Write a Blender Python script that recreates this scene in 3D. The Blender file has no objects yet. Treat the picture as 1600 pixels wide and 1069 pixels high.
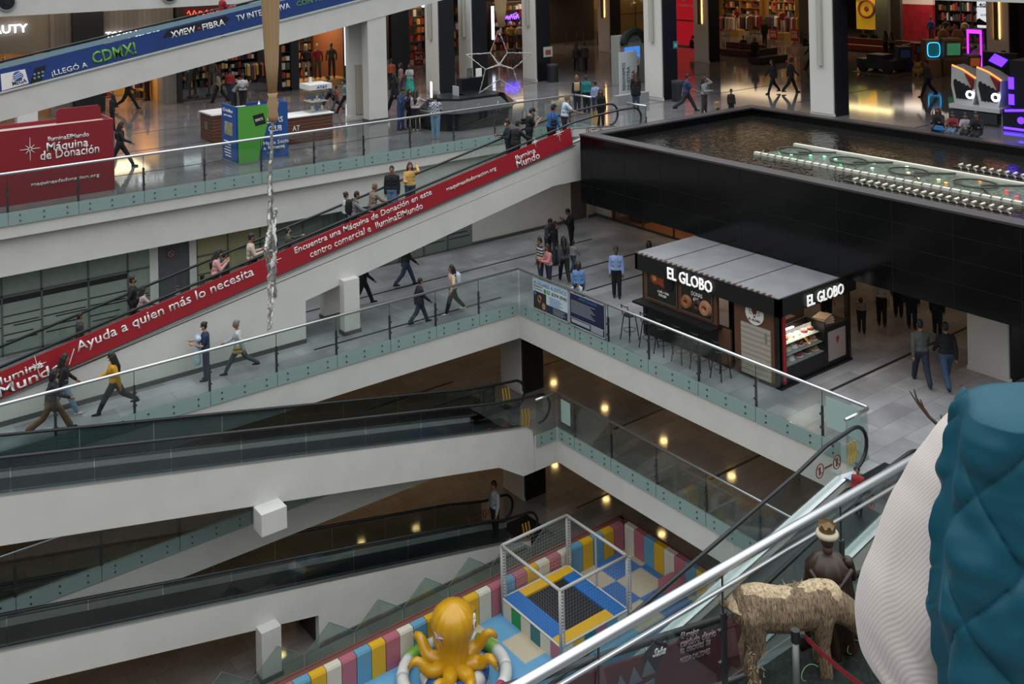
import bpy, bmesh, math, random
from mathutils import Vector, Matrix
random.seed(7)
S = bpy.context.scene
C = S.collection
# ---------------- camera (level camera with a lens shift, slight roll) ----------------
F, YH, RHO, TH, HC = 1587., -86., .0212, math.radians(52.9), 19.3
FW = (math.cos(TH), math.sin(TH)); RT = (math.sin(TH), -math.cos(TH))
cd = bpy.data.cameras.new('camera'); cam = bpy.data.objects.new('camera', cd); C.objects.link(cam)
cd.sensor_width = 36; cd.lens = F / 1600 * 36; cd.shift_y = (YH - 534.5) / 1600; cd.clip_start = .05; cd.clip_end = 300
cr, sr = math.cos(RHO), math.sin(RHO)
cam.matrix_world = Matrix(((cr*RT[0], sr*RT[0], -FW[0], 0), (cr*RT[1], sr*RT[1], -FW[1], 0), (-sr, cr, 0, HC), (0, 0, 0, 1)))
S.camera = cam
# ---------------- world, lights, exposure ----------------
S.view_settings.view_transform = 'Standard'; S.view_settings.look = 'None'
S.view_settings.exposure = 0.38; S.view_settings.gamma = 1; S.view_settings.use_curve_mapping = False
w = bpy.data.worlds.new('skylight'); S.world = w; w.use_nodes = True
nt = w.node_tree; bg = nt.nodes['Background']
tc = nt.nodes.new('ShaderNodeTexCoord'); sx = nt.nodes.new('ShaderNodeSeparateXYZ'); rp = nt.nodes.new('ShaderNodeValToRGB')
nt.links.new(tc.outputs['Generated'], sx.inputs[0]); nt.links.new(sx.outputs['Z'], rp.inputs[0]); nt.links.new(rp.outputs[0], bg.inputs[0])
rp.color_ramp.elements[0].position = 0.0; rp.color_ramp.elements[0].color = (.06, .062, .065, 1)
rp.color_ramp.elements[1].position = .75; rp.color_ramp.elements[1].color = (.90, .94, .97, 1)
e = rp.color_ramp.elements.new(.25); e.color = (.22, .235, .245, 1)
bg.inputs[1].default_value = 1.75
S.cycles.max_bounces = 7; S.cycles.transparent_max_bounces = 24; S.cycles.sample_clamp_indirect = 8.0; S.cycles.sample_clamp_direct = 12.0
S.cycles.caustics_reflective = False; S.cycles.caustics_refractive = False

def area(name, loc, sx_, sy_, power, col, rot=(0, 0, 0)):
    l = bpy.data.lights.new(name, 'AREA'); l.shape = 'RECTANGLE'; l.size = sx_; l.size_y = sy_; l.energy = power; l.color = col
    o = bpy.data.objects.new(name, l); C.objects.link(o); o.location = loc; o.rotation_euler = rot
    return o
WARM = (1, .66, .36)
area('concourse_lamp', (52, 44, 16.6), 18, 16, 170, WARM)
area('concourse_lamp', (52, 24, 16.6), 20, 14, 120, (1, .66, .36))
area('concourse_lamp', (20, 48, 16.6), 22, 4, 160, (1, .8, .6))
area('lower_hall_lamp', (32, 18, 6.19), 14, 20, 95, WARM)
area('lower_hall_lamp', (20, 36, 6.19), 30, 12, 80, WARM)
area('ground_hall_lamp', (32, 18, 2.55), 14, 18, 60, WARM)
area('ground_hall_lamp', (18, 34, 2.55), 30, 8, 80, WARM)
area('middle_hall_lamp', (28.7, 20, 9.85), 7, 12, 26, (1, .62, .35))
area('middle_hall_lamp', (40, 20, 9.85), 10, 16, 45, WARM)

# ---------------- pixel rays to floors and walls ----------------
def ray(px, py):
    u = px-800; v = py-YH
    a = u*cr - v*sr; b = u*sr + v*cr
    return (a*RT[0]+F*FW[0], a*RT[1]+F*FW[1], -b)
def P(px, py, z): r = ray(px, py); t = (z-HC)/r[2]; return Vector((r[0]*t, r[1]*t, z))
def PX(px, py, X): r = ray(px, py); t = X/r[0]; return Vector((X, r[1]*t, HC+r[2]*t))
def PY(px, py, Y): r = ray(px, py); t = Y/r[1]; return Vector((r[0]*t, Y, HC+r[2]*t))
def PD(px, py, d): r = ray(px, py); t = d/F; return Vector((r[0]*t, r[1]*t, HC+r[2]*t))
Z0, Z1, Z2, Z3, Z4 = 0., 3.7, 7.4, 11.9, 17.7

# ---------------- materials ----------------
def lin(h):
    h = h.lstrip('#'); c = [int(h[i:i+2], 16)/255 for i in (0, 2, 4)]
    return tuple(x/12.92 if x <= .04045 else ((x+.055)/1.055)**2.4 for x in c)+(1,)
MC = {}
def M(name, col='#888888', rough=.6, metal=0, emit=0, noise=0, nscale=8, bump=0, spec=.5, coat=0):
    if name in MC: return MC[name]
    m = bpy.data.materials.new(name); m.use_nodes = True; MC[name] = m
    n = m.node_tree; b = n.nodes['Principled BSDF']; c = lin(col)
    b.inputs['Base Color'].default_value = c; b.inputs['Roughness'].default_value = rough; b.inputs['Metallic'].default_value = metal
    b.inputs['Specular IOR Level'].default_value = spec; b.inputs['Coat Weight'].default_value = coat
    if emit: b.inputs['Emission Color'].default_value = c; b.inputs['Emission Strength'].default_value = emit
    if noise or bump:
        t = n.nodes.new('ShaderNodeTexCoord'); x = n.nodes.new('ShaderNodeTexNoise'); x.inputs['Scale'].default_value = nscale; x.inputs['Detail'].default_value = 4
        n.links.new(t.outputs['Object'], x.inputs['Vector'])
        if noise:
            r = n.nodes.new('ShaderNodeValToRGB'); n.links.new(x.outputs[0], r.inputs[0])
            r.color_ramp.elements[0].position = .3; r.color_ramp.elements[1].position = .7
            r.color_ramp.elements[0].color = tuple(v*(1-noise) for v in c[:3])+(1,); r.color_ramp.elements[1].color = tuple(min(1, v*(1+noise)) for v in c[:3])+(1,)
            n.links.new(r.outputs[0], b.inputs['Base Color'])
        if bump:
            q = n.nodes.new('ShaderNodeBump'); q.inputs['Strength'].default_value = bump; n.links.new(x.outputs[0], q.inputs['Height']); n.links.new(q.outputs[0], b.inputs['Normal'])
    return m
def tile(name, c1, c2, mortar, rough, sx=1.2, sy=.6, vary=.12, stain=.2):
    if name in MC: return MC[name]
    m = bpy.data.materials.new(name); m.use_nodes = True; MC[name] = m
    n = m.node_tree; b = n.nodes['Principled BSDF']; b.inputs['Roughness'].default_value = rough
    t = n.nodes.new('ShaderNodeTexCoord'); k = n.nodes.new('ShaderNodeTexBrick'); n.links.new(t.outputs['Object'], k.inputs['Vector'])
    k.inputs['Color1'].default_value = lin(c1); k.inputs['Color2'].default_value = lin(c2); k.inputs['Mortar'].default_value = lin(mortar)
    k.inputs['Scale'].default_value = 1; k.inputs['Brick Width'].default_value = sx; k.inputs['Row Height'].default_value = sy
    k.inputs['Mortar Size'].default_value = .006; k.inputs['Mortar Smooth'].default_value = .3
    x = n.nodes.new('ShaderNodeTexNoise'); x.inputs['Scale'].default_value = .9; x.inputs['Detail'].default_value = 6; n.links.new(t.outputs['Object'], x.inputs['Vector'])
    mp = n.nodes.new('ShaderNodeMapRange'); n.links.new(x.outputs[0], mp.inputs[0]); mp.inputs[1].default_value = .3; mp.inputs[2].default_value = .7
    mp.inputs[3].default_value = 1-stain; mp.inputs[4].default_value = 1+stain*.6
    mx = n.nodes.new('ShaderNodeVectorMath'); mx.operation = 'SCALE'; n.links.new(k.outputs[0], mx.inputs[0]); n.links.new(mp.outputs[0], mx.inputs['Scale'])
    n.links.new(mx.outputs[0], b.inputs['Base Color'])
    return m
def glass(name, tint, refl=.9, opac=.0, ocol='#8fa8a4'):
    if name in MC: return MC[name]
    m = bpy.data.materials.new(name); m.use_nodes = True; MC[name] = m; n = m.node_tree; n.nodes.clear()
    o = n.nodes.new('ShaderNodeOutputMaterial'); tr = n.nodes.new('ShaderNodeBsdfTransparent'); gl = n.nodes.new('ShaderNodeBsdfGlossy')
    tr.inputs[0].default_value = lin(tint); gl.inputs['Roughness'].default_value = .03; gl.inputs['Color'].default_value = (refl, refl, refl, 1)
    lw = n.nodes.new('ShaderNodeLayerWeight'); lw.inputs[0].default_value = .5; pw = n.nodes.new('ShaderNodeMath'); pw.operation = 'POWER'; pw.inputs[1].default_value = 4.0
    fr = n.nodes.new('ShaderNodeMath'); fr.operation = 'MULTIPLY_ADD'; fr.inputs[1].default_value = .9; fr.inputs[2].default_value = .05; mx = n.nodes.new('ShaderNodeMixShader')
    n.links.new(lw.outputs['Facing'], pw.inputs[0]); n.links.new(pw.outputs[0], fr.inputs[0]); n.links.new(fr.outputs[0], mx.inputs[0]); n.links.new(tr.outputs[0], mx.inputs[1]); n.links.new(gl.outputs[0], mx.inputs[2])
    last = mx
    if opac:
        d = n.nodes.new('ShaderNodeBsdfDiffuse'); d.inputs[0].default_value = lin(ocol); m2 = n.nodes.new('ShaderNodeMixShader'); m2.inputs[0].default_value = opac
        n.links.new(mx.outputs[0], m2.inputs[1]); n.links.new(d.outputs[0], m2.inputs[2]); last = m2
    n.links.new(last.outputs[0], o.inputs[0]); return m
def stripes(name, cols, axis='Z', scale=10, rough=.7, wave=0, check=False):
    """two colour stripes or checks through object space"""
    if name in MC: return MC[name]
    m = bpy.data.materials.new(name); m.use_nodes = True; MC[name] = m; n = m.node_tree; b = n.nodes['Principled BSDF']; b.inputs['Roughness'].default_value = rough
    t = n.nodes.new('ShaderNodeTexCoord')
    if check:
        k = n.nodes.new('ShaderNodeTexChecker'); k.inputs['Scale'].default_value = scale; k.inputs[1].default_value = lin(cols[0]); k.inputs[2].default_value = lin(cols[1])
        n.links.new(t.outputs['Object'], k.inputs[0]); n.links.new(k.outputs[0], b.inputs['Base Color']); return m
    k = n.nodes.new('ShaderNodeTexWave'); k.bands_direction = axis; k.inputs['Scale'].default_value = scale; k.inputs['Distortion'].default_value = wave
    n.links.new(t.outputs['Object'], k.inputs[0]); r = n.nodes.new('ShaderNodeValToRGB'); n.links.new(k.outputs[0], r.inputs[0])
    r.color_ramp.elements[0].color = lin(cols[0]); r.color_ramp.elements[1].color = lin(cols[1]); r.color_ramp.elements[0].position = .42; r.color_ramp.elements[1].position = .58
    n.links.new(r.outputs[0], b.inputs['Base Color']); return m
WHITE = M('painted_white_wall', '#c9c7c1', .75, noise=.04, nscale=1.5)
CREAM = M('cream_wall', '#b9aea0', .8, noise=.05, nscale=1)
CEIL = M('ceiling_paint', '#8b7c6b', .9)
FL3 = tile('polished_grey_tile', '#787577', '#6b686a', '#454345', .075, 1.2, .6)
FL2 = tile('honed_grey_tile', '#a2a2a4', '#858588', '#5c5c5e', .28, 1.5, .6, .12, .3)
FL1 = tile('brown_grey_tile', '#857f7a', '#77716c', '#55504c', .09, 1.2, .6)
STEEL = M('brushed_steel', '#c9cbcc', .28, .9)
DSTEEL = M('dark_steel', '#5a5b5c', .4, .8)
BLACK = M('black_rubber', '#121315', .45)
DARK = M('dark_inlay', '#1d1c1c', .5)
GRAN = M('black_granite', '#070708', .16, spec=.35)
GRANT = M('dark_coping_stone', '#3a3638', .35)
GL = glass('clear_glass', '#f0f5f3', .8)
GLE = glass('smoky_balustrade_glass', '#c9d2d2', .9)
GLT = glass('teal_frosted_glass', '#b5c9c4', .5, .66, '#a3bab5')
GLS = glass('shop_glass', '#f2f5f4', .7)
RED = M('red_banner', '#9c1f2b', .45)
WTX = M('white_lettering', '#e9e6e2', .6)
WEM = M('lit_white_letter', '#f4f6ff', .5, emit=1.6)
YEL = M('yellow_paint', '#c9a227', .6)

# ---------------- mesh builder ----------------
class MB:
    def __init__(s): s.v = []; s.f = []; s.m = []
    def add(s, vs, fs, mi=0):
        o = len(s.v); s.v += [tuple(x) for x in vs]; s.f += [tuple(i+o for i in f) for f in fs]; s.m += [mi]*len(fs) if isinstance(mi, int) else list(mi); return s
    def box(s, x0, y0, z0, x1, y1, z1, mi=0):
        x0, x1 = sorted((x0, x1)); y0, y1 = sorted((y0, y1)); z0, z1 = sorted((z0, z1))
        v = [(x0,y0,z0),(x1,y0,z0),(x1,y1,z0),(x0,y1,z0),(x0,y0,z1),(x1,y0,z1),(x1,y1,z1),(x0,y1,z1)]
        return s.add(v, [(3,2,1,0),(4,5,6,7),(0,1,5,4),(1,2,6,5),(2,3,7,6),(3,0,4,7)], mi)
    def bx(s, c, d, m=None, mi=0):
        m = m or Matrix()
        v = [m @ Vector((c[0]+a*d[0]/2, c[1]+b*d[1]/2, c[2]+e_*d[2]/2)) for e_ in (-1, 1) for a, b in ((-1,-1),(1,-1),(1,1),(-1,1))]
        return s.add(v, [(3,2,1,0),(4,5,6,7),(0,1,5,4),(1,2,6,5),(2,3,7,6),(3,0,4,7)], mi)
    def prism(s, poly, axis, lo, hi, mi=0):
        """poly in the two other axes; axis 'x','y','z'"""
        n = len(poly)
        def p(a, b, c): return {'z': (a, b, c), 'y': (a, c, b), 'x': (c, a, b)}[axis]
        v = [p(a, b, lo) for a, b in poly]+[p(a, b, hi) for a, b in poly]
        ar = sum(poly[i][0]*poly[(i+1) % n][1]-poly[(i+1) % n][0]*poly[i][1] for i in range(n))
        fl = (ar > 0) ^ (axis == 'y')
        f = [tuple(range(n-1, -1, -1)), tuple(range(n, 2*n))]+[(i, (i+1) % n, (i+1) % n+n, i+n) for i in range(n)]
        if not fl: f = [tuple(reversed(q)) for q in f]
        if not isinstance(mi, int): mi = [mi[0], mi[1]]+[mi[2]]*n
        return s.add(v, f, mi)
    def ring(s, rings, mi=0, cap=True, close=False):
        n = len(rings[0]); v = [p for r in rings for p in r]; f = []
        k = len(rings)
        for i in range(k-1+(1 if close else 0)):
            for j in range(n):
                a = i*n+j; b = i*n+(j+1) % n; i2 = ((i+1) % k)*n
                f.append((a, b, i2+(j+1) % n, i2+j))
        if cap and not close: f += [tuple(range(n-1, -1, -1)), tuple(range((k-1)*n, k*n))]
        return s.add(v, f, mi)
    def path(s, pts, r, n=8, mi=0, close=False, flat=1.0):
        pts = [Vector(p) for p in pts]; k = len(pts); rr = r if hasattr(r, '__len__') else [r]*k; rings = []; up = None
        for i, p in enumerate(pts):
            a = pts[(i-1) % k] if (close or i) else p; b = pts[(i+1) % k] if (close or i < k-1) else p
            t = (b-a).normalized()
            if up is None:
                up = Vector((0, 0, 1)) if abs(t.z) < .9 else Vector((1, 0, 0))
            u = (up-t*up.dot(t)); u = u.normalized() if u.length > 1e-6 else Vector((1, 0, 0)); up = u; w_ = t.cross(u)
            rings.append([p+(w_*math.cos(2*math.pi*j/n)+u*math.sin(2*math.pi*j/n)*flat)*rr[i] for j in range(n)])
        return s.ring(rings, mi, True, close)
    def tube(s, a, b, r, r1=None, n=8, mi=0): return s.path([a, b], [r, r if r1 is None else r1], n, mi)
    def lathe(s, prof, c=(0, 0, 0), n=20, mi=0, m=None, hollow=False):
        m = m or Matrix()
        return s.ring([[m @ Vector((c[0]+r*math.cos(2*math.pi*j/n), c[1]+r*math.sin(2*math.pi*j/n), c[2]+z)) for j in range(n)] for r, z in prof], mi, not hollow, hollow)
    def sph(s, c, r, n=12, k=8, mi=0, m=None):
        r = r if hasattr(r, '__len__') else (r, r, r); m = m or Matrix()
        return s.ring([[m @ Vector((c[0]+r[0]*math.sin(a)*math.cos(2*math.pi*j/n), c[1]+r[1]*math.sin(a)*math.sin(2*math.pi*j/n), c[2]-r[2]*math.cos(a))) for j in range(n)] for a in [max(.02, min(math.pi-.02, math.pi*i/k)) for i in range(k+1)]], mi)
    def caps(s, a, b, r0, r1=None, n=10, mi=0):
        a, b = Vector(a), Vector(b); r1 = r0 if r1 is None else r1; d = b-a; L = d.length
        t = d/L if L > 1e-5 else Vector((0, 0, 1)); pts = []; rs = []
        for q in (80, 50, 25): q = math.radians(q); pts.append(a-t*r0*math.sin(q)); rs.append(r0*math.cos(q))
        pts += [a, b]; rs += [r0, r1]
        for q in (25, 50, 80): q = math.radians(q); pts.append(b+t*r1*math.sin(q)); rs.append(r1*math.cos(q))
        up = Vector((0, 0, 1)) if abs(t.z) < .9 else Vector((1, 0, 0)); u = (up-t*up.dot(t)).normalized(); w_ = t.cross(u)
        return s.ring([[p+(w_*math.cos(2*math.pi*j/n)+u*math.sin(2*math.pi*j/n))*r for j in range(n)] for p, r in zip(pts, rs)], mi)
    def build(s, name, mats, parent=None, smooth=False, local=False):
        me = bpy.data.meshes.new(name); me.from_pydata(s.v, [], s.f)
        for m in (mats if isinstance(mats, (list, tuple)) else [mats]): me.materials.append(m)
        me.polygons.foreach_set('material_index', s.m)
        if smooth: me.polygons.foreach_set('use_smooth', [True]*len(s.f))
        me.update(); o = bpy.data.objects.new(name, me); C.objects.link(o)
        if parent:
            o.parent = parent
            if not local: o.matrix_parent_inverse = (Matrix.Translation(parent.location) @ parent.rotation_euler.to_matrix().to_4x4()).inverted()
        return o
def thing(name, label, cat, loc=(0, 0, 0), rz=0, group=None):
    o = bpy.data.objects.new(name, None); C.objects.link(o); o.location = loc; o.rotation_euler = (0, 0, rz); o.empty_display_size = .1
    return tag(o, label, cat, group)
def tag(o, label, cat, group=None):
    o['label'] = label; o['category'] = cat
    if group: o['group'] = group
    return o
def struct(o, label=None):
    o['kind'] = 'structure'
    if label: o['label'] = label
    return o
def stuff(o): o['kind'] = 'stuff'; return o
def dup(root, loc=None, rz=None, label=None, group=None):
    r = root.copy(); C.objects.link(r)
    if loc is not None: r.location = loc
    if rz is not None: r.rotation_euler = (0, 0, rz)
    if label: r['label'] = label
    if group: r['group'] = group
    for ch in list(root.children):
        c = ch.copy(); C.objects.link(c); c.parent = r
        for g in list(ch.children):
            d = g.copy(); C.objects.link(d); d.parent = c
    return r
def text(s, o, xd, yd, w=None, h=None, mat=None, parent=None, name='lettering', ex=.01, bold=0, shear=0, center=False, spacing=1):
    """lettering in the plane of xd,yd with its lower-left at o; fitted to width w and cap height h"""
    cu = bpy.data.curves.new(name, 'FONT'); cu.body = s; cu.size = 1; cu.offset = bold; cu.extrude = 0; cu.shear = shear; cu.resolution_u = 2; cu.space_character = spacing
    t = bpy.data.objects.new(name, cu); C.objects.link(t)
    dg = bpy.context.evaluated_depsgraph_get(); me = bpy.data.meshes.new_from_object(t.evaluated_get(dg)); bpy.data.objects.remove(t); bpy.data.curves.remove(cu)
    if not len(me.vertices): return None
    xs = [v.co.x for v in me.vertices]; ys = [v.co.y for v in me.vertices]; W = max(xs)-min(xs); H = max(ys)-min(ys); x0 = min(xs); y0 = min(ys)
    kx = w/W if w else h/H; ky = h/H if h else kx
    bm = bmesh.new(); bm.from_mesh(me); r = bmesh.ops.extrude_face_region(bm, geom=bm.faces[:])
    for v in [g for g in r['geom'] if isinstance(g, bmesh.types.BMVert)]: v.co.z += ex
    bmesh.ops.recalc_face_normals(bm, faces=bm.faces[:])
    xd = Vector(xd).normalized(); yd = Vector(yd).normalized(); nd = xd.cross(yd); o = Vector(o)
    for v in bm.verts:
        a = (v.co.x-x0)*kx-(w or W*kx)/2*(1 if center else 0); b = (v.co.y-y0)*ky; v.co = o+xd*a+yd*b+nd*v.co.z
    bm.to_mesh(me); bm.free(); me.materials.clear(); me.materials.append(mat or WTX)
    me.name = name; ob = bpy.data.objects.new(name, me); C.objects.link(ob)
    for p in me.polygons: p.material_index = 0
    if parent:
        ob.parent = parent; ob.matrix_parent_inverse = (Matrix.Translation(parent.location) @ parent.rotation_euler.to_matrix().to_4x4()).inverted()
    return ob
def star8(mb, o, xd, yd, r, th=.012, n=8):
    """thin-rayed sparkle"""
    xd = Vector(xd).normalized(); yd = Vector(yd).normalized(); o = Vector(o)
    for i in range(n):
        a = 2*math.pi*i/n; d = xd*math.cos(a)+yd*math.sin(a); q = r*(1 if i % 2 == 0 else .6)*(1.25 if abs(math.sin(a)) > .9 else 1)
        mb.tube(o+d*r*.12, o+d*q, th, th*.5, 4)

ONES = ['first', 'second', 'third', 'fourth', 'fifth', 'sixth', 'seventh', 'eighth', 'ninth', 'tenth', 'eleventh', 'twelfth', 'thirteenth', 'fourteenth', 'fifteenth', 'sixteenth', 'seventeenth', 'eighteenth', 'nineteenth', 'twentieth', 'twenty-first', 'twenty-second', 'twenty-third', 'twenty-fourth', 'twenty-fifth']
def nth(i): return ONES[i] if i < len(ONES) else 'outermost'
# ---------------- slabs, walls, columns (the setting) ----------------
def slab(name, poly, ztop, zbot, top, side=None, bot=None):
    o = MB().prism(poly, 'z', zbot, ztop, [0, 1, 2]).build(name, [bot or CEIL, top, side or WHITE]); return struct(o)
MB().box(-15, -5, -.3, 75, 62, 0).build('floor', FL1)['kind'] = 'structure'
slab('floor', [(-15, 27.2), (19.75, 27.2), (19.75, 25.5), (20.7, 25.5), (20.7, -5), (75, -5), (75, 62), (-15, 62)], Z1, 2.56, FL1)
slab('floor', [(-15, 27), (20.4, 27), (20.4, 13.7), (19.5, 13.7), (19.5, 11.9), (20.4, 11.9), (20.4, -5), (75, -5), (75, 62), (-15, 62)], Z2, 6.2, FL2)
slab('floor', [(-15, 32.2), (27.4, 32.2), (27.4, 27.95), (33.4, 27.95), (33.4, 8), (75, 8), (75, 62), (-15, 62)], Z3, 11.15, FL3)
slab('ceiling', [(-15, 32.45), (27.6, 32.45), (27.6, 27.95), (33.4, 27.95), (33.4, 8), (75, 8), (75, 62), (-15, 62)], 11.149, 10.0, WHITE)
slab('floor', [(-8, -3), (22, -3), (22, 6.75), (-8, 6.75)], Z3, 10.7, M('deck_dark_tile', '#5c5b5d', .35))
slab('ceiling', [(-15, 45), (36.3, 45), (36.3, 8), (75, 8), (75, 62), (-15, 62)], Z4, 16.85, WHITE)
slab('floor', [(-2, -2), (1.45, -2), (1.45, .85), (-2, .85)], Z4, Z4-.5, FL3)
MB().box(-15, 44.97, Z4-.01, 36.3, 45.4, 18.9).build('trim_1', WHITE)['kind'] = 'structure'
# air nozzles in the upper fascia
for px, lab in ((10, 'round black air nozzle in the white upper fascia, leftmost of two'), (265, 'round black air nozzle in the white upper fascia above the red sign')):
    c = PY(px, 0, 44.95); c.z = 17.42
    t = thing('air_nozzle', lab, 'vent', c)
    R_ = Matrix.Translation(c) @ Matrix.Rotation(math.pi/2, 4, 'X')
    MB().lathe([(.30, 0), (.36, .02), (.36, .06), (.3, .07)], (0, 0, 0), 24, 0, R_, True).build('rim', M('grey_rim', '#8f8f8c', .5), t)
    MB().lathe([(.01, .02), (.3, .02), (.3, .03), (.22, .03), (.22, .05), (.19, .05), (.19, .03), (.12, .03), (.12, .06), (.01, .06)], (0, 0, 0), 24, 0, R_).build('nozzle_core', BLACK, t)
# walls
BEIGE = M('beige_plaster', '#8e8577', .85, noise=.06)
BRICK = tile('whitewashed_brick', '#8c8781', '#7b756f', '#55504b', .85, .22, .07, stain=.1)
for i, (x0, y0, x1, y1, z0, z1, m) in enumerate([
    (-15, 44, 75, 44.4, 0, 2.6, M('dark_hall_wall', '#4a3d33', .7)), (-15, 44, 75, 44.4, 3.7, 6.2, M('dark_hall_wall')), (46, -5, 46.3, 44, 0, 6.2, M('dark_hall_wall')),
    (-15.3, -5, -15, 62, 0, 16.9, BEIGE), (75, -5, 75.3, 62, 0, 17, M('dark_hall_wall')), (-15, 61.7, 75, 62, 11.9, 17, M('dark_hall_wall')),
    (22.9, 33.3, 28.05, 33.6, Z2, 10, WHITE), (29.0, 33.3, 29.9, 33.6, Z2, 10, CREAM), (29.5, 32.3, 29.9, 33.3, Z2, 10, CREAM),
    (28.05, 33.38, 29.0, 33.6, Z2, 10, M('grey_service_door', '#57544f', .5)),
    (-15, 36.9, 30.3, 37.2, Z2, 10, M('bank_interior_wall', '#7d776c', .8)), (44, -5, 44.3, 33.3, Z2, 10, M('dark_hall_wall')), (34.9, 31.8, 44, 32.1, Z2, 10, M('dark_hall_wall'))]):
    struct(MB().box(x0, y0, z0, x1, y1, z1).build('wall_'+['back', 'rear', 'right', 'left', 'far_right', 'far', 'white', 'cream', 'corner', 'recess', 'inner', 'side', 'end'][i], m))
struct(MB().box(22.9, 33.24, Z2, 28.05, 33.3, Z2+.12).box(29.0, 33.24, Z2, 29.5, 33.3, Z2+.12).box(29.44, 32.3, Z2, 29.5, 33.3, Z2+.12).build('baseboard_white', M('grey_base', '#4c4b4a', .5)))
# black inlay lines in the floors (drain slots)
def inlays(name, z, lines, wd=.09):
    for a, b in lines:
        struct(MB().box(a[0], a[1]-wd/2, z-.01, b[0], a[1]+wd/2, z+.006).build(name, DARK))
inlays('trim_2', Z2, [((8, 30.8), (24.2, 30.8)), ((25, 30.8), (27, 30.8)), ((22.2, 28.27), (27.5, 28.27)), ((22.8, 26.35), (26.5, 26.35)), ((22.5, 16.4), (33, 16.4)), ((13.3, 27.75), (20.2, 27.75)), ((27.5, 28.27), (29, 28.27))])
inlays('trim_3', Z3, [((0, 34.9), (23.5, 34.9)), ((26, 33.3), (48, 33.3)), ((0, 38.8), (30, 38.8)), ((0, 42.6), (34, 42.6)), ((36, 22), (60, 22)), ((34, 38.8), (60, 38.8)), ((38, 29), (60, 29))], .06)
inlays('trim_4', Z1, [((22, 24.2), (25, 24.2)), ((22, 20.2), (24.5, 20.2)), ((16.5, 30.5), (20, 30.5)), ((22.5, 29.5), (27, 29.5))])
inlays('trim_5', Z0, [((22.4, 26.6), (27, 26.6)), ((20, 22.4), (21, 22.4))])
# columns with a white side toward the atrium and a black stone side
STONE = M('black_stone_cladding', '#17191c', .3, noise=.2, nscale=3)
PANEL = M('white_column_panel', '#d6d3cc', .6)
def column(x, y, z0, z1, dx=.95, dy=1.25, cove=False, warm=False, light=True):
    t = thing('column', 'column', 'column', (x, y, z0)); del t['category']; del t['label']
    struct(t)
    o = MB().box(x+.05, y, z0, x+dx, y+dy, z1).build('stone_cladding', STONE, t)
    MB().box(x-.03, y+.07, z0+.1, x+.05, y+dy-.05, z1).box(x-.0, y+.02, z0, x+.05, y+dy, z0+.1).build('panel', PANEL, t)
    if light:
        MB().box(x-.2, y+dy*.42, z1-3.35 if light is True else light, x-.06, y+dy*.58, z1).build('wall_light', M('sconce_casing', '#b4b0a4', .5) if not warm else M('brown_sconce', '#5b4b3a', .5), t)
        if warm:
            for s in (-1, 1):
                MB().box(x-.06, y+dy*.5+s*dy*.085-.02, light+.06, x-.04, y+dy*.5+s*dy*.085+.02, z1).build('light_strip', M('warm_strip', '#ffb45a', .5, emit=9), t)
    return t
for a in [(27.7, 42.9, True, 0, 14.6), (29.75, 42.9, True, 0, 14.6), (33.95, 42.9, True, 0, 14.9), (46.6, 50.8, False, 1, 14.2), (34.1, 33.6, True, 0, 14.6), (46.6, 42.0, False, 1, 14.2), (35.85, 25.5, True, 0, 14.0), (51.3, 26.0, False, 1, 13.9), (46.6, 59, False, 1, 14)]:
    column(a[0], a[1], Z3, 16.85, warm=bool(a[3]), light=a[4])
column(26.6, 13.62, Z2, 9.93, warm=True, light=9.3)
column(21.25, 28.05, Z0, 2.56, light=False); column(21.25, 28.05, Z1, 6.2, light=False)
# concrete legs of the ramps
def pier(x0, y0, x1, y1, z0, z1, lab, base=True):
    t = thing('column', lab, 'column', ((x0+x1)/2, (y0+y1)/2, z0)); del t['category']; struct(t)
    MB().box(x0, y0, z0+(.12 if base else 0), x1, y1, z1).build('shaft', WHITE, t)
    if base: MB().box(x0-.03, y0-.03, z0, x1+.03, y1+.03, z0+.12).build('plinth', M('grey_base'), t)
    return t
pier(14.52, 28.12, 15.05, 28.42, Z2, 9.08, 'white pier under the red-bannered ramp')
pier(14.65, 29.75, 15.2, 30.05, Z2, 8.85, 'rear white pier under the red-bannered ramp')
pier(10.55, 25.5, 11.1, 25.9, Z0, 1.32, 'white pier under the lowest ramp')
pier(10.4, 24.98, 11.1, 25.5, 4.15, 4.72, 'white stub under the middle ramp', False)
t = pier(21.0, 38.03, 21.9, 38.55, Z3, 16.42, 'white column under the blue-bannered ramp')
MB().box(20.75, 39.25, Z3+.15, 21.9, 39.58, 16.2).box(20.72, 39.22, Z3, 21.9, 39.58, Z3+.15).build('rear_shaft', WHITE, t)
MB().box(21.02, 39.19, Z3+.2, 21.45, 39.26, Z3+2.3).box(20.98, 39.2, Z3+2.3, 21.5, 39.3, Z3+2.34).build('niche', M('shaded_niche', '#a79f91', .8), t)

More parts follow.
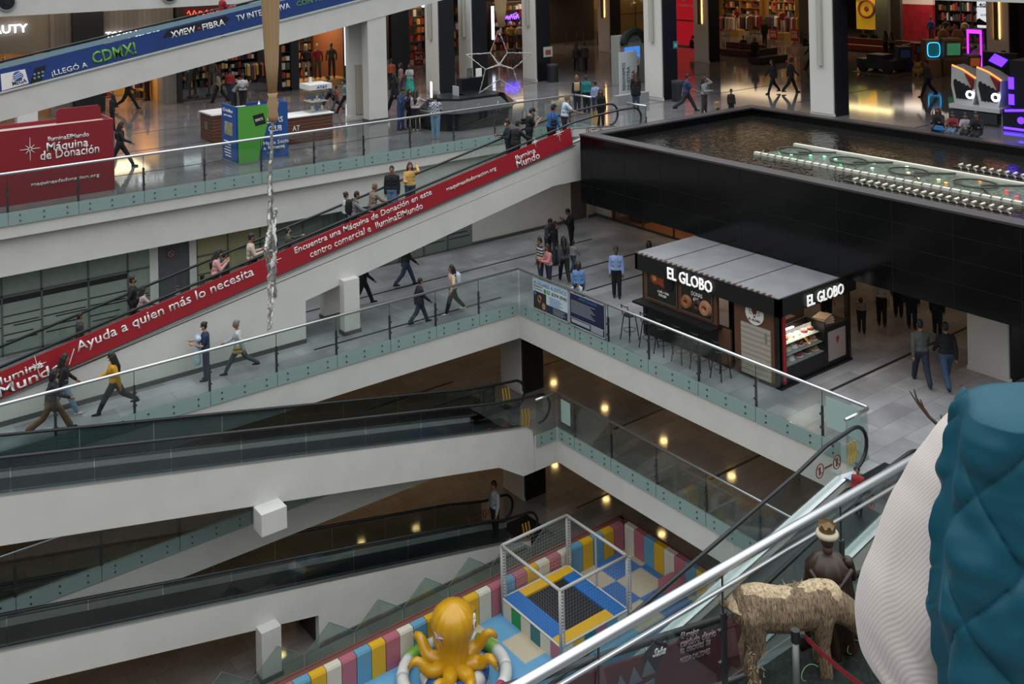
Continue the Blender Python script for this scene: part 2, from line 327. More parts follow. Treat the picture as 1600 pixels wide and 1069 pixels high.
# ---------------- glass railings ----------------
def railing(lab, a, b, z, posts, ax='x', side=1, ends=(0, 0), strip=True, H=1.13, rr=.04, low=.38, group=None, strip_end=None, glassm=None):
    """run from a to b along axis; side = +1/-1 direction of the void"""
    (x0, y0), (x1, y1) = a, b
    t = thing('glass_railing', lab, 'railing', (x0, y0, z), group=group)
    MB().path([(x0, y0, z+H), (x1, y1, z+H)], rr, 10).build('handrail', STEEL, t, smooth=True)
    ps = sorted(posts); s0, s1 = (x0, x1) if ax == 'x' else (y0, y1); s0, s1 = min(s0, s1), max(s0, s1)
    cuts = [s0]+[p for p in ps if s0+.3 < p < s1-.3]+[s1]
    def bxx(mb, u0, u1, d0, d1, zz0, zz1):
        c = (y0 if ax == 'x' else x0)
        if ax == 'x': mb.box(u0, c+d0, zz0, u1, c+d1, zz1)
        else: mb.box(c+d0, u0, zz0, c+d1, u1, zz1)
        return mb
    sg = -side
    for u0, u1 in zip(cuts[:-1], cuts[1:]):
        g = bxx(MB(), u0+.012, u1-.012, -.006, .006, z+.005, z+H-.03).build('glass_panel', glassm or GL, t)
        if strip:
            k = bxx(MB(), u0+.012, u1-.012, -.008, .008, z-low, z).build('glass_skirt', GLT, t)
            mb = MB(); n = 3 if u1-u0 > 1.3 else 2
            for i in range(n):
                u = u0+(u1-u0)*(i+.5)/n
                for q in (.28, .72):
                    c = (y0 if ax == 'x' else x0); p = (u, c, z-low*q) if ax == 'x' else (c, u, z-low*q)
                    d = Vector((0, side*.03, 0)) if ax == 'x' else Vector((side*.03, 0, 0))
                    mb.tube(Vector(p)-d*2, Vector(p)+d, .022, n=8)
            mb.build('bolt', DSTEEL, k)
    for u in ps:
        mb = MB(); bxx(mb, u-.03, u+.03, sg*.02, sg*.05, z+.0, z+.72); bxx(mb, u-.008, u+.008, sg*.02, sg*.035, z+.72, z+H)
        for q in (.18, .5): bxx(mb, u-.05, u+.05, sg*-.01, sg*.02, z+q, z+q+.05)
        mb.build('post', DSTEEL, t)
    return t
def xs(pts, Y, z): return [round(PY(px, py, Y).x, 2) for px, py in pts]
railing('long glass railing along the third level beside the red booth', (-3, 32.15), (27.35, 32.15), Z3, [2.0, 4.0]+[round(PY(px, 300, 32.2).x+0, 2) for px in ()]+[5.9-1.9+1.93*i for i in range(1, 13)], side=-1, rr=.042)
railing('short glass railing turning off at the head of the red ramp', (27.4, 31.1), (27.4, 32.1), Z3, [], ax='y', side=-1)
railing('short glass railing between the red ramp and the black pool', (27.4, 27.95), (27.4, 29.0), Z3, [28.0], ax='y', side=-1)
railing('glass railing of the walkway below the red ramp', (-3, 26.96), (20.34, 26.96), Z2, [.1, 2.0, 3.9, 5.95]+[7.86, 9.85, 11.78, 13.65, 15.45, 17.1, 18.75], side=-1)
railing('glass railing in front of the bakery kiosk', (20.36, 26.9), (20.36, 13.8), Z2, [15.05, 17.05, 19.0, 20.9, 22.6, 24.1, 25.6], ax='y', side=-1)
railing('short glass railing beside the head of the right-hand ramp', (19.45, 13.74), (20.3, 13.74), Z2, [], side=-1, strip=False)
railing('glass railing of the first level running toward the right-hand ramp', (20.66, 25.4), (20.66, 8.0), Z1, [9.8, 11.7, 13.5, 15.4, 17.25, 19.1, 21.0, 22.9, 24.6], ax='y', side=-1)
railing('stub of glass railing at the foot of the middle ramp', (19.8, 25.46), (20.62, 25.46), Z1, [], side=-1)
railing('dim first-level railing seen behind the middle ramp', (-3, 27.14), (19.7, 27.14), Z1, [-1, 1, 3, 5, 7.0, 9.0, 11, 13, 15.1, 17, 19], side=-1)
railing('thick near handrail and glass in front of the straw animal', (-4, 6.9), (20, 6.9), Z3, [4.4, 6.0, 7.65, 9.6, 11.5, 13.4], side=1, strip=False, rr=.05, H=1.13)
o = MB().path([(-4, 6.86, Z3+.97), (20, 6.86, Z3+.97)], .022, 8).build('handrail_tube', STEEL, smooth=True); tag(o, 'thin steel top bar just below the thick near handrail', 'rail')

for nm_, X_, ya_, yb_, z_ in (('pale green privacy film on the glass at the first-level corner', 20.65, 24.75, 25.2, Z1), ('pale green privacy film on the glass beside the right-hand ramp', 20.35, 13.95, 14.9, Z2)):
    tag(MB().box(X_-.02, ya_, z_+.3, X_-.01, yb_, z_+1.02).build('glass_film', M('pale_green_film', '#9fb8b0', .4)), nm_, 'film')
# ---------------- inclined moving walkways ----------------
BELT = stripes('ribbed_belt', ('#2b2c2e', '#3c3d40'), 'Y', 18, .5)
def ramp(lab, belt, xa, xb, y0, y1, under, hr=1.0, cap=.3, newel=None, wside=1, hand=None, glassm=None, claddingtop=None, far_under=None, skirtm=None):
    """belt(x) height; under = [(x,z)...] lower outline of the near cladding from xa to xb"""
    t = thing('moving_walkway', lab, 'moving walkway', ((xa+xb)/2, (y0+y1)/2, min(belt(xa), belt(xb))))
    top = [(x, belt(x)+cap) for x in (xb, xa)] if claddingtop is None else claddingtop
    poly = under+top
    MB().prism(poly, 'y', y0, y0+.22).build('side_cladding', WHITE, t)
    MB().prism(poly, 'y', y1-.22, y1).build('side_cladding', WHITE, t)
    mid = under+[(x, z-cap) for x, z in top]
    MB().prism(mid, 'y', y0+.22, y1-.22).build('belt', BELT, t)
    tp = top[::-1]
    for ya in (y0, y1-.22):
        mb = MB()
        for (x0, z0), (x1, z1) in zip(tp[:-1], tp[1:]): mb.prism([(x0, z0), (x1, z1), (x1, z1+.035), (x0, z0+.035)], 'y', ya-.012, ya+.06)
        mb.build('edge_trim', STEEL, t)
        mb = MB()
        for (x0, z0), (x1, z1) in zip(tp[:-1], tp[1:]): mb.prism([(x0, z0), (x1, z1), (x1, z1+.02), (x0, z0+.02)], 'y', ya+.06, ya+.22)
        mb.build('skirt_deck', skirtm or M('grey_deck_plate', '#8d9294', .35, .7), t)
    hand = hand or [(x, belt(x)+hr) for x in (xa, xb)]
    for ya in (y0+.11, y1-.11):
        MB().path([(x, ya, z) for x, z in hand], .042, 8).build('handrail', BLACK, t, smooth=True)
        # glass panels
        x = xa; n = max(1, int((xb-xa)/1.7)); L = (xb-xa)/n
        def hz(x):
            for (a, za), (b, zb) in zip(hand[:-1], hand[1:]):
                if min(a, b) <= x <= max(a, b) and abs(a-b) > 1e-6: return za+(zb-za)*(x-a)/(b-a)
            return belt(x)+hr
        def cz(x):
            for (a, za), (b, zb) in zip(tp[:-1], tp[1:]):
                if min(a, b) <= x <= max(a, b): return za+(zb-za)*(x-a)/(b-a)
            return belt(x)+cap
        for i in range(n):
            a, b = xa+L*i+.01, xa+L*(i+1)-.01
            MB().prism([(a, cz(a)), (b, cz(b)), (b, hz(b)-.03), (a, hz(a)-.03)], 'y', ya-.006, ya+.006).build('glass_panel', glassm or GLE, t)
    return t
def newel(x, z, dirx, r=.42, n=9):
    """handrail end curling down from (x,z) in direction dirx"""
    return [(x+dirx*r*math.sin(math.pi*i/n), z-r+r*math.cos(math.pi*i/n)) for i in range(n+1)]
def nosign(t, p, w=.09, y=None):
    p = Vector(p); mb = MB()
    for k in (0, 1):
        c = p+Vector((k*.6, 0, 0)); mb.path([c+Vector((w*math.cos(a), 0, w*1.15*math.sin(a))) for a in [2*math.pi*i/14 for i in range(14)]], .012, 5, close=True)
        mb.tube(c+Vector((-w*.65, 0, w*.7)), c+Vector((w*.65, 0, -w*.7)), .01, n=5); mb.tube(c+Vector((.01, 0, w*.6)), c+Vector((-.01, 0, -w*.7)), .018, n=5)
    mb.box(p.x+.17, p.y-.004, p.z-.02, p.x+.43, p.y+.004, p.z+.02)
    mb.build('warning_sticker', M('sticker_red', '#6d2a22', .6), t)
def chevrons(t, x, y, z, n=3, h=.5):
    mb = MB()
    for i in range(n):
        a = x+i*.12; mb.prism([(a, z), (a+.05, z), (a+.1, z+h/2), (a+.05, z+h), (a, z+h), (a+.05, z+h/2)], 'y', y-.01, y+.01)
    mb.build('chevron_sticker', M('chevron_yellow', '#b98f2c', .6), t)

# red ramp, second to third level
b2 = lambda x: 11.65+.2*(x-23.94)
E2 = ramp('moving ramp with the long red banner rising to the third level', b2, 1.0, 24.2, 28.4, 29.95,
    [(1.0, Z2), (13.36, Z2), (13.37, 8.67), (23.1, 10.58), (27.4, 10.6)], claddingtop=[(27.4, 12.02), (25.2, 12.2), (24.2, b2(24.2)+.3), (1.0, b2(1.0)+.3)],
    hand=[(1.0, b2(1)+1)]+[(24.2, b2(24.2)+1.02), (25.3, 12.84), (26.6, 12.92), (27.2, 12.92)]+newel(27.25, 12.92, 1), glassm=GL)
zt = lambda x: 8.83+.2*(x-4.98)
MB().prism([(1, zt(1)-.69), (24.05, zt(24.05)-.69), (23.95, zt(23.95)-.03), (1, zt(1)-.03)], 'y', 28.36, 28.385).build('banner', RED, E2)
MB().prism([(1, zt(1)-.745), (24.15, zt(24.15)-.745), (24.15, zt(24.15)-.71), (1, zt(1)-.71)], 'y', 28.33, 28.4).build('edge_trim', STEEL, E2)
MB().box(1, 28.38, Z2, 13.37, 28.4, Z2+.13).build('baseboard', M('grey_base'), E2)
sx2 = (1, 0, .2); sy2 = (-.2, 0, 1)
def bt(s, x, dz, w, h, **k): return text(s, (x, 28.35, zt(x)+dz), sx2, sy2, w, h, WTX, E2, 'banner_lettering', **k)
def X28(px, py): return PY(px, py, 28.35).x
bt('Ilumina', 4.9, -.36, 1.12, .2, bold=.009); bt('Mundo', 4.95, -.66, 1.55, .27, bold=.009)
bt('Ayuda a quien más lo necesita', X28(122, 552), -.46, X28(403, 430)-X28(122, 552), .36, bold=.008)
bt('Encuentra una Máquina de Donación en este', X28(461, 390), -.33, X28(679, 296)-X28(461, 390), .25, bold=.01, shear=.1)
bt('centro comercial e  IluminaElMundo', X28(485, 392), -.6, X28(664, 316)-X28(485, 392), .22, bold=.006)
bt('maquinasdedonacion.org', X28(698, 288), -.42, X28(777, 255)-X28(698, 288), .17, bold=.008)
bt('Ilumina', X28(806, 243), -.38, .9, .19, bold=.009); bt('Mundo', X28(808, 252), -.65, 1.05, .26, bold=.009)
mb = MB()
for px, py, r in ((58, 572, .22), (429, 408, .22), (836, 222, .15), (873, 208, .24)): star8(mb, PY(px, py, 28.34), sx2, sy2, r, .012)
mb.tube(PY(108, 570, 28.34), PY(116, 545, 28.34), .012, n=4)
mb.build('banner_sparkles', WTX, E2)
MB().box(26.9, 28.35, Z3-.04, 27.6, 30, Z3+.02).build('comb_plate', M('comb_plate_dark', '#26282a', .4, .5), E2)
chevrons(E2, 26.2, 29.75, 12.25); nosign(E2, (24.9, 28.47, 12.35), .1)

# middle ramp, first level up to the left
b1 = lambda x: 4.0+.2*(18.88-x)
E1 = ramp('middle moving ramp of empty dark glass rising to the left', b1, 1.0, 19.3, 25.5, 27.05,
    [(1.0, 6.62), (18.36, 3.14), (19.3, 2.56), (19.74, 2.56)], cap=.17, claddingtop=[(19.74, 3.3), (19.7, 3.85), (19.45, 4.05), (18.9, 4.15), (1.0, b1(1)+.17)],
    hand=[(1.0, b1(1)+.98), (16.5, 5.47), (18.2, 5.12), (19.4, 4.95), (20.0, 4.88)]+newel(20.05, 4.88, 1, .45))
nosign(E1, (18.0, 27.0, 4.55), .13); nosign(E1, (18.1, 25.6, 4.25), .12); chevrons(E1, 19.5, 26.85, 4.1, h=.7); chevrons(E1, 19.45, 25.75, 3.9, h=.6)
MB().box(18.2, 26.5, b1(18.3)+.15, 19.7, 26.9, b1(18.5)+.19).build('comb_plate', M('comb_plate_dark'), E1)
mb = MB()
for i in range(6): mb.bx((6.6+i*.13, 26.9, b1(6.6+i*.13)+.215), (.08, .05, .01))
for i in range(7): mb.bx((14.0+i*.11, 26.9, b1(14+i*.11)+.215), (.07, .05, .01))
mb.build('deck_lettering', DARK, E1)
# lowest ramp
b0 = lambda x: .3+.2*(18.64-x)
E0_ = ramp('lowest moving ramp rising left from the ground floor', b0, 1.0, 18.9, 25.85, 27.4,
    [(1.0, 3.15), (12.36, .88), (12.37, 0), (19.8, 0)], cap=.2, claddingtop=[(19.8, .2), (18.9, .45), (1.0, b0(1)+.2)],
    hand=[(1.0, b0(1)+.98), (17.6, b0(17.6)+.98), (19.0, 1.12), (19.7, 1.05)]+newel(19.75, 1.05, 1, .42))
chevrons(E0_, 19.2, 27.2, .3, h=.6); chevrons(E0_, 19.6, 26.05, .2, h=.5); nosign(E0_, (18.3, 27.2, .75), .13)
MB().box(12.37, 25.8, 0, 19.6, 25.85, .13).build('baseboard', M('grey_base'), E0_)
MB().box(19.4, 25.9, .0, 20.8, 27.35, .03).build('comb_plate', M('comb_plate_dark'), E0_)
mb = MB()
for i in range(9): mb.bx((12.4+i*.13, 27.28, b0(12.4+i*.13)+.25), (.08, .05, .01))
mb.build('deck_lettering', WTX, E0_)
# right-hand ramp, second level down to the left
bR = lambda x: 7.38-.2*(19.0-x)
ER = ramp('right-hand moving ramp dropping from beside the bakery level', bR, 1.0, 18.9, 12.0, 13.6,
    [(1.0, 3.2), (18.5, 6.65), (19.5, 6.7)], cap=.16, claddingtop=[(19.5, 7.42), (18.9, 7.5), (1.0, bR(1)+.16)],
    hand=[(1.0, bR(1)+1.0), (17.4, bR(17.4)+1.06), (18.4, 8.38), (19.3, 8.46)]+newel(19.4, 8.46, 1, .46), glassm=GL, skirtm=M('pale_deck_plate', '#c9cccd', .4))
nosign(ER, (18.1, 13.45, 7.95), .13); chevrons(ER, 19.1, 13.46, 7.75, h=.45); nosign(ER, (17.9, 12.08, 7.95), .13)
MB().box(19.1, 12.2, Z2-.03, 20.4, 13.4, Z2+.015).build('comb_plate', M('comb_plate_dark'), ER)
MB().bx((19.05, 13.3, 7.56), (.28, .2, .01)).build('deck_plate_label', M('label_blue_white', '#9fb3c6', .5), ER)
# ramp with the underwear advert, near the camera
bS = lambda x: 10.25-.2*(x-9.36)
ES = ramp('near moving ramp carrying the dark red underwear advert', bS, 1.0, 25.0, 7.15, 8.3, [(1.0, 11.2), (25.0, 6.4)], cap=.25, hr=.98)
MB().prism([(2.5, bS(2.5)+.27), (9.62, bS(9.62)+.27), (9.62, bS(9.62)+.9), (2.5, bS(2.5)+.9)], 'y', 8.12, 8.15).build('advert_banner', M('maroon_advert', '#5b2630', .5, noise=.12, nscale=2), ES)
sS = (1, 0, -.2); yS = (.2, 0, 1)
def at8(px, py): return PY(px, py, 8.11)
ADV = M('advert_pale_text', '#a88f93', .6)
for s, px, py, w_, h_ in (('El mejor', 1063, 1002, .3, .09), ('cuidado diario', 1062, 1013, .6, .09), ('lo decides tú', 1062, 1023, .5, .09), ('MODA CALZONES', 1062, 1037, .5, .06)):
    text(s, at8(px, py), sS, yS, w_, h_, ADV, ES, 'advert_lettering', bold=.01)
text('Saba', at8(1019, 1028), sS, (.35, 0, 1), .2, .09, WTX, ES, 'advert_lettering', bold=.02, shear=.3)
c = at8(1024, 1022); MB().prism([(c.x-.22, c.z+.05), (c.x, c.z-.2), (c.x+.2, c.z+.02), (c.x+.03, c.z+.16)], 'y', 8.112, 8.118).build('advert_emblem', M('emblem_navy', '#241a2c', .5), ES)
c = at8(988, 1052); mb = MB()
for i in range(3): mb.prism([(c.x-.25+i*.2, c.z-.12), (c.x-.17+i*.2, c.z+.05), (c.x-.05+i*.2, c.z-.15)], 'y', 8.11, 8.118); mb.bx((c.x-.15+i*.2, 8.114, c.z-.2-i*.03), (.17, .008, .1))
mb.build('advert_packs', M('advert_grey_blue', '#6f7784', .6), ES)
for px, py, k in ((938, 1050, 1), (1141, 990, 1.6)):
    c = at8(px, py); MB().prism([(c.x-.08*k, c.z-.16*k), (c.x+.1*k, c.z-.2*k), (c.x+.05*k, c.z+.02*k), (c.x-.03*k, c.z+.03*k)], 'y', 8.112, 8.118).sph((c.x, 8.115, c.z+.08*k), (.035*k, .006, .045*k)).build('advert_figure', M('advert_figure_mauve', '#7d4d55', .6), ES)

# blue-bannered ramp, third level up
h3 = lambda x: 15.52+.177*(x-6.85)
b3 = lambda x: h3(x)-1.0
E3 = ramp('upper moving ramp with the blue internet advert', b3, -4.0, 27.0, 38.0, 39.6, [(-4.0, 11.9), (-2.2, 11.95), (6.83, 13.68), (24.74, 16.9), (27, 17.3)], cap=.05, glassm=GL, hr=1.0)
BLU = M('navy_banner', '#1c3a78', .5, noise=.1, nscale=1.2)
MB().prism([(-4, h3(-4)-.83), (26, h3(26)-.78), (26, h3(26)-.08), (-4, h3(-4)-.08)], 'y', 37.95, 37.975).build('banner', BLU, E3)
MB().prism([(-4, h3(-4)-.9), (26, h3(26)-.85), (26, h3(26)-.81), (-4, h3(-4)-.86)], 'y', 37.93, 38).build('edge_trim', WHITE, E3)
MB().prism([(-4, h3(-4)-.06), (26, h3(26)-.06), (26, h3(26)+.12), (-4, h3(-4)+.12)], 'y', 37.96, 37.97).build('upper_glass', M('pale_blue_glass', '#7b98a6', .3), E3)
s3 = (1, 0, .177); y3 = (-.177, 0, 1)
def at3(px, py): return PY(px, py, 37.94)
def w3(p0, p1): return (at3(*p1)-at3(*p0)).length
text('¡LLEGÓ A', at3(82, 121), s3, y3, w3((82, 121), (137, 103)), .28, WTX, E3, 'banner_lettering', bold=.009)
text('CDMX!', at3(146, 101), s3, y3, w3((146, 101), (213, 80)), .45, M('banner_green', '#6fa63c', .6), E3, 'banner_lettering', bold=.02)
MB().prism([(at3(254, 60).x, at3(254, 60).z), (at3(350, 38).x, at3(350, 38).z), (at3(359, 30).x, at3(359, 30).z), (at3(352, 25).x, at3(352, 25).z), (at3(262, 47).x, at3(262, 47).z)], 'y', 37.942, 37.948).build('banner_plate', M('banner_black', '#10131b', .5), E3)
text('XVIEW', at3(268, 60), s3, y3, w3((268, 60), (306, 50)), .25, WTX, E3, 'banner_lettering', bold=.02)
text('+', at3(309, 48), s3, y3, .13, .13, M('orange_plus', '#c2552e', .6), E3, 'banner_lettering', bold=.02)
text('FIBRA', at3(317, 48), s3, y3, w3((317, 48), (352, 38)), .25, WTX, E3, 'banner_lettering', bold=.02)
text('TV INTERACTIVA', at3(370, 34), s3, y3, w3((370, 34), (453, 10)), .24, WTX, E3, 'banner_lettering', bold=.009)
text('CON FIBRA', at3(464, 10), s3, y3, w3((464, 10), (520, -6)), .2, M('banner_green'), E3, 'banner_lettering')
a, b_, c, d = at3(3, 142), at3(45, 130), at3(39, 108), at3(1, 116)
MB().prism([(p.x, p.z) for p in (a, b_, c, d)], 'y', 37.942, 37.948).build('banner_logo_card', WTX, E3)
text('MEGA', at3(20, 134), s3, y3, w3((20, 134), (42, 128)), .14, M('logo_navy', '#1d2e5c', .6), E3, 'banner_lettering', bold=.01)
c = at3(28, 119); mb = MB().sph(c, (.17, .012, .17), 16, 8); mb.build('logo_globe', M('logo_blue', '#2a5aa0', .5), E3)
mb = MB()
for k in (-.07, .0, .07): mb.path([c+Vector((.15*math.cos(a_)-.02, -.014, k+.05*math.sin(a_*2))) for a_ in [math.pi*i/8 for i in range(9)]], .012, 5)
mb.build('logo_swirl', WTX, E3)
c = at3(60, 117); MB().prism([(c.x-.28, c.z-.3), (c.x+.1, c.z-.2), (c.x+.25, c.z+.3), (c.x-.1, c.z+.25)], 'y', 37.942, 37.947).build('banner_remote', M('remote_black', '#171a22', .5), E3)
mb = MB()
for i in range(3):
    for j in range(2): mb.bx((c.x-.12+i*.13, 37.94, c.z-.1+j*.13+i*.03), (.07, .01, .06))
mb.build('remote_buttons', M('remote_light', '#8aa0b0', .5), E3)
# ---------------- hanging black reflecting pool ----------------
pool = thing('reflecting_pool', 'big black stone pool box hanging beside the third level, with dark rippled water', 'pool', (28.7, 20, 9.95))
PY0 = 9.0
mb = MB().box(24, PY0, 9.95, 24.45, 27.9, 12.36).box(24.45, 27.45, 9.95, 33.4, 27.9, 12.36).box(32.95, PY0, 9.95, 33.4, 27.45, 12.36).box(24.45, PY0, 9.95, 32.95, 27.45, 10.5)
mb.build('basin', GRAN, pool)
MB().box(23.98, PY0, 12.36, 24.5, 27.92, 12.42).box(24.5, 27.42, 12.36, 33.42, 27.92, 12.42).box(32.9, PY0, 12.36, 33.42, 27.42, 12.42).build('coping', GRANT, pool)
mb = MB()
for z in (10.6, 11.2, 11.8): mb.box(23.992, PY0, z-.004, 24.0, 27.9, z+.004)
for i in range(11): mb.box(23.992, 10.3+i*1.7, 9.95, 24.0, 10.31+i*1.7, 12.36)
mb.build('panel_joint', M('stone_joint', '#161719', .4), pool)
WAT = bpy.data.materials.new('dark_water'); WAT.use_nodes = True; n = WAT.node_tree; b = n.nodes['Principled BSDF']
b.inputs['Base Color'].default_value = (.012, .011, .009, 1); b.inputs['Roughness'].default_value = .04; b.inputs['Specular IOR Level'].default_value = .6
t_ = n.nodes.new('ShaderNodeTexCoord'); x_ = n.nodes.new('ShaderNodeTexNoise'); x_.inputs['Scale'].default_value = 5; x_.inputs['Detail'].default_value = 3; x_.inputs['Distortion'].default_value = .8
n.links.new(t_.outputs['Object'], x_.inputs['Vector']); q_ = n.nodes.new('ShaderNodeBump'); q_.inputs['Strength'].default_value = .35; q_.inputs['Distance'].default_value = .06
n.links.new(x_.outputs[0], q_.inputs['Height']); n.links.new(q_.outputs[0], b.inputs['Normal'])
MB().box(24.45, PY0, 12.0, 32.95, 27.45, 12.1).build('water', WAT, pool)
# fountain grid with nozzles and coloured lamps lying in the pool
fg = thing('fountain_grid', 'pale fountain pipe grid with coloured lamps lying in the dark pool', 'fountain', (28, 17, 12.1))
PIPE = M('pale_pipe', '#d9d5c4', .5)
x0, x1, ya, yb = 27.0, 29.1, 10.0, 22.4
mb = MB()
for x in (x0, x1): mb.box(x-.07, ya, 12.1, x+.07, yb, 12.18)
mb.box(x0, ya, 12.1, x1, ya+.1, 12.16)
mb.build('side_beam', PIPE, fg)
mb = MB().box(x0+.1, ya, 12.08, x1-.1, yb-.2, 12.115)
for i in range(42): y = ya+.2+i*.29; mb.tube((x0-.12, y, 12.16), (x0+.14, y+.04, 12.24), .02, n=5)
mb.build('mesh_tray', M('wet_tray', '#5f6a5e', .25, noise=.5, nscale=6), fg)
mb = MB()
for i in range(6):
    y = 21.6-i*2.1
    mb.path([(28.05+.5*math.cos(a), y+.6*math.sin(a), 12.18) for a in [2*math.pi*k/16 for k in range(16)]], .03, 5, close=True)
    mb.path([(x0+.15, y-.9, 12.15), (28, y-.2, 12.17), (x1-.15, y-1.0, 12.15)], .03, 5)
mb.build('nozzle_ring', M('dark_pipe', '#2b2c28', .4), fg)
cols = ['#7dffb0', '#7dffb0', '#b8ffd0', '#ffe9a0', '#ff9c30', '#ff3030', '#ff3838', '#ff9c30']
for i in range(24):
    y = 22.0-i*.5-random.random()*.2; x = 27.5+random.random()*1.3; k = min(7, int(i/3))
    MB().lathe([(.04, 0), (.055, .015), (.045, .03), (.01, .035)], (x, y, 12.13), 10).build('lamp', M('fountain_lamp_%d' % k, cols[k], .4, emit=1.5), fg)
for X_, y_a, y_b, lab in ((25.9, 13.2, 18.2, 'curved row of small fountain jets, nearest the pool edge'), (29.9, 10.5, 17.0, 'curved row of small fountain jets, far side of the pool')):
    f2 = thing('jet_row', lab, 'fountain', (X_, (y_a+y_b)/2, 12.1)); mb = MB()
    MB().tube((X_, y_a, 12.12), (X_, y_b, 12.12), .03, n=6).build('pipe', M('dark_pipe'), f2)
    k = int((y_b-y_a)/.24)
    for i in range(k): y = y_a+.24*i; mb.path([(X_-.04, y, 12.12), (X_-.12, y+.03, 12.22), (X_+.18, y+.07, 12.2)], .036, 5)
    mb.build('jets', PIPE, f2)

# ---------------- bakery kiosk ----------------
kx0, kx1, ky0, ky1 = 21.6, 24.75, 17.25, 22.35
KZ = 9.9
G_ = thing('bakery_kiosk', 'black and brown bakery kiosk with grey flat roof and white lit lettering', 'kiosk', ((kx0+kx1)/2, (ky0+ky1)/2, Z2))
WOOD = M('kiosk_brown_panel', '#5a3a28', .5, noise=.12, nscale=4); KB = M('kiosk_black', '#101010', .4); LWOOD = stripes('pale_grain_wood', ('#a39a8d', '#8f867a'), 'Z', 2.2, .6, 2)
MB().box(kx0-.18, ky0-.15, KZ-.06, kx1+.05, ky1+.1, KZ).build('roof', M('grey_roof_membrane', '#7b7b7e', .5, noise=.12, nscale=1.5), G_)
mb = MB()
for y in (18.6, 20.0, 21.3): mb.box(kx0-.15, y-.012, KZ, kx1, y+.012, KZ+.008)
mb.build('roof_seam', DARK, G_)
MB().box(kx0-.2, ky0-.17, KZ-.5, kx0-.05, ky1+.1, KZ-.03).box(kx0-.2, ky0-.17, KZ-.5, kx1+.05, ky0-.02, KZ-.03).box(kx1-.1, ky0, KZ-.5, kx1+.05, ky1+.1, KZ-.03).box(kx0-.2, ky1, KZ-.5, kx1+.05, ky1+.1, KZ-.03).build('fascia', KB, G_)
mb = MB()
for i in range(26): mb.box(kx0-.21, ky0+.1+i*.2, KZ-.02, kx0-.12, ky0+.17+i*.2, KZ+.02)
mb.build('roof_edge_clips', M('copper_clip', '#5b3a28', .5), G_)
MB().box(kx0, ky0, Z2, kx0+.12, ky0+.12, KZ-.4).box(kx1-.12, ky0, Z2, kx1, ky0+.12, KZ-.4).box(kx0, ky1-.12, Z2, kx0+.12, ky1, KZ-.4).box(kx1-.12, ky1-.12, Z2, kx1, ky1, KZ-.4).build('frame', KB, G_)
MB().box(kx0+.02, ky0, Z2, kx0+.1, ky0+.14, KZ-.5).box(kx0+.14, ky0-.02, Z2+.1, kx0+.26, ky0+.1, KZ-.5).build('red_upright', M('kiosk_red', '#8d1f26', .5), G_)
# poster wall side (faces -x)
MB().box(kx0-.04, 19.35, Z2+1.12, kx0+.05, ky1-.1, KZ-.5).box(kx0-.02, 18.9, Z2+.1, kx0+.05, 19.35, Z2+1.1).build('poster_wall', WOOD, G_)
MB().box(kx0+.02, 18.95, Z2+.05, kx0+.09, ky1-.1, Z2+1.12).build('lower_wall', KB, G_)
MB().box(kx0-.45, 19.2, Z2+1.06, kx0, ky1, Z2+1.12).build('bar_counter', KB, G_)
MB().box(kx0-.02, 17.4, Z2+.1, kx0+.05, 18.75, KZ-.5).build('door_wall', WOOD, G_)
MB().box(kx0-.05, 17.5, Z2+.12, kx0-.02, 18.5, Z2+1.5).build('pale_door', LWOOD, G_)
MB().box(kx0+.5, 18.7, Z2, kx0+.55, 19.4, KZ-.5).build('inner_dark_panel', KB, G_)  # black panel added to stand for the shade inside the kiosk gap
MB().box(kx0-.08, 17.62, Z2+1.15, kx0-.05, 17.66, Z2+1.4).build('door_handle', STEEL, G_)
R_ = Matrix.Translation((kx0-.02, 18.02, Z2+1.83)) @ Matrix.Rotation(-math.pi/2, 4, 'Y')
dk = MB().lathe([(.01, 0), (.31, 0), (.31, .03), (.01, .03)], (0, 0, 0), 28, 0, R_).build('round_sign', M('sign_white', '#d8d5d0', .5), G_)
mb = MB().sph((kx0-.055, 18.02, Z2+1.92), (.01, .09, .12), 14, 8); mb.tube((kx0-.055, 18.07, Z2+1.82), (kx0-.055, 18.04, Z2+1.76), .006, n=4).tube((kx0-.055, 17.97, Z2+1.82), (kx0-.055, 18.0, Z2+1.76), .006, n=4).box(kx0-.06, 17.99, Z2+1.72, kx0-.05, 18.05, Z2+1.76)
for s in (-1, 1): mb.path([(kx0-.055, 18.02+s*.1, Z2+1.86), (kx0-.055, 18.02+s*.18, Z2+1.9), (kx0-.055, 18.02+s*.16, Z2+1.8), (kx0-.055, 18.02+s*.08, Z2+1.8)], .008, 4)
mb.build('balloon_emblem', M('emblem_maroon', '#5d2420', .6), dk)
text('EL GLOBO', (kx0-.05, 18.02, Z2+1.62), (0, -1, 0), (0, 0, 1), .4, .06, M('emblem_maroon'), G_, 'sign_lettering', bold=.01, center=True)
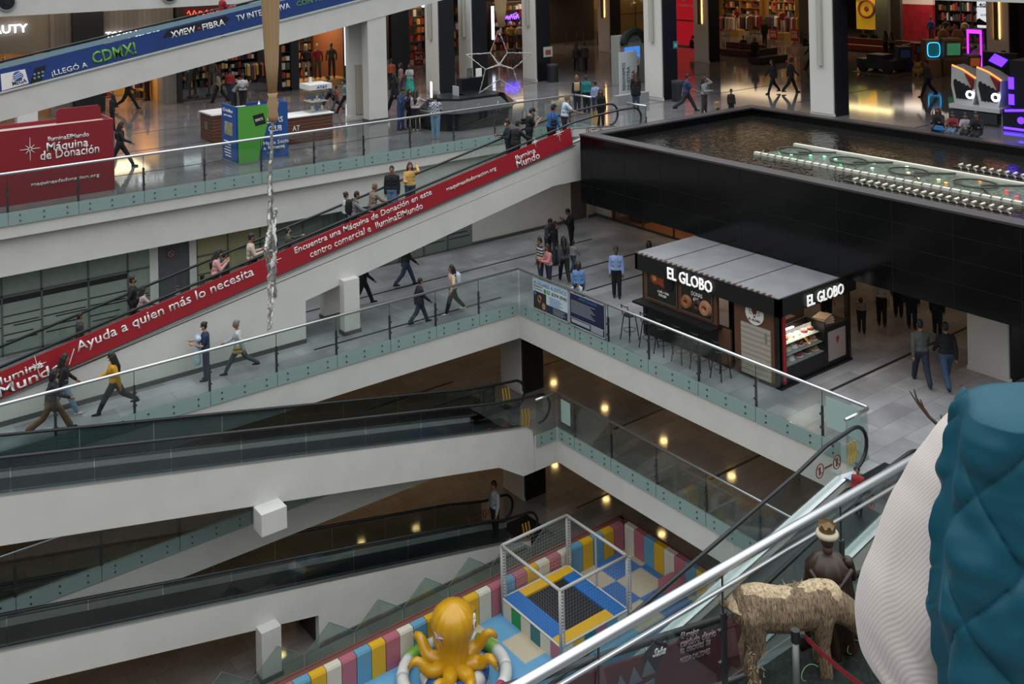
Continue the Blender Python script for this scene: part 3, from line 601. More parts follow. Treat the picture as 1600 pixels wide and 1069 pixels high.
# posters
def poster(y1_, y0_, z0_, z1_, kind):
    p = MB().box(kx0-.07, y0_, z0_, kx0-.04, y1_, z1_).build('poster', M('poster_charcoal', '#23211f', .4), G_)
    fr = MB()
    for a in ((y0_, z0_, y0_+.02, z1_), (y1_-.02, z0_, y1_, z1_), (y0_, z0_, y1_, z0_+.02), (y0_, z1_-.02, y1_, z1_)): fr.box(kx0-.08, a[0], a[1], kx0-.07, a[2], a[3])
    fr.build('poster_frame', M('poster_edge', '#6b5446', .5), p)
    X_ = kx0-.075; w_ = y1_-y0_
    if kind == 0:
        MB().sph((X_, y1_-.3*w_, z0_+.68), (.02, .22, .2), 14, 8).sph((X_, y1_-.55*w_, z0_+.6), (.02, .22, .14), 14, 8).build('bread_picture', M('bread_rust', '#8a3a20', .6), p)
        MB().sph((X_-.012, y1_-.28*w_, z0_+.72), (.015, .1, .15), 14, 8).build('bread_filling', M('bread_gold', '#c98b3f', .6, noise=.3, nscale=30), p)
        MB().lathe([(.01, 0), (.16, .0), (.2, .02)], (0, 0, 0), 16, 0, Matrix.Translation((X_-.01, y0_+.25*w_, z0_+.62)) @ Matrix.Rotation(-math.pi/2, 4, 'Y')).build('cup_picture', M('cup_black', '#0c0b0a', .3), p)
        text('CAFÉ + PAN', (X_-.006, y1_-.38*w_, z0_+.28), (0, -1, 0), (0, 0, 1), .45, .09, WTX, G_, 'poster_lettering')
        text('POR $50', (X_-.006, y1_-.42*w_, z0_+.17), (0, -1, 0), (0, 0, 1), .3, .08, WTX, G_, 'poster_lettering')
    else:
        text('DONAS', (X_-.006, y1_-.36*w_, z1_-.2), (0, -1, 0), (0, 0, 1), .42, .12, WTX, G_, 'poster_lettering')
        text('6X5', (X_-.006, y1_-.42*w_, z1_-.34), (0, -1, 0), (0, 0, 1), .2, .1, WTX, G_, 'poster_lettering')
        for c_, r_, m_ in ((y1_-.2*w_, .2, M('donut_glaze', '#8c5a34', .5, noise=.3, nscale=25)), (y1_-.55*w_, .17, M('donut_dark', '#3a2218', .5)), (y1_-.8*w_, .22, M('donut_pale', '#a07050', .5, noise=.25, nscale=25))):
            MB().path([(X_-.005, c_+r_*.62*math.cos(a), z0_+.3+r_*.62*math.sin(a)) for a in [2*math.pi*i/18 for i in range(18)]], r_*.42, 6, close=True, flat=1).build('donut_picture', m_, p)
    return p
poster(22.1, 20.85, Z2+1.2, Z2+1.98, 0); poster(20.7, 19.5, Z2+1.2, Z2+1.95, 1)
text('EL GLOBO', (kx0-.23, 21.05, KZ-.44), (0, -1, 0), (0, 0, 1), 1.72, .34, M('kiosk_letter', '#f2f2ee', .5, emit=.45), G_, 'sign_lettering', ex=.03, bold=.012)
text('EL GLOBO', (22.55, ky0-.19, KZ-.46), (1, 0, 0), (0, 0, 1), 1.62, .3, M('kiosk_letter'), G_, 'sign_lettering', ex=.03, bold=.012)
# counter side (faces -y): glass cake case, side cabinet
MB().box(kx0+.3, ky0+.02, Z2+.05, 23.6, ky0+.65, Z2+.5).box(23.6, ky0+.02, Z2, kx1-.12, ky0+.6, Z2+1.15).box(kx0, ky0-.05, Z2, kx1, ky0+.7, Z2+.06).build('counter_base', KB, G_)
MB().box(23.72, ky0, Z2+.2, 24.5, ky0+.02, Z2+1.0).build('counter_poster', M('faded_pink_paper', '#8d7f7a', .7), G_)
MB().prism([(24.05, Z2+.78), (24.12, Z2+.6), (24.2, Z2+.78), (24.12, Z2+.82)], 'y', ky0-.01, ky0).build('heart_mark', M('kiosk_red'), G_)
cs = thing('cake_display_case', 'curved glass pastry case with lit shelves in the bakery kiosk', 'display case', (22.7, ky0+.35, Z2+.5))
prof = [(ky0+.02, Z2+.5), (ky0+.06, Z2+.85), (ky0+.2, Z2+1.12), (ky0+.42, Z2+1.28)]
mb = MB()
for (a, za), (b_, zb) in zip(prof[:-1], prof[1:]): mb.add([(21.92, a, za), (23.58, a, za), (23.58, b_, zb), (21.92, b_, zb)], [(0, 1, 2, 3)])
mb.build('curved_glass', GLS, cs)
MB().box(21.9, ky0+.06, Z2+.5, 23.6, ky0+.62, Z2+.52).box(21.9, ky0+.1, Z2+.76, 23.6, ky0+.62, Z2+.775).box(21.9, ky0+.2, Z2+1.0, 23.6, ky0+.62, Z2+1.015).build('shelf', M('shelf_glass_grey', '#97a19d', .2), cs)
MB().box(21.88, ky0+.02, Z2+.5, 21.92, ky0+.65, Z2+1.3).box(23.58, ky0+.02, Z2+.5, 23.62, ky0+.65, Z2+1.3).box(21.88, ky0+.62, Z2+.5, 23.62, ky0+.66, Z2+1.3).build('case_frame', KB, cs)
MB().box(21.95, ky0+.4, Z2+1.27, 22.75, ky0+.45, Z2+1.3).build('light_tube', M('case_tube', '#dfe8ff', .4, emit=6), cs)
area('case_lamp', (22.7, ky0+.35, Z2+1.26), 1.5, .2, 7, (1, .9, .75))
cc = [('#d8c7a0', 'cream'), ('#6a3b22', 'chocolate'), ('#e2ddd0', 'white'), ('#b06a35', 'caramel'), ('#9a3a3a', 'berry')]
k = 0
for lv, (z, y_, n_) in enumerate(((Z2+.52, ky0+.3, 5), (Z2+.775, ky0+.36, 6), (Z2+1.015, ky0+.42, 6))):
    for i in range(n_):
        x = 22.08+i*(1.4/(n_-1)); c_, nm = cc[(i*2+lv*3) % 5]; k += 1
        lv_ = ('bottom', 'middle', 'top')[lv]; pos = ('leftmost', 'second from the left', 'third from the left', 'fourth from the left', 'fifth from the left', 'sixth from the left')[i]
        t = thing('cake', '%s round cake on the %s shelf of the bakery case, %s' % (nm, lv_, pos), 'cake', (x, y_, z), group='cakes in the bakery case')
        MB().lathe([(.01, 0), (.13, 0), (.13, .01), (.01, .012)], (x, y_, z), 16).build('plate', WTX, t)
        MB().lathe([(.1, .012), (.1, .075), (.09, .085), (.01, .085)], (x, y_, z), 16).build('sponge', M('cake_'+nm, c_, .6), t)
        mb = MB(); [mb.sph((x+.07*math.cos(a), y_+.07*math.sin(a), z+.092), .016, 6, 4) for a in [2*math.pi*q/6 for q in range(6)]]
        mb.build('topping', M('topping_'+cc[(i+lv+1) % 5][1], cc[(i+lv+1) % 5][0], .5), t)
MB().box(kx0+.3, 18.6, Z2, kx1-.3, 18.7, KZ-.5).build('inner_dark_panel', M('kiosk_inner', '#3b2a20', .7), G_)
area('kiosk_lamp', (23.2, 18.0, KZ-.55), 2, .8, 12, (1, .8, .6))
# paper bags stack and pastries on the counter
t = thing('paper_bag_pile', 'pile of crumpled brown paper bags on the bakery counter', 'paper bag', (24.0, ky0+.3, Z2+1.15)); mb = MB()
for i in range(4): mb.bx((23.9+i*.05, ky0+.32+i*.02, Z2+1.17+i*.035), (.55, .36, .03), Matrix.Translation((23.9, ky0+.3, 0)) @ Matrix.Rotation(.15*i-.2, 4, 'Z') @ Matrix.Translation((-23.9, -ky0-.3, 0)))
mb.build('bag', M('kraft_paper', '#9a8570', .8), t)
for i, (x, y, c_) in enumerate(((22.0, 18.25, '#d8892c'), (22.35, 18.35, '#b5522a'), (22.75, 18.4, '#8d4a2a'), (23.1, 18.4, '#a06040'))):
    tag(MB().box(x-.14, y-.1, Z2+1.3, x+.14, y+.1, Z2+1.36).sph((x-.06, y, Z2+1.38), (.06, .05, .05), 8, 6).sph((x+.07, y, Z2+1.38), (.06, .05, .05), 8, 6).build('pastry_tray', M('pastry%d' % i, c_, .5)), 'tray of %s pastries behind the bakery counter, %s' % (['orange glazed', 'reddish', 'dark brown', 'tan'][i], ['leftmost', 'second', 'third', 'rightmost'][i]), 'pastry')
MB().box(21.9, 18.1, Z2, 23.4, 18.58, Z2+1.3).build('back_counter', M('kiosk_inner'), G_)
# bar stools
def stool(x, y, lab):
    t = thing('bar_stool', lab, 'stool', (x, y, Z2), 0, 'black bar stools along the bakery counter')
    MB().lathe([(.01, .72), (.17, .72), (.18, .75), (.16, .78), (.01, .78)], (0, 0, 0), 16).build('seat', KB, t, local=True)
    for sx_ in (-1, 1):
        for sy_ in (-1, 1): MB().tube((sx_*.12, sy_*.12, .73), (sx_*.2, sy_*.2, 0), .016, n=6).build('leg', KB, t, local=True)
    MB().path([(.18*math.cos(a), .18*math.sin(a), .3) for a in [math.pi*i/8 for i in range(16)]], .01, 5, close=True).build('foot_ring', KB, t, local=True)
    mb = MB().tube((-.15, -.13, .76), (-.2, -.14, 1.06), .014, n=6).tube((-.15, .13, .76), (-.2, .14, 1.06), .014, n=6)
    for z in (.92, 1.04): mb.path([(-.18, -.14, z), (-.23, 0, z), (-.18, .14, z)], .016, 6)
    mb.build('backrest', KB, t, local=True); return t
for i, y in enumerate((22.3, 21.5, 20.9, 20.2, 19.5, 18.75)):
    stool(kx0-.62, y, 'black metal bar stool at the bakery counter, %s' % ('at the far left end', 'second from the far end', 'third from the far end', 'fourth from the far end', 'fifth from the far end', 'nearest the brown door')[i])
# adverts tied to the railing
def xr(px, py): return PX(px, py, 20.30)
AX = 20.33
def board(name, lab, ya, yb, col, frame):
    t = thing(name, lab, 'advert', (AX, (ya+yb)/2, Z2))
    MB().box(AX-.01, yb, Z2+.08, AX+.01, ya, Z2+1.06).build('panel', M(name+'_base', col, .6), t)
    mb = MB()
    for a in ((yb, .06, yb+.03, 1.08), (ya-.03, .06, ya, 1.08), (yb, .06, ya, .09), (yb, 1.05, ya, 1.08)): mb.box(AX-.02, a[0], Z2+a[1], AX-.01, a[2], Z2+a[3])
    mb.build('frame', M('advert_frame_grey', '#9aa0a3', .5), t); return t
A1 = board('hearing_aid_advert', 'pale hearing aid advert board on the railing with an ear picture', 26.15, 24.35, '#b9c9cc', 1)
T_ = AX-.012
def tx(s, y, z, w_, h_, m_, p_, **k): return text(s, (T_, y, Z2+z), (0, -1, 0), (0, 0, 1), w_, h_, m_, p_, 'advert_lettering', ex=.004, **k)
BL = M('advert_blue', '#2f6ca3', .6); NV = M('advert_navy', '#1c2440', .6); IK = M('advert_ink', '#23262b', .6)
tx('AUXILIARES AUDITIVOS', 26.08, .88, 1.65, .13, BL, A1, bold=.008); tx('DESCUENTOS Y', 26.08, .8, .45, .05, IK, A1); tx('ECONÓMICOS', 26.08, .72, .45, .05, IK, A1); tx('55 6594 0940', 25.4, .7, .98, .12, IK, A1, bold=.008)
MB().lathe([(.01, 0), (.07, 0), (.07, .01), (.01, .01)], (0, 0, 0), 16, 0, Matrix.Translation((T_, 25.5, Z2+.76)) @ Matrix.Rotation(-math.pi/2, 4, 'Y')).build('phone_emblem', M('phone_green', '#3f8f4a', .6), A1)
MB().box(T_-.004, 25.45, Z2+.1, T_, 26.1, Z2+.66).build('picture_ground', M('ear_ground', '#2c2320', .6), A1)
MB().path([(T_-.006, 25.78, Z2+.28), (T_-.006, 25.72, Z2+.38), (T_-.006, 25.7, Z2+.48), (T_-.006, 25.77, Z2+.56), (T_-.006, 25.85, Z2+.5), (T_-.006, 25.84, Z2+.4), (T_-.006, 25.78, Z2+.34)], .03, 6, flat=.6).sph((T_, 25.58, Z2+.25), (.006, .13, .15)).build('ear_picture', M('ear_skin', '#9b7360', .6), A1)
mb = MB()
for r_ in (.08, .13, .18): mb.path([(T_-.006, 25.95+r_*math.cos(a), Z2+.5+r_*math.sin(a)) for a in [.3+.15*i for i in range(9)]], .01, 5)
mb.build('sound_waves', M('wave_blue', '#6fa4d8', .6), A1)
MB().box(T_-.004, 24.4, Z2+.1, T_, 25.44, Z2+.36).build('lower_panel', NV, A1)
mb = MB()
for i in range(5): mb.box(T_-.006, 24.75-.1*(i % 2), Z2+.62-i*.055, T_-.001, 25.28, Z2+.635-i*.055)
mb.build('fine_print', BL, A1)
mb = MB()
for i in range(4): mb.box(T_-.008, 24.5+.1*(i % 2), Z2+.3-i*.05, T_-.004, 25.1, Z2+.315-i*.05)
mb.build('fine_print', M('advert_frame_grey'), A1)
A2 = board('clinic_advert', 'dark navy clinic advert board on the railing beside the leaning child', 24.3, 22.65, '#131c3c', 1)
tx('GINECÓLOGO', 23.85, .93, .85, .09, BL, A2, bold=.01)
mb = MB()
for i in range(9): mb.box(T_-.004, 23.1+.07*(i*7 % 4), Z2+.83-i*.045, T_, 24.22, Z2+.843-i*.045)
mb.box(T_-.004, 22.7, Z2+.3, T_, 24.25, Z2+.32)
mb.build('fine_print', M('advert_frame_grey'), A2)
mb = MB().box(T_-.004, 22.75, Z2+.12, T_, 23.3, Z2+.3); mb.build('lower_panel', M('advert_pale', '#8c8f99', .6), A2)
MB().box(T_-.005, 23.35, Z2+.16, T_, 24.2, Z2+.27).build('lower_strip', M('advert_frame_grey'), A2)
# ---------------- ground-floor play area ----------------
VC = {'p': ('vinyl_pink', '#a8626e', 'pink'), 'b': ('vinyl_blue', '#5f93ad', 'light blue'), 'y': ('vinyl_yellow', '#d0a21e', 'yellow'), 'c': ('vinyl_cream', '#c9c3b2', 'cream'), 't': ('vinyl_teal', '#1f6a74', 'teal'), 'r': ('vinyl_rose', '#b59a94', 'dusty rose')}
def V(k): return M(VC[k][0], VC[k][1], .45)
PLY0, PLY1, PLX1 = 17.0, 24.0, 22.15
ORD = {}
def pad(x0, y0, x1, y1, k, lab, h=.85):
    t = thing('wall_pad', lab, 'padding', ((x0+x1)/2, (y0+y1)/2, 0), group='padded wall panels of the play area')
    b_ = .04; MB().box(x0, y0, .0, x1, y1, h-.06).build('cover', V(k), t)
    if y1-y0 < x1-x0+.01 and y0 > 23: MB().prism([(y0, h-.06), (y0+.03, h), (y1+.06, h), (y1+.06, h-.06)], 'x', x0, x1).build('top_roll', V(k), t)
    else: MB().prism([(x0, h-.06), (x0+.03, h), (x1+.06, h), (x1+.06, h-.06)], 'y', y0, y1).build('top_roll', V(k), t)
    return t
seq = 'pbrtpcpycpbypcbytyycp'+'bpycpcbybyp'
seq = 'ryb'+'rpbycpbypcbyytycp'+'bpycpcbybyp'
x_edges = [8.0+i*.434 for i in range(len(seq)+1)]
# anchor: last edge at X=21.98
x_edges = [21.98-(len(seq)-i)*.4335 for i in range(len(seq)+1)]
for i, k in enumerate(seq):
    pad(x_edges[i]+.01, 23.82, x_edges[i+1]-.01, 23.98, k, '%s %s padded panel of the play-area back wall, counting from the far corner' % (nth(seq[i+1:].count(k)), VC[k][2]))
for i, k in enumerate('cpbycpbycpb'):
    y = 23.8-i*.4335; pad(21.98, y-.42, 22.12, y, k, '%s %s padded panel of the play-area side wall, counting from the far corner' % (nth('cpbycpbycpb'[:i].count(k)), VC[k][2]))
o = MB().box(7.5, 23.99, .0, 22.2, 24.2, .84).box(7.5, 24.2, .78, 22.3, 24.26, .86).box(22.13, 12, 0, 22.3, 24.2, .84).build('play_area_wall', M('play_wall_wood', '#6b4038', .6)); tag(o, 'low reddish wooden wall that backs the padded play area', 'wall')
MB().box(22.0, 23.9, .84, 22.3, 24.2, .9)
# foam floor mats: 1 m puzzle squares
MBL = [M('mat_blue', '#3f6ea8', .7), M('mat_light_blue', '#5f98bd', .7), M('mat_cream', '#b8ad95', .7), M('mat_deep_blue', '#2a5f93', .7)]
def mat_(x, y, m, s=1.08, lab=''):
    n = 12; pts = []
    def edge(ax, ay, bx, by):
        for i in range(n):
            for f_, o_ in ((i/n, 0), ((i+.5)/n, 0), ((i+.5)/n, .035), ((i+1)/n, .035)):
                dx, dy = bx-ax, by-ay; L = math.hypot(dx, dy); pts.append((ax+dx*f_+dy/L*o_, ay+dy*f_-dx/L*o_))
    edge(x, y, x+s, y); edge(x+s, y, x+s, y+s); edge(x+s, y+s, x, y+s); edge(x, y+s, x, y)
    return pts
mats_spec = []
for i in range(13):
    for j in range(7):
        x = 20.68-1.08*(i-1)-.0; y = 22.85-1.08*(j)
        if x < 8: continue
        c_ = 2 if (i+j) % 2 == 0 else (0 if i < 3 else 1)
        if i >= 3 and (i*3+j*5) % 7 < 4 and c_ == 2: c_ = 1
        fx_ = (x+.5)*FW[0]+(y+.5)*FW[1]; u_ = 800+((x+.5)*RT[0]+(y+.5)*RT[1])/fx_*F+HC/fx_*F*sr; v_ = YH+HC/fx_*F
        if v_ > 1105 or u_ < 540: continue
        mats_spec.append((x, y, c_, i, j))
rows = ['first', 'second', 'third', 'fourth', 'fifth', 'sixth', 'seventh']
for x, y, c_, i, j in mats_spec:
    y1_ = min(y+1.08, 23.8); x1_ = min(x+1.08, 21.97)
    o = MB().prism([(px_, py_) for px_, py_ in mat_(x, y, 0, 1.08)], 'z', .0, .02+.0012*((i+j*2) % 3)).build('foam_mat', MBL[c_])
    tag(o, '%s puzzle-edged foam floor mat, %s row from the back, %s from the right wall' % (['blue', 'light blue', 'cream', 'deep blue'][c_], rows[j], nth(i)), 'mat', 'foam puzzle mats of the play floor')
# glass fence with house-shaped panes
fx = [6.9, 8.35, 9.8, 11.26, 12.71, 14.2, 15.7, 17.19, 18.7, 20.2]
for i in range(len(fx)-1):
    a, b_ = fx[i]+.03, fx[i+1]-.03; pk = 1.62; m_ = a+(b_-a)*.48
    t = thing('glass_fence_panel', 'house-shaped clear glass fence pane behind the play area, %s from the left' % nth(i), 'glass fence', ((a+b_)/2, 24.4, 0), group='house-shaped glass panes behind the play area')
    MB().prism([(a, .02), (b_, .02), (b_, 1.08), (m_, pk-.0), (a, 1.08)], 'y', 24.395, 24.405).build('glass_pane', glass('green_glass', '#dfe9e4', .8, .06, '#9db3ab'), t)
    mb = MB(); mb.path([(a, 24.4, 1.08), (m_, 24.4, pk), (b_, 24.4, 1.08)], .01, 5); mb.box(a, 24.38, 0, b_, 24.42, .05); mb.box(a-.02, 24.385, 0, a, 24.415, 1.1)
    mb.build('pane_edge', M('glass_edge_green', '#5c6d68', .3), t)
# trampoline
TX0, TX1, TY0, TY1 = 17.1, 19.55, 21.1, 23.72
tr = thing('trampoline', 'square trampoline with blue and yellow pads inside a grey tube cage', 'trampoline', ((TX0+TX1)/2, (TY0+TY1)/2, 0))
for i in range(6):
    k = 'cbctcp'[i]; y1_ = TY1-i*(TY1-TY0)/6
    MB().box(TX0-.02, y1_-(TY1-TY0)/6+.004, .02, TX0+.04, y1_-.004, .46).build('side_pad', V(k) if k != 'b' else M('vinyl_green', '#2f8a3c', .5), tr)
    x1_ = TX0+i*(TX1-TX0)/6; MB().box(x1_+.004, TY0-.02, .02, x1_+(TX1-TX0)/6-.004, TY0+.04, .46).build('side_pad', V('cytpbc'[i]), tr)
MB().box(TX0+.04, TY0+.04, .02, TX1, TY1, .44).build('base', M('tramp_frame', '#8f8f8b', .5), tr)
MB().box(TX0+.55, TY0+.4, .45, TX1-.5, TY1-.35, .462).build('jump_mat', stripes('black_web', ('#161619', '#202125'), 'X', 20, .7), tr)
tb = M('tramp_blue', '#2467ad', .5); ty_ = M('tramp_yellow', '#d6a71c', .5)
MB().box(TX0+.03, TY0+.4, .46, TX0+.55, TY1-.02, .52).build('frame_pad', tb, tr); MB().box(TX1-.5, TY0+.03, .46, TX1-.03, TY1-.35, .52).build('frame_pad', tb, tr)
MB().box(TX0+.03, TY0+.03, .46, TX1-.5, TY0+.4, .52).build('frame_pad', ty_, tr); MB().box(TX0+.55, TY1-.36, .46, TX1-.03, TY1-.03, .52).build('frame_pad', ty_, tr)
TUBE = M('foam_grey_tube', '#a9a8a4', .5)
mb = MB()
for x, y in ((TX0, TY0), (TX0, TY1), (TX1, TY0), (TX1, TY1)): MB().tube((x, y, .02), (x, y, 2.02), .045, n=10).build('cage_post', TUBE, tr, smooth=True); MB().tube((x+.1, y-.03, .48), (x+.1, y-.03, 1.98), .025, n=8).build('net_pole', TUBE, tr)
MB().tube((TX1, (TY0+TY1)/2, .48), (TX1, (TY0+TY1)/2, 2.0), .03, n=8).build('cage_post', TUBE, tr)
for a, b_ in (((TX0, TY0), (TX1, TY0)), ((TX1, TY0), (TX1, TY1)), ((TX1, TY1), (TX0, TY1)), ((TX0, TY1), (TX0, TY0))):
    MB().tube((*a, 2.02), (*b_, 2.02), .045, n=10).build('top_rail', TUBE, tr, smooth=True)
    MB().tube((*a, .5), (*b_, .5), .03, n=8).build('lower_rail', M('rail_white', '#c6c4bd', .5), tr)
mb = MB()
for k in range(24):
    f = (k+.5)/24; x = TX0+(TX1-TX0)*f; y = TY0+(TY1-TY0)*f
    mb.tube((x, TY0, .52), (x, TY0, 2.0), .0016, n=3); mb.tube((x, TY1, .52), (x, TY1, 2.0), .0016, n=3); mb.tube((TX0, y, .52), (TX0, y, 2.0), .0016, n=3)
for k in range(15):
    z = .56+k*.1; mb.path([(TX1, TY0, z), (TX0, TY0, z), (TX0, TY1, z), (TX1, TY1, z)], .0016, 3)
mb.build('safety_net', M('net_cord', '#b9b9b4', .7), tr)
mb = MB()
for x, y in ((TX0, TY0), (TX0, TY1), (TX1, TY0), (TX1, TY1)):
    for i in range(16): mb.bx((x+.05, y-.02, .58+i*.088), (.05, .02, .035), Matrix())
mb.build('net_lacing', WTX, tr)
# octopus on a round inflatable
oc = P(703, 1058, 0); ox, oy = oc.x+.05, oc.y-.15
rg = thing('inflatable_ring', 'round white inflatable base with blue, green and pink panels under the octopus', 'inflatable', (ox, oy, .02)); RW = M('inflatable_white', '#cfcfca', .4)
n = 40
for nm, r_, h_, sg, ms in (('outer_tube', 1.36, .3, 1, [RW, M('infl_pink', '#b8456a', .4), M('infl_green', '#6fa03a', .4)]), ('inner_tube', .72, .36, 1, [M('infl_blue', '#1f4f94', .4), RW])):
    segs = 12
    for i in range(segs):
        a0, a1 = 2*math.pi*i/segs, 2*math.pi*(i+1)/segs
        m_ = (ms[i % 2] if len(ms) == 2 else (ms[0] if i % 3 or False else ms[1 if i > 5 else 2]))
        MB().path([(ox+r_*math.cos(a0+(a1-a0)*k/5), oy+r_*math.sin(a0+(a1-a0)*k/5), .02+h_*.55) for k in range(6)], h_*.55*(1.0), 14, flat=1.0).build(nm, m_, rg, smooth=True)
MB().lathe([(.01, .1), (.5, .1), (.6, .16)], (ox, oy, .02), 24).build('base_disc', M('infl_blue'), rg)
OY = M('octopus_yellow', '#c4920f', .35, noise=.08, nscale=3, coat=.3)
ok_ = thing('inflatable_octopus', 'shiny yellow inflatable octopus with curling arms and a star on its head', 'inflatable', (ox, oy, .1))
mb = MB(); prof = [(.02, 2.05), (.12, 2.04), (.36, 1.95), (.53, 1.78), (.6, 1.56), (.57, 1.36), (.48, 1.16), (.4, 1.0), (.37, .8), (.39, .6), (.44, .42), (.46, .25), (.3, .14), (.02, .12)][::-1]
nn = 64; rings = []
for r_, z in prof: rings.append([(ox+r_*(1-.05*(1 if j % 4 == 0 else 0))*math.cos(2*math.pi*j/nn), oy+r_*(1-.05*(1 if j % 4 == 0 else 0))*math.sin(2*math.pi*j/nn), z) for j in range(nn)])
mb.ring(rings); mb.build('head', OY, ok_, smooth=True)
base = math.atan2(-oy, -ox)
for i in range(8):
    a = base+math.radians(22+45*i); d = Vector((math.cos(a), math.sin(a), 0)); s_ = Vector((-d.y, d.x, 0))
    k = (1.35, 1.2, 1.15, 1.3, 1.35, 1.15, 1.2, 1.3)[i]; up = (.35, .7, .95, 1.25, 1.3, .95, .75, .4)[i]
    P0 = Vector((ox, oy, .35)); pts = []; rs = []
    for q in range(13):
        t_ = q/12; r_ = .3+t_*.85*k*.85; z = .2*math.sin(t_*3)*0+up*(t_**1.3)*.75+.05*math.sin(t_*9)
        if t_ > .75: u_ = (t_-.75)/.25; r_ += .05*u_; z -= .28*u_*u_
        pts.append(P0+d*r_+s_*.12*math.sin(t_*4)+Vector((0, 0, z))); rs.append(.17*(1-t_)**.6+.055)
    mb = MB().path(pts, rs, 14); mb.sph(pts[-1], rs[-1], 10, 6); mb.build('arm', OY, ok_, smooth=True)
cd_ = Vector((-ox, -oy, 0)).normalized(); rt_ = Vector((-cd_.y, cd_.x, 0))
hc = Vector((ox, oy, 1.5))
def onhead(ang, z, r_=.5): d = Matrix.Rotation(ang, 3, 'Z') @ cd_; return Vector((ox, oy, z))+d*r_, d
p_, d_ = onhead(1.15, 1.6, .6)
ey = MB().sph(p_, (.05, .05, .16), 14, 8, 0).sph(p_+Vector((0, 0, .17)), (.04, .04, .1)).build('eye', WTX, ok_, smooth=True)
MB().path([p_+d_*.05+Vector((0, 0, .06*math.cos(a)))+d_.cross(Vector((0, 0, 1)))*.06*math.sin(a) for a in [math.pi*i/6 for i in range(7)]], .012, 6).build('eyelid_line', BLACK, ey)
p_, d_ = onhead(-.75, 1.42, .575); u_ = d_.cross(Vector((0, 0, 1))); v_ = Vector((0, 0, 1)); mb = MB(); pts = []
for i in range(10):
    r_ = .2 if i % 2 == 0 else .08; a = math.pi/2+math.pi*i/5+.2; pts.append((r_*math.cos(a), r_*math.sin(a)))
vs = [p_+u_*a+v_*b_ for a, b_ in pts]+[p_+d_*.07]+[p_-d_*.05]
mb.add(vs, [(i, (i+1) % 10, 10) for i in range(10)]+[((i+1) % 10, i, 11) for i in range(10)]); mb.build('star', M('starfish_mauve', '#a88a94', .4), ok_)
# second mat area and small step block beyond the side wall
o = MB().box(24.2, 20.2, 0, 25.6, 22.6, .02).build('foam_mat', MBL[2]); tag(o, 'cream foam mat with blue border outside the play-area side wall', 'mat')
o = MB().box(24.05, 20.05, 0, 25.75, 22.75, .012).build('foam_mat', MBL[3]); tag(o, 'blue foam border sheet outside the play-area side wall', 'mat')
t = thing('soft_step', 'dusty pink padded seat block in the play-area corner', 'play block', (21.6, 21.3, 0)); MB().box(21.35, 21.0, .02, 21.95, 21.7, .35).build('body', V('p'), t)
t = thing('soft_step', 'small green padded bar beside the trampoline', 'play block', (19.9, 23.2, 0)); MB().box(19.75, 22.3, .02, 19.9, 23.6, .12).build('body', M('vinyl_green', '#2f8a3c', .5), t)
# downlights that mirror in the polished floors
DL = []
def downlight(px, py, zf, zc, lab):
    """place the lamp where its mirror image in the floor falls on the given pixel"""
    p = P(px, py, zf); k = (zc-zf)/(HC-zf); x, y = p.x*(1+k), p.y*(1+k)
    t = thing('downlight', lab, 'light', (x, y, zc), group='ceiling downlights of the lower halls')
    R2 = .13
    MB().lathe([(R2, -.05), (R2+.04, -.05), (R2+.04, 0), (R2, 0)], (x, y, zc), 18, 0, None, True).build('rim', WHITE, t)
    MB().lathe([(.01, -.04), (R2, -.04), (R2, -.03), (.01, -.03)], (x, y, zc), 18).build('lamp', M('warm_lamp_disc', '#ffd48a', .5, emit=34), t)
for i, (px, py) in enumerate(((865, 600), (945, 640), (1037, 691), (1143, 746))): downlight(px, py, Z1, 6.2, 'round ceiling downlight above the first-level hall, %s from the far end' % nth(i))
for i, (px, py) in enumerate(((867, 729), (947, 782), (1034, 837), (210, 842), (21, 904), (650, 827), (565, 850), (440, 1027))): downlight(px, py, 0, 2.56, 'round ceiling downlight above the ground-floor hall, ' + ('nearest the dark column', 'second from the dark column', 'third from the dark column', 'toward the lower left', 'at the far left', 'above the middle of the lowest ramp', 'left of the middle of the lowest ramp', 'above the white pier')[i])
# ---------------- third-level shopfronts ----------------
def wallr(name, px0, px1, z0, z1, m, Y=50, d=.3, **k):
    x0, x1 = PY(px0, 80, Y).x, PY(px1, 80, Y).x
    return struct(MB().box(x0, Y, z0, x1, Y+d, z1).build(name, m))
DKC = M('charcoal_cladding', '#202327', .4)
wallr('wall_shop', -60, 78, 14.9, 16.85, BEIGE); wallr('wall_brick', 79, 112, Z3, 16.85, BRICK, 49.9); wallr('wall_cladding', 115, 163, Z3, 16.85, DKC, 49.6)
wallr('wall_brick', 163, 272, 15.3, 16.85, BRICK, 49.9); wallr('wall_brick', 253, 277, Z3, 15.3, BRICK, 49.8, .8); wallr('wall_cladding', 277, 284, Z3, 16.85, DKC, 49.6)
wallr('wall_shop', 284, 545, 15.6, 16.85, DKC, 49.9); wallr('wall_cladding', 455, 467, Z3, 15.6, DKC, 49.6, .8); wallr('wall_cladding', 540, 552, Z3, 15.6, DKC, 49.7)
wallr('wall_cladding', 612, 640, Z3, 16.85, DKC, 50.3)
def Xp(px, Y=50, py=100): return PY(px, py, Y).x
def signw(s, px, py, w_, h_, m_, lab, Y=49.55, cat='sign', name='shop_sign'):
    p = PY(px, py, Y); t = thing(name, lab, cat, p); text(s, p, (1, 0, 0), (0, 0, 1), w_, h_, m_, t, 'sign_lettering', ex=.06, bold=.012); return t
signw('BEAUTY', -34, 55, 2.0, .38, M('lit_blue_white', '#e8ecff', .5, emit=2.5), 'lit white shop lettering ending in UTY on the beige wall', 49.9)
signw('TODO MODA', 165, 62, 2.6, .36, WEM, 'lit white shop lettering half hidden behind the blue ramp', 49.84)
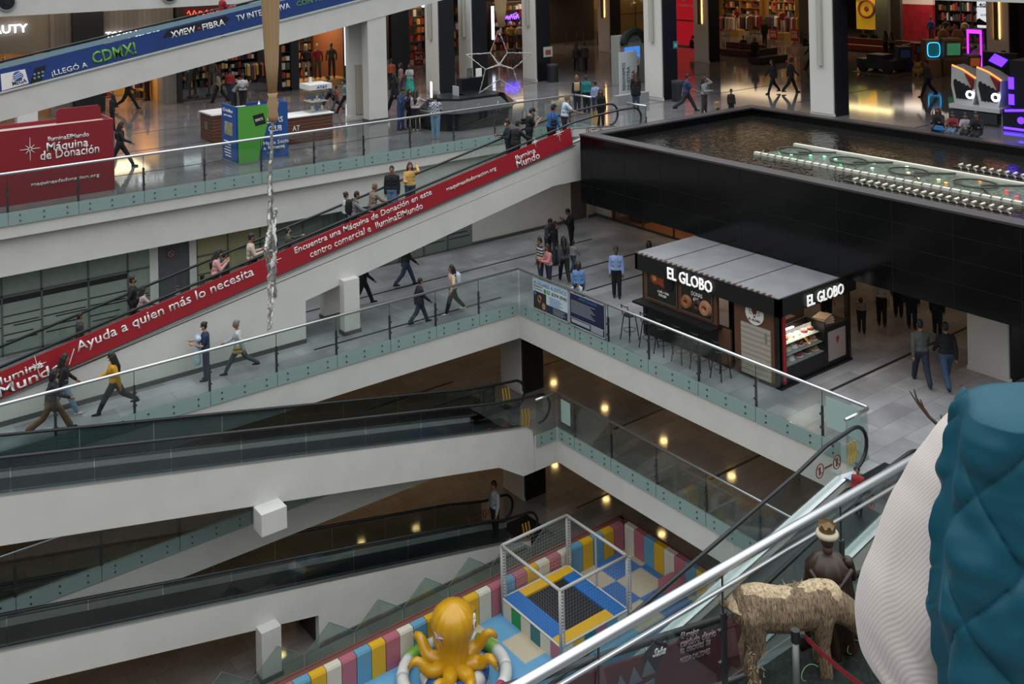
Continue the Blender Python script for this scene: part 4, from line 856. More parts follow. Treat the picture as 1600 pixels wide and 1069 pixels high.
NEON = M('neon_red', '#ff4430', .5, emit=3)
t = thing('shop_sign', 'dark red shop board with neon script above the blue ramp', 'sign', PY(300, 30, 49.7))
x0, x1 = Xp(278, 49.7), Xp(345, 49.7); MB().box(x0, 49.7, 15.9, x1, 49.85, 16.8).build('board', M('board_maroon', '#4a1114', .5), t)
mb = MB(); mb.path([(x0+.5+.09*i, 49.68, 16.25+.14*math.sin(i*1.9)) for i in range(22)], .022, 5); mb.build('neon_script', NEON, t)
signw('OUTSIDER', 657, 12, 1.9, .5, WEM, 'tall lit white shop lettering at the top centre, cut by the columns', 47.5)
# store rooms: side walls, back wall, warm ceiling lamp
def room(px0, px1, Y, depth, lamp, col, wallm, z1=15.6, power=60, floorm=None):
    x0, x1 = Xp(px0, Y), Xp(px1, Y)
    struct(MB().box(x0-.1, Y+.3, Z3, x0, Y+depth, z1).build('wall_store_side', wallm)); struct(MB().box(x1, Y+.3, Z3, x1+.1, Y+depth, z1).build('wall_store_side', wallm))
    struct(MB().box(x0, Y+depth, Z3, x1, Y+depth+.1, z1).build('wall_store_back', wallm))
    area('store_lamp', ((x0+x1)/2, Y+depth*.5, z1-.1), (x1-x0)*.8, depth*.6, power, col)
    return x0, x1
WARMW = M('store_warm_wall', '#a07c52', .7); DKW = M('store_dark_wall', '#3a332e', .7)
WL = (1, .74, .45)
# clothes racks and shelves: every rack a thing; garments are parts
GC = ['#8c2b2b', '#22262e', '#b9b2a4', '#3a4a68', '#c9a35c', '#5c3f30', '#d6d0c6', '#7a1f24', '#445042', '#a86a3a', '#1a1a1c', '#c05a40']
def rack(x, y, z, L, ax, lab, n=9, h=1.35, seed=0, group='clothes racks inside the shops', glen=.75):
    rr = random.Random(seed*13+int(x*7)+int(y*3)); t = thing('clothes_rack', lab, 'clothes rack', (x, y, z), group=group)
    d = Vector((1, 0, 0)) if ax == 'x' else Vector((0, 1, 0)); o = Vector((x, y, z)); s_ = Vector((d.y, d.x, 0))
    mb = MB().tube(o, o+Vector((0, 0, h)), .018, n=6).tube(o+d*L, o+d*L+Vector((0, 0, h)), .018, n=6).tube(o+Vector((0, 0, h)), o+d*L+Vector((0, 0, h)), .018, n=6)
    mb.tube(o-s_*.2, o+s_*.2, .018, n=6).tube(o+d*L-s_*.2, o+d*L+s_*.2, .018, n=6); mb.build('frame', DSTEEL, t)
    for i in range(n):
        c = o+d*(L*(i+.5)/n); w_ = .22; ln = glen*(.8+rr.random()*.4); k = rr.randrange(len(GC)); e_ = L/n*.36
        a = [(-w_, -ln), (w_, -ln), (w_*.85, -.12), (.05, -.02), (-.05, -.02), (-w_*.85, -.12)]
        vs = [c+s_*p+d*q*e_+Vector((0, 0, h+r-.03)) for q in (-1, 1) for p, r in a]
        MB().add(vs, [(5, 4, 3, 2, 1, 0), (6, 7, 8, 9, 10, 11)]+[(j, (j+1) % 6, (j+1) % 6+6, j+6) for j in range(6)]).build('garment', M('garment_%d' % k, GC[k], .8), t)
    return t
def shelf(x0, x1, y, z, rows_, lab, seed=0, col='#3a2d22', n=8, kind='boxes', hh=.5, ax='x', face=-1):
    """wall shelf unit filled with folded goods; ax='y' runs along Y at X=y"""
    rr = random.Random(seed+int(x0*5)); t = thing('display_shelf', lab, 'shelf', ((x0+x1)/2, y, z) if ax == 'x' else (y, (x0+x1)/2, z))
    def B(mb, a0, a1, d0, d1, c0, c1): return mb.box(a0, y+d0, c0, a1, y+d1, c1) if ax == 'x' else mb.box(y+d0, a0, c0, y+d1, a1, c1)
    mb = MB(); B(mb, x0-.04, x0, -.2, .2, z, z+rows_*hh+.1); B(mb, x1, x1+.04, -.2, .2, z, z+rows_*hh+.1)
    for r in range(rows_+1): B(mb, x0, x1, -.2, .2, z+r*hh+.04, z+r*hh+.07)
    mb.build('carcass', M('shelf_'+col[1:], col, .6), t)
    for r in range(rows_):
        for i in range(n):
            if rr.random() < .12: continue
            a = x0+(x1-x0)*(i+.12)/n; b_ = x0+(x1-x0)*(i+.88)/n; k = rr.randrange(len(GC)); mb = MB(); B(mb, a, b_, -.15, .15, z+r*hh+.07, z+r*hh+.07+hh*(.35+.5*rr.random()))
            mb.build('goods', M('garment_%d' % k, GC[k], .8), t)
    return t
# mannequin
def mannequin(x, y, z, ang, lab, skin, top, legs, h=1.8, group='shop mannequins', base=.001):
    t = thing('mannequin', lab, 'mannequin', (x, y, z), ang, group); s_ = h/1.8
    if z > Z3+.05 and base: MB().lathe([(.01, Z3-z+base-.001), (.3, Z3-z+base-.001), (.3, 0), (.01, 0)], (0, 0, 0), 20).build('base', DSTEEL, t, local=True)
    def q(*a): return tuple(v*s_ for v in a)
    MB().sph(q(0, 0, 1.66), (.085*s_, .075*s_, .12*s_), 12, 8).tube(q(0, 0, 1.44), q(0, 0, 1.58), .045*s_, n=10).build('head', skin, t, smooth=True, local=True)
    MB().lathe([(.02, .92*s_), (.14*s_, .95*s_), (.12*s_, 1.1*s_), (.16*s_, 1.3*s_), (.17*s_, 1.38*s_), (.08*s_, 1.47*s_), (.02, 1.48*s_)], (0, 0, 0), 16, 0, Matrix.Diagonal((.75, 1.15, 1, 1))).build('torso', top, t, smooth=True, local=True)
    for k in (-1, 1):
        MB().path([q(0, k*.19, 1.38), q(-.02, k*.25, 1.12), q(.08, k*.24, .9)], [.05*s_, .042*s_, .03*s_], 8).build('arm', top, t, smooth=True, local=True)
        MB().path([q(0, k*.09, .95), q(.04*k, k*.11, .5), q(-.02*k, k*.12, .09)], [.09*s_, .065*s_, .05*s_], 10).build('leg', legs, t, smooth=True, local=True)
        MB().box(-.06*s_, k*.12*s_-.04, .0, .18*s_, k*.12*s_+.04, .09*s_).build('shoe', skin, t, local=True)
    return t
SKM = M('mannequin_gold_beige', '#c9a878', .4); SKD = M('mannequin_grey', '#4a4744', .4)
T = lambda c: M('cloth_'+c.strip('#'), c, .85)
# beauty shop at the far left
room(-60, 78, 50, 4, 1, WL, WARMW, 14.9, 70); x0, x1 = Xp(-40), Xp(30)
shelf(x0, x1, 53.5, Z3, 5, 'wall shelf of small warm-lit beauty goods at the far left', 3, '#7c5a34', 12)
t = thing('ring_mirror', 'round dark ring mirror in the far left shop', 'mirror', (Xp(47), 51.5, Z3)); MB().path([(Xp(47)+.35*math.cos(a), 51.5, 13.6+.5*math.sin(a)) for a in [2*math.pi*i/20 for i in range(20)]], .06, 6, close=True).build('rim', BLACK, t); MB().tube((Xp(47), 51.5, Z3), (Xp(47), 51.5, 13.1), .04).build('stand', BLACK, t)
# bright warm shop behind the walkers
room(163, 253, 50, 5, 1, WL, M('gold_wall', '#c79a55', .6), 15.3, 120); shelf(Xp(225), Xp(250), 52.5, Z3, 3, 'low warm-lit shelf beside the whitewashed brick pillar', 9, '#a9763a', 6)
shelf(Xp(170), Xp(215), 54.4, Z3, 5, 'warm shelf wall seen under the blue-bannered ramp', 4, '#a9763a', 8)
# shoe shop with dark shelves
room(284, 455, 50, 5, 1, (.9, .93, 1), DKW, 15.6, 60); shelf(Xp(300), Xp(375), 54.6, Z3, 6, 'dark shoe shelf wall with pale shoes, left half', 5, '#17181b', 14, hh=.42); shelf(Xp(385), Xp(450), 54.6, Z3, 6, 'dark shoe shelf wall with pale shoes, right half', 6, '#17181b', 12, hh=.42)
struct(MB().box(Xp(287), 49.95, Z3+.1, Xp(350), 49.97, 15.5).build('window_1', GLS)); struct(MB().box(Xp(284), 49.9, Z3, Xp(352), 50.05, Z3+.1).build('trim_6', DSTEEL))
for px, c_, l_, lab in ((300, '#15161a', '#15161a', 'black-clad mannequin behind the shoe-shop glass'), (330, '#6b6552', '#6b6552', 'tall mannequin in an olive suit behind the shoe-shop glass')):
    mannequin(Xp(px, 50.6), 50.6, Z3+.15, -2.0, lab, SKD, T(c_), T(l_), 1.95)
rack(Xp(385, 51), 51, Z3, 1.8, 'x', 'rack of brown trousers beside the shoe-shop entrance', 12, 1.5, 3)
struct(MB().box(Xp(436), 49.8, Z3, Xp(452), 50.6, 15.6).build('wall_cladding', DKC)); shelf(Xp(437, 49.6), Xp(451, 49.6), 49.55, Z3+.2, 6, 'narrow black stand of blue and white trainers by the hanging drape', 8, '#0f1013', 2, hh=.45)
# sports shop with three mannequins
room(468, 545, 50, 5, 1, WL, M('copper_wall', '#7a4a2c', .6), 15.6, 140)
o = struct(MB().box(Xp(468), 50.05, Z3, Xp(545), 51.6, Z3+.28).build('trim_7', M('gold_plinth', '#a5834f', .4)))
for px, tp, lg, sk, lab in ((478, '#2a2426', '#8a8272', SKM, 'gold-lit mannequin in a dark waistcoat and grey trousers, leftmost in the sports window'), (496, '#8c2428', '#3a3a34', SKM, 'gold-lit mannequin in a red-sleeved jacket, middle of the sports window'), (518, '#3a3633', '#1b1b1d', SKD, 'dim grey mannequin with folded arms, right of the sports window')):
    mannequin(Xp(px, 50.6), 50.6, Z3+.28, -2.1, lab, sk, T(tp), T(lg), 2.0, base=0)
shelf(Xp(470), Xp(542), 54.5, Z3, 7, 'tall crowded gear wall behind the sports mannequins', 12, '#33241b', 12, hh=.5)
t = thing('light_bar', 'vertical white light bar at the sports-shop door jamb', 'light', (Xp(541, 49.5), 49.5, 12.6)); MB().box(Xp(541, 49.5)-.06, 49.5, 12.95, Xp(541, 49.5)+.06, 49.55, 15.3).build('tube', M('cool_bar', '#dfe6ff', .4, emit=1.6), t); MB().box(Xp(541, 49.5)-.08, 49.55, 12.9, Xp(541, 49.5)+.08, 49.6, 15.35).box(Xp(541, 49.5)-.03, 49.6, Z3, Xp(541, 49.5)+.03, 49.68, 13).build('casing', DSTEEL, t)
# shops behind the paired columns (wall at Y=55)
struct(MB().box(Xp(612, 55), 58.5, Z3, 52, 58.8, 16.85).build('wall_far_shops', M('store_dark_wall')))
area('store_lamp', (34, 57, 15.5), 6, 3, 120, WL); area('store_lamp', (44, 56.5, 15.5), 6, 3, 110, WL)
struct(MB().box(Xp(612, 54), 54, 15.7, 49, 54.4, 16.85).build('wall_bulkhead', DKC))
for a, b_, sd, lab in ((640, 664, 21, 'red sale shelf wall seen left of the first paired column'), (708, 722, 22, 'warm shelf wall in the gap between the paired columns'), (770, 822, 23, 'denim shop shelf wall behind the hanging tinsel star')):
    shelf(Xp(a, 57.5), Xp(b_, 57.5), 57.6, Z3, 6, lab, sd, '#4a2c1c', max(3, (b_-a)//5), hh=.55)
def placard(px0, px1, py0, py1, Y, m, lab, lines=(), name='sale_sign', tc_=None, legs=True):
    a = PY(px0, py0, Y); b_ = PY(px1, py1, Y); z0_, z1_ = min(a.z, b_.z), max(a.z, b_.z); t = thing(name, lab, 'sign', ((a.x+b_.x)/2, Y, z0_))
    MB().box(a.x, Y, z0_, b_.x, Y+.03, z1_).build('board', m, t)
    if legs: MB().box((a.x+b_.x)/2-.02, Y+.03, Z3, (a.x+b_.x)/2+.02, Y+.06, z0_+.2).box((a.x+b_.x)/2-.2, Y-.1, Z3, (a.x+b_.x)/2+.2, Y+.2, Z3+.02).build('stand', DSTEEL, t)
    for s_, fz, fh, fw in lines: text(s_, ((a.x+b_.x)/2, Y-.004, z0_+(z1_-z0_)*fz), (1, 0, 0), (0, 0, 1), (b_.x-a.x)*fw, (z1_-z0_)*fh, tc_ or WTX, t, 'sign_lettering', ex=.01, bold=.01, center=True)
    return t
SR = M('sale_red', '#a01c24', .5)
placard(647, 661, 103, 78, 54.5, SR, 'red three for two sale sign by the dark doorway', (('SALE', .78, .14, .7), ('3x2', .38, .28, .8), ('10-12', .15, .1, .4)))
t = thing('neon_sign', 'violet neon script sign in the denim shop window', 'sign', PY(800, 28, 56)); c = PY(798, 27, 56); mb = MB()
mb.path([c+Vector((-.55+.05*i, 0, .16*math.sin(i*1.7)+.05*math.sin(i*.6))) for i in range(26)], .03, 5); mb.path([c+Vector((-.6+.06*i, 0, -.08+.02*i)) for i in range(20)], .025, 5)
mb.build('tube', M('neon_violet', '#5a30ff', .5, emit=6), t); MB().tube(c+Vector((0, .05, 0)), (c.x, c.y+.05, 16.85), .012, n=5).build('hanger', DSTEEL, t)
for px, lab in ((799, 'mannequin in a yellow top, left in the denim shop window'), (813, 'cream-jacketed mannequin, right in the denim shop window')):
    mannequin(Xp(px, 55.5), 55.5, Z3+.25, -2.2, lab, SKM, T('#c9a040' if px == 799 else '#c9bfa8'), T('#4a2a22'), 1.85)
t = thing('denim_counter_sign', 'long white denim shop sign board low in its window', 'sign', PY(800, 98, 54)); a = PY(778, 102, 54); b_ = PY(821, 93, 54)
MB().box(a.x, 54, a.z-.0, b_.x, 54.05, a.z+.42).build('board', M('sign_cream', '#c9c4b4', .5, emit=.25), t); text('WE TAKE DENIM SERIOUS', (a.x+.5, 53.99, a.z+.1), (1, 0, 0), (0, 0, 1), b_.x-a.x-.6, .2, IK, t, 'sign_lettering', bold=.02)
t = thing('light_bar', 'cool white light bar left of the hanging star drape', 'light', PY(771, 60, 54)); a = PY(771, 62, 54); MB().box(a.x-.1, 54, a.z, a.x+.1, 54.06, a.z+2.2).build('tube', M('cool_bar'), t); MB().box(a.x-.03, 54.06, Z3, a.x+.03, 54.1, 15.8).build('mount', DSTEEL, t)
# corridor with a door
struct(MB().box(Xp(871, 60), 60, Z3, Xp(940, 60), 60.3, 16.85).build('wall_corridor', M('corridor_tan', '#9c7a54', .8)))
struct(MB().box(Xp(918, 59.9), 59.9, Z3, Xp(934, 59.9), 60.0, 14.1).build('door_1', M('door_grey', '#6f6152', .5)))
area('corridor_lamp', (55, 57.5, 16.0), 5, 3, 60, WL)
for px, py, lab in ((875, 12, 'small lit orange notice high by the corridor'), (899, 45, 'small red notice on the tan corridor wall')):
    p = PY(px, py, 59.8); tag(MB().box(p.x-.35, 59.95, p.z-.25, p.x+.35, 60.0, p.z+.25).build('notice', M('notice_orange', '#b5452a', .5, emit=.5)), lab, 'notice')
for px in (885, 901, 912, 922, 934):
    p = P(px, 70, Z3); t = thing('queue_post', 'slim barrier post before the tan corridor, %s from the left' % nth((885, 901, 912, 922, 934).index(px)), 'post', (p.x, p.y, Z3), group='barrier posts before the corridor'); MB().tube(p, p+Vector((0, 0, 1.0)), .04).build('pole', DSTEEL, t); MB().lathe([(.16, 0), (.16, .03), (.04, .05)], p, 12).build('base', DSTEEL, t)
# glass shop with star window decorations, big red advert
struct(MB().box(50.2, 55.0, Z3, 55.5, 55.2, 16.85).build('wall_window_shop', M('window_cream', '#c9a76a', .7)))
MB_ = MB().box(50.6, 54.9, 12.2, 55.2, 54.95, 16.5); o = struct(MB_.build('window_2', GLS)); area('store_lamp', (53, 54.7, 16.3), 4, .4, 70, WL)
mb = MB(); [mb.box(x_, 54.86, 12.2, x_+.06, 54.9, 16.6) for x_ in (50.6, 52.9, 55.2)]; mb.box(50.6, 54.86, 14.0, 55.2, 54.9, 14.06); struct(mb.build('trim_8', DSTEEL))
t = thing('window_star', 'wire star decorations in the warm shop window', 'decoration', (53, 54.8, 15)); mb = MB()
for cx, cz, r_ in ((51.6, 15.6, .5), (53.9, 15.2, .6), (52.6, 14.8, .35)): star8(mb, (cx, 54.82, cz), (1, 0, 0), (0, 0, 1), r_, .02, 10)
mb.build('rays', M('wire_silver', '#9c9a92', .4, .6), t)
placard(983, 993, 62, 44, 54.6, SR, 'red fifty percent sale sign in the warm window', (('50%', .3, .3, .8), ('SALE', .7, .15, .7)))
a = P(1063, 66, Z3); R1 = PX(1061, 66, 52.5); R2 = PX(1089, 66, 52.5)
t = thing('red_advert_screen', 'tall glowing red advert panel between the columns', 'advert', (52.6, (R1.y+R2.y)/2, Z3)); MB().box(52.6, R2.y-.4, Z3+.1, 52.7, R1.y+.4, 16.8).build('screen', M('advert_red_lit', '#b01424', .5, emit=.4), t)
yc = (R1.y+R2.y)/2; MB().path([(52.58, yc+.4+.45*math.cos(a), 15.6+.45*math.sin(a)) for a in [2*math.pi*i/20 for i in range(20)]], .06, 6, close=True).build('ring_mark', WTX, t); text('regalos para ti', (52.58, R1.y, 14.7), (0, -1, 0), (0, 0, 1), 2.0, .2, WTX, t, 'advert_lettering', ex=.01)
mb = MB(); mb.box(52.57, R2.y-.3, 13.7, 52.6, R1.y+.3, 13.78); mb.build('divider', M('board_maroon'), t)
# clothing shop on the right-hand wall X=60
def wallX(name, ya, yb, z0, z1, m, X=60, d=.3): return struct(MB().box(X, ya, z0, X+d, yb, z1).build(name, m))
def Yp(px, X=60, py=50): return PX(px, py, X).y
wallX('wall_far_end', 8, Yp(1500), 12, 12.01, DKW)
wallX('wall_shop_back', Yp(1248, 66), Yp(1118, 66), Z3, 16.85, M('gold_wall'), 66); area('store_lamp', (63, Yp(1185, 63), 16.5), 4, 8, 170, WL)
wallX('wall_panel', Yp(1277), Yp(1249), Z3, 16.85, M('grey_green_panel', '#4c4f4a', .6)); wallX('wall_panel', Yp(1388, 62), Yp(1368, 62), Z3, 16.85, M('grey_green_panel'), 62)
for i, (px0, px1, X_, sd) in enumerate(((1132, 1158, 65.4, 1), (1160, 1190, 65.4, 2), (1204, 1228, 65.4, 3), (1228, 1245, 65.4, 4))):
    shelf(Yp(px1, X_), Yp(px0, X_), X_, Z3, 7, 'crowded warm-lit clothing shelf at the shop back wall, %s from the left' % nth(i), 30+sd, '#a07838', 7, hh=.6, ax='y')
for i, (px, py) in enumerate(((1140, 52), (1163, 50), (1180, 42), (1212, 50), (1222, 46), (1238, 52), (1150, 30), (1170, 33))):
    p = P(px, py+4, Z3); p.x = min(p.x, 64.0-.3*(i % 3)); q = PX(px, py, p.x)
    rack(p.x, q.y-.6, Z3, 1.5, 'y', 'clothes rack in the warm-lit clothing shop, %s' % ('at the left front', 'second at the front', 'in the middle', 'right of the aisle', 'behind the right front rack', 'at the right edge', 'deep on the left', 'deep in the middle')[i], 10, 1.5, 40+i, glen=1.0)
for px, lab in ((1152, 'left'), (1223, 'right')):
    p = PX(px, 30, 61); mannequin(61, p.y, Z3+.5, math.pi+.2, 'golden mannequin on a plinth at the %s of the clothing shop' % lab, SKM, T('#8c2b2b'), T('#c9bda8'), 1.8, base=0); tag(MB().box(60.6, p.y-.4, Z3, 61.4, p.y+.4, Z3+.5).build('plinth', M('gold_plinth')), 'low plinth under the %s golden mannequin of the clothing shop' % lab, 'plinth')
def placardX(px0, px1, py0, py1, X, m, lab, lines=(), tc_=None, stand=True, name='sale_sign', zoff=0):
    a = PX(px0, py0, X); b_ = PX(px1, py1, X); z0_, z1_ = min(a.z, b_.z), max(a.z, b_.z); t = thing(name, lab, 'sign', (X, (a.y+b_.y)/2, z0_))
    MB().box(X, b_.y, z0_, X+.04, a.y, z1_).build('board', m, t)
    if stand: MB().box(X+.04, (a.y+b_.y)/2-.02, Z3, X+.08, (a.y+b_.y)/2+.02, z0_+.2).build('stand', DSTEEL, t)
    for s_, fz, fh, fw in lines: text(s_, (X-.005, (a.y+b_.y)/2, z0_+(z1_-z0_)*fz), (0, -1, 0), (0, 0, 1), (a.y-b_.y)*fw, (z1_-z0_)*fh, tc_ or WTX, t, 'sign_lettering', ex=.01, bold=.01, center=True)
    return t
placardX(1203, 1214, 62, 46, 59.6, SR, 'red fifty percent sale sign at the clothing shop front, left', (('50%', .25, .35, .8), ('SALE', .68, .16, .7)))
placardX(1236, 1247, 64, 46, 59.6, SR, 'red fifty percent sale sign at the clothing shop front, right', (('50%', .25, .35, .8), ('SALE', .68, .16, .7)))
# yellow window with a butterfly-wing picture
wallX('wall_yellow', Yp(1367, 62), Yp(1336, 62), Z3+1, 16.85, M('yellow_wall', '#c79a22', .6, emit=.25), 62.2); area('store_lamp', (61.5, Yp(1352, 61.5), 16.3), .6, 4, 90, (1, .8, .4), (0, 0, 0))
t = thing('window_poster', 'yellow lit window poster with a round eye and green wing', 'poster', (62.1, Yp(1352, 62), 14)); y_ = Yp(1353, 62)
MB().path([(62.12, y_+.6*math.cos(a), 14.35+.6*math.sin(a)) for a in [2*math.pi*i/20 for i in range(20)]], .1, 6, close=True).sph((62.12, y_, 14.35), (.03, .2, .2)).build('eye_picture', M('poster_brown', '#7a3a22', .6), t)
MB().prism([(y_+1.8, 15.3), (y_+.4, 15.9), (y_-.6, 15.2), (y_+.6, 14.9)], 'x', 62.1, 62.14).build('wing_picture', M('poster_green', '#6b7a50', .6), t)
# sport shop at the right with white wall text
wallX('wall_cladding', Yp(1407, 64), Yp(1389, 64), Z3, 16.85, DKW, 64); wallX('wall_red_display', Yp(1458, 66), Yp(1405, 66), Z3, 14.5, M('red_display', '#a8182a', .6, noise=.3, nscale=3), 66)
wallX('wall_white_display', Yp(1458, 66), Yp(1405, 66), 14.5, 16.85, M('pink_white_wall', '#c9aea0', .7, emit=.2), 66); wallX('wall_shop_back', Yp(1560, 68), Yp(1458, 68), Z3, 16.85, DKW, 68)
a = PX(1418, 14, 65.95); text('WEGIVE', (65.95, a.y, 16.1), (0, -1, 0), (0, 0, 1), 2.4, .4, M('wall_text_gold', '#b58a5a', .6), None, 'sign_lettering', bold=.02); o = C.objects[-1]; tag(o, 'pale lettering on the white wall of the sport shop, upper line', 'sign')
text('SPORTS', (65.95, a.y, 15.55), (0, -1, 0), (0, 0, 1), 2.3, .38, M('wall_text_gold'), None, 'sign_lettering', bold=.02); tag(C.objects[-1], 'pale lettering on the white wall of the sport shop, lower line', 'sign')
area('store_lamp', (64.5, Yp(1470, 64), 16.3), 3, 7, 150, (1, .85, .7))
for i, px in enumerate((1464, 1482, 1500, 1518)):
    shelf(Yp(px+16, 67), Yp(px, 67), 67.4, Z3, 6, 'dark sport-shop wall bay of shirts, %s from the left' % nth(i), 60+i, '#1d1a1a', 4, hh=.7, ax='y')
for px, tp, lab in ((1455, '#2a3f8c', 'mannequin in a blue jacket in the sport shop'), (1478, '#2a2c30', 'dark-shirted mannequin in the sport shop'), (1508, '#b9ac90', 'mannequin in a cream shirt in the sport shop')):
    p = PX(px, 60, 63.5); mannequin(63.5, p.y, Z3+.2, math.pi, lab, SKD, T(tp), T('#2a2a2e'), 1.85)
t = placardX(1527, 1551, 43, 3, 58, M('poster_white_lit', '#dfe2e8', .5, emit=.7), 'white lit poster reading forty percent with a dark shoe', (('40%', .8, .14, .75), ('EXTRA', .45, .07, .5)), M('poster_ink', '#2a2c34', .6), stand=True, name='sale_poster')
a = PX(1539, 30, 57.97); MB().prism([(a.y+.5, 14.0), (a.y-.55, 14.0), (a.y-.5, 14.12), (a.y, 14.2), (a.y+.35, 14.4), (a.y+.5, 14.3)], 'x', 57.95, 57.99).box(57.95, a.y-.55, 15.05, 57.98, a.y+.55, 15.1).build('shoe_picture', M('poster_ink'), t)
wallX('wall_end_panel', 8, Yp(1586, 53), Z3, 16.85, M('brown_end_wall', '#3d2f26', .6), 53)
# ---------------- benches, arcade machines ----------------
def sofa(c, L, ax, lab, m):
    t = thing('lounge_bench', lab, 'bench', c); dx, dy = (L/2, .45) if ax == 'x' else (.45, L/2); x, y, z = c
    MB().box(x-dx, y-dy, z+.08, x+dx, y+dy, z+.42).build('seat', m, t)
    (MB().box(x-dx, y+dy-.15, z+.42, x+dx, y+dy, z+.8) if ax == 'x' else MB().box(x+dx-.15, y-dy, z+.42, x+dx, y+dy, z+.8)).build('backrest', m, t)
    MB().box(x-dx+.1, y-dy+.1, z, x+dx-.1, y+dy-.1, z+.08).build('plinth', BLACK, t); return t
MRN = M('bench_maroon', '#4a1c1a', .6); DBR = M('bench_dark', '#2a201c', .6)
sofa(P(1160, 88, Z3), 3.2, 'y', 'dark maroon lounge bench in front of the clothing shop', MRN); sofa(P(1200, 98, Z3), 2.6, 'x', 'brown lounge bench behind the first bench', DBR)
sofa(P(1350, 80, Z3), 6, 'y', 'long red lounge bench before the yellow window', M('bench_red', '#6b2420', .6)); sofa(P(1440, 88, Z3), 3, 'x', 'tan ledge bench among the arcade rides', M('bench_tan', '#6b5440', .6))
def cabinet(px, py, h_, w__, m, lab, neon=None, nc='#30a0ff', top=None, face=math.radians(-125), screen=None):
    h = h_*.82; w_ = w__*.72; p = P(px, py, Z3); t = thing('arcade_machine', lab, 'arcade machine', p); R2 = Matrix.Translation(p) @ Matrix.Rotation(face, 4, 'Z')
    MB().prism([(-w_/2, 0), (w_/2, 0), (w_/2, h), (-w_/2, h)], 'y', -.3, .3).v
    a = [(-.4, 0), (.45, 0), (.45, h*.45), (.2, h*.5), (.3, h*.95), (.2, h), (-.4, h)]
    vs = [R2 @ Vector((x_, s_*w_/2, z_)) for s_ in (-1, 1) for x_, z_ in a]
    MB().add(vs, [tuple(range(6, -1, -1)), tuple(range(7, 14))]+[(j, (j+1) % 7, (j+1) % 7+7, j+7) for j in range(7)]).build('body', m, t)
    vs = [R2 @ Vector(q) for q in ((.26, -w_*.38, h*.56), (.26, w_*.38, h*.56), (.32, w_*.38, h*.88), (.32, -w_*.38, h*.88))]
    MB().add(vs, [(0, 1, 2, 3)]).build('screen', M('arc_screen_'+(screen or '#1a2a3a').strip('#'), screen or '#1a2a3a', .3, emit=.25), t)
    if neon:
        pts = [R2 @ Vector((.36, w_*.46*math.copysign(abs(math.cos(a_))**.5, math.cos(a_)), h*.73+h*.2*math.copysign(abs(math.sin(a_))**.5, math.sin(a_)))) for a_ in [2*math.pi*i/24 for i in range(24)]]
        MB().path(pts, .022, 6, close=True).build('neon_outline', M('neon_'+nc.strip('#'), nc, .5, emit=2.2), t)
    return t
DM = M('arcade_dark', '#26282c', .5)
cabinet(1412, 112, 1.7, 1.0, M('arcade_navy', '#1d2c52', .5), 'navy blue ride cabinet, leftmost of the arcade group'); cabinet(1436, 100, 1.5, .9, M('arcade_red', '#6b1d1c', .5), 'red ride cabinet behind the neon one')
cabinet(1455, 117, 2.3, 1.0, M('arcade_tan', '#8a6b48', .5), 'tan arcade cabinet with a glowing blue neon outlined screen', True, '#2fa0e8', screen='#1f6a70'); cabinet(1472, 108, 2.0, .9, M('arcade_orange', '#9a5a24', .5), 'orange arcade ride with a yellow roof')
cabinet(1487, 118, 2.4, 1.3, M('arcade_brown', '#6e5540', .5), 'brown rounded arcade cabinet with a green lit screen', False, screen='#4aa070'); cabinet(1508, 112, 1.6, .9, M('arcade_pinkred', '#8c2f3c', .5), 'small pinkish red arcade ride')
cabinet(1520, 125, 1.6, .9, M('arcade_brown'), 'furry brown ride-on toy beside the claw machine', screen='#b05a30')
# magenta claw machine
p = P(1530, 116, Z3); t = thing('claw_machine', 'tall claw machine outlined in magenta light', 'arcade machine', p); MAG = M('magenta_light', '#b030f0', .5, emit=1.8)
MB().box(p.x-.4, p.y-.45, Z3, p.x+.4, p.y+.45, Z3+.9).build('body', DM, t); MB().box(p.x-.4, p.y-.4, Z3+2.3, p.x+.4, p.y+.4, Z3+2.42).build('marquee', DM, t)
mb = MB()
for y in (-.36, .36): mb.box(p.x-.46, p.y+y-.04, Z3+.3, p.x-.4, p.y+y+.04, Z3+2.3)
mb.box(p.x-.46, p.y-.4, Z3+2.2, p.x-.4, p.y+.4, Z3+2.4).box(p.x-.46, p.y-.38, Z3+1.0, p.x-.4, p.y+.38, Z3+1.08).box(p.x-.47, p.y-.3, Z3+.5, p.x-.4, p.y+.3, Z3+.85); mb.build('light_frame', MAG, t)
MB().box(p.x-.38, p.y-.42, Z3+.9, p.x+.38, p.y+.42, Z3+2.3).build('glass_case', GLS, t); MB().sph((p.x, p.y-.1, Z3+1.1), (.25, .25, .2)).sph((p.x, p.y+.2, Z3+1.1), (.2, .2, .2)).build('plush_prizes', M('plush_pale', '#b9a898', .8), t)
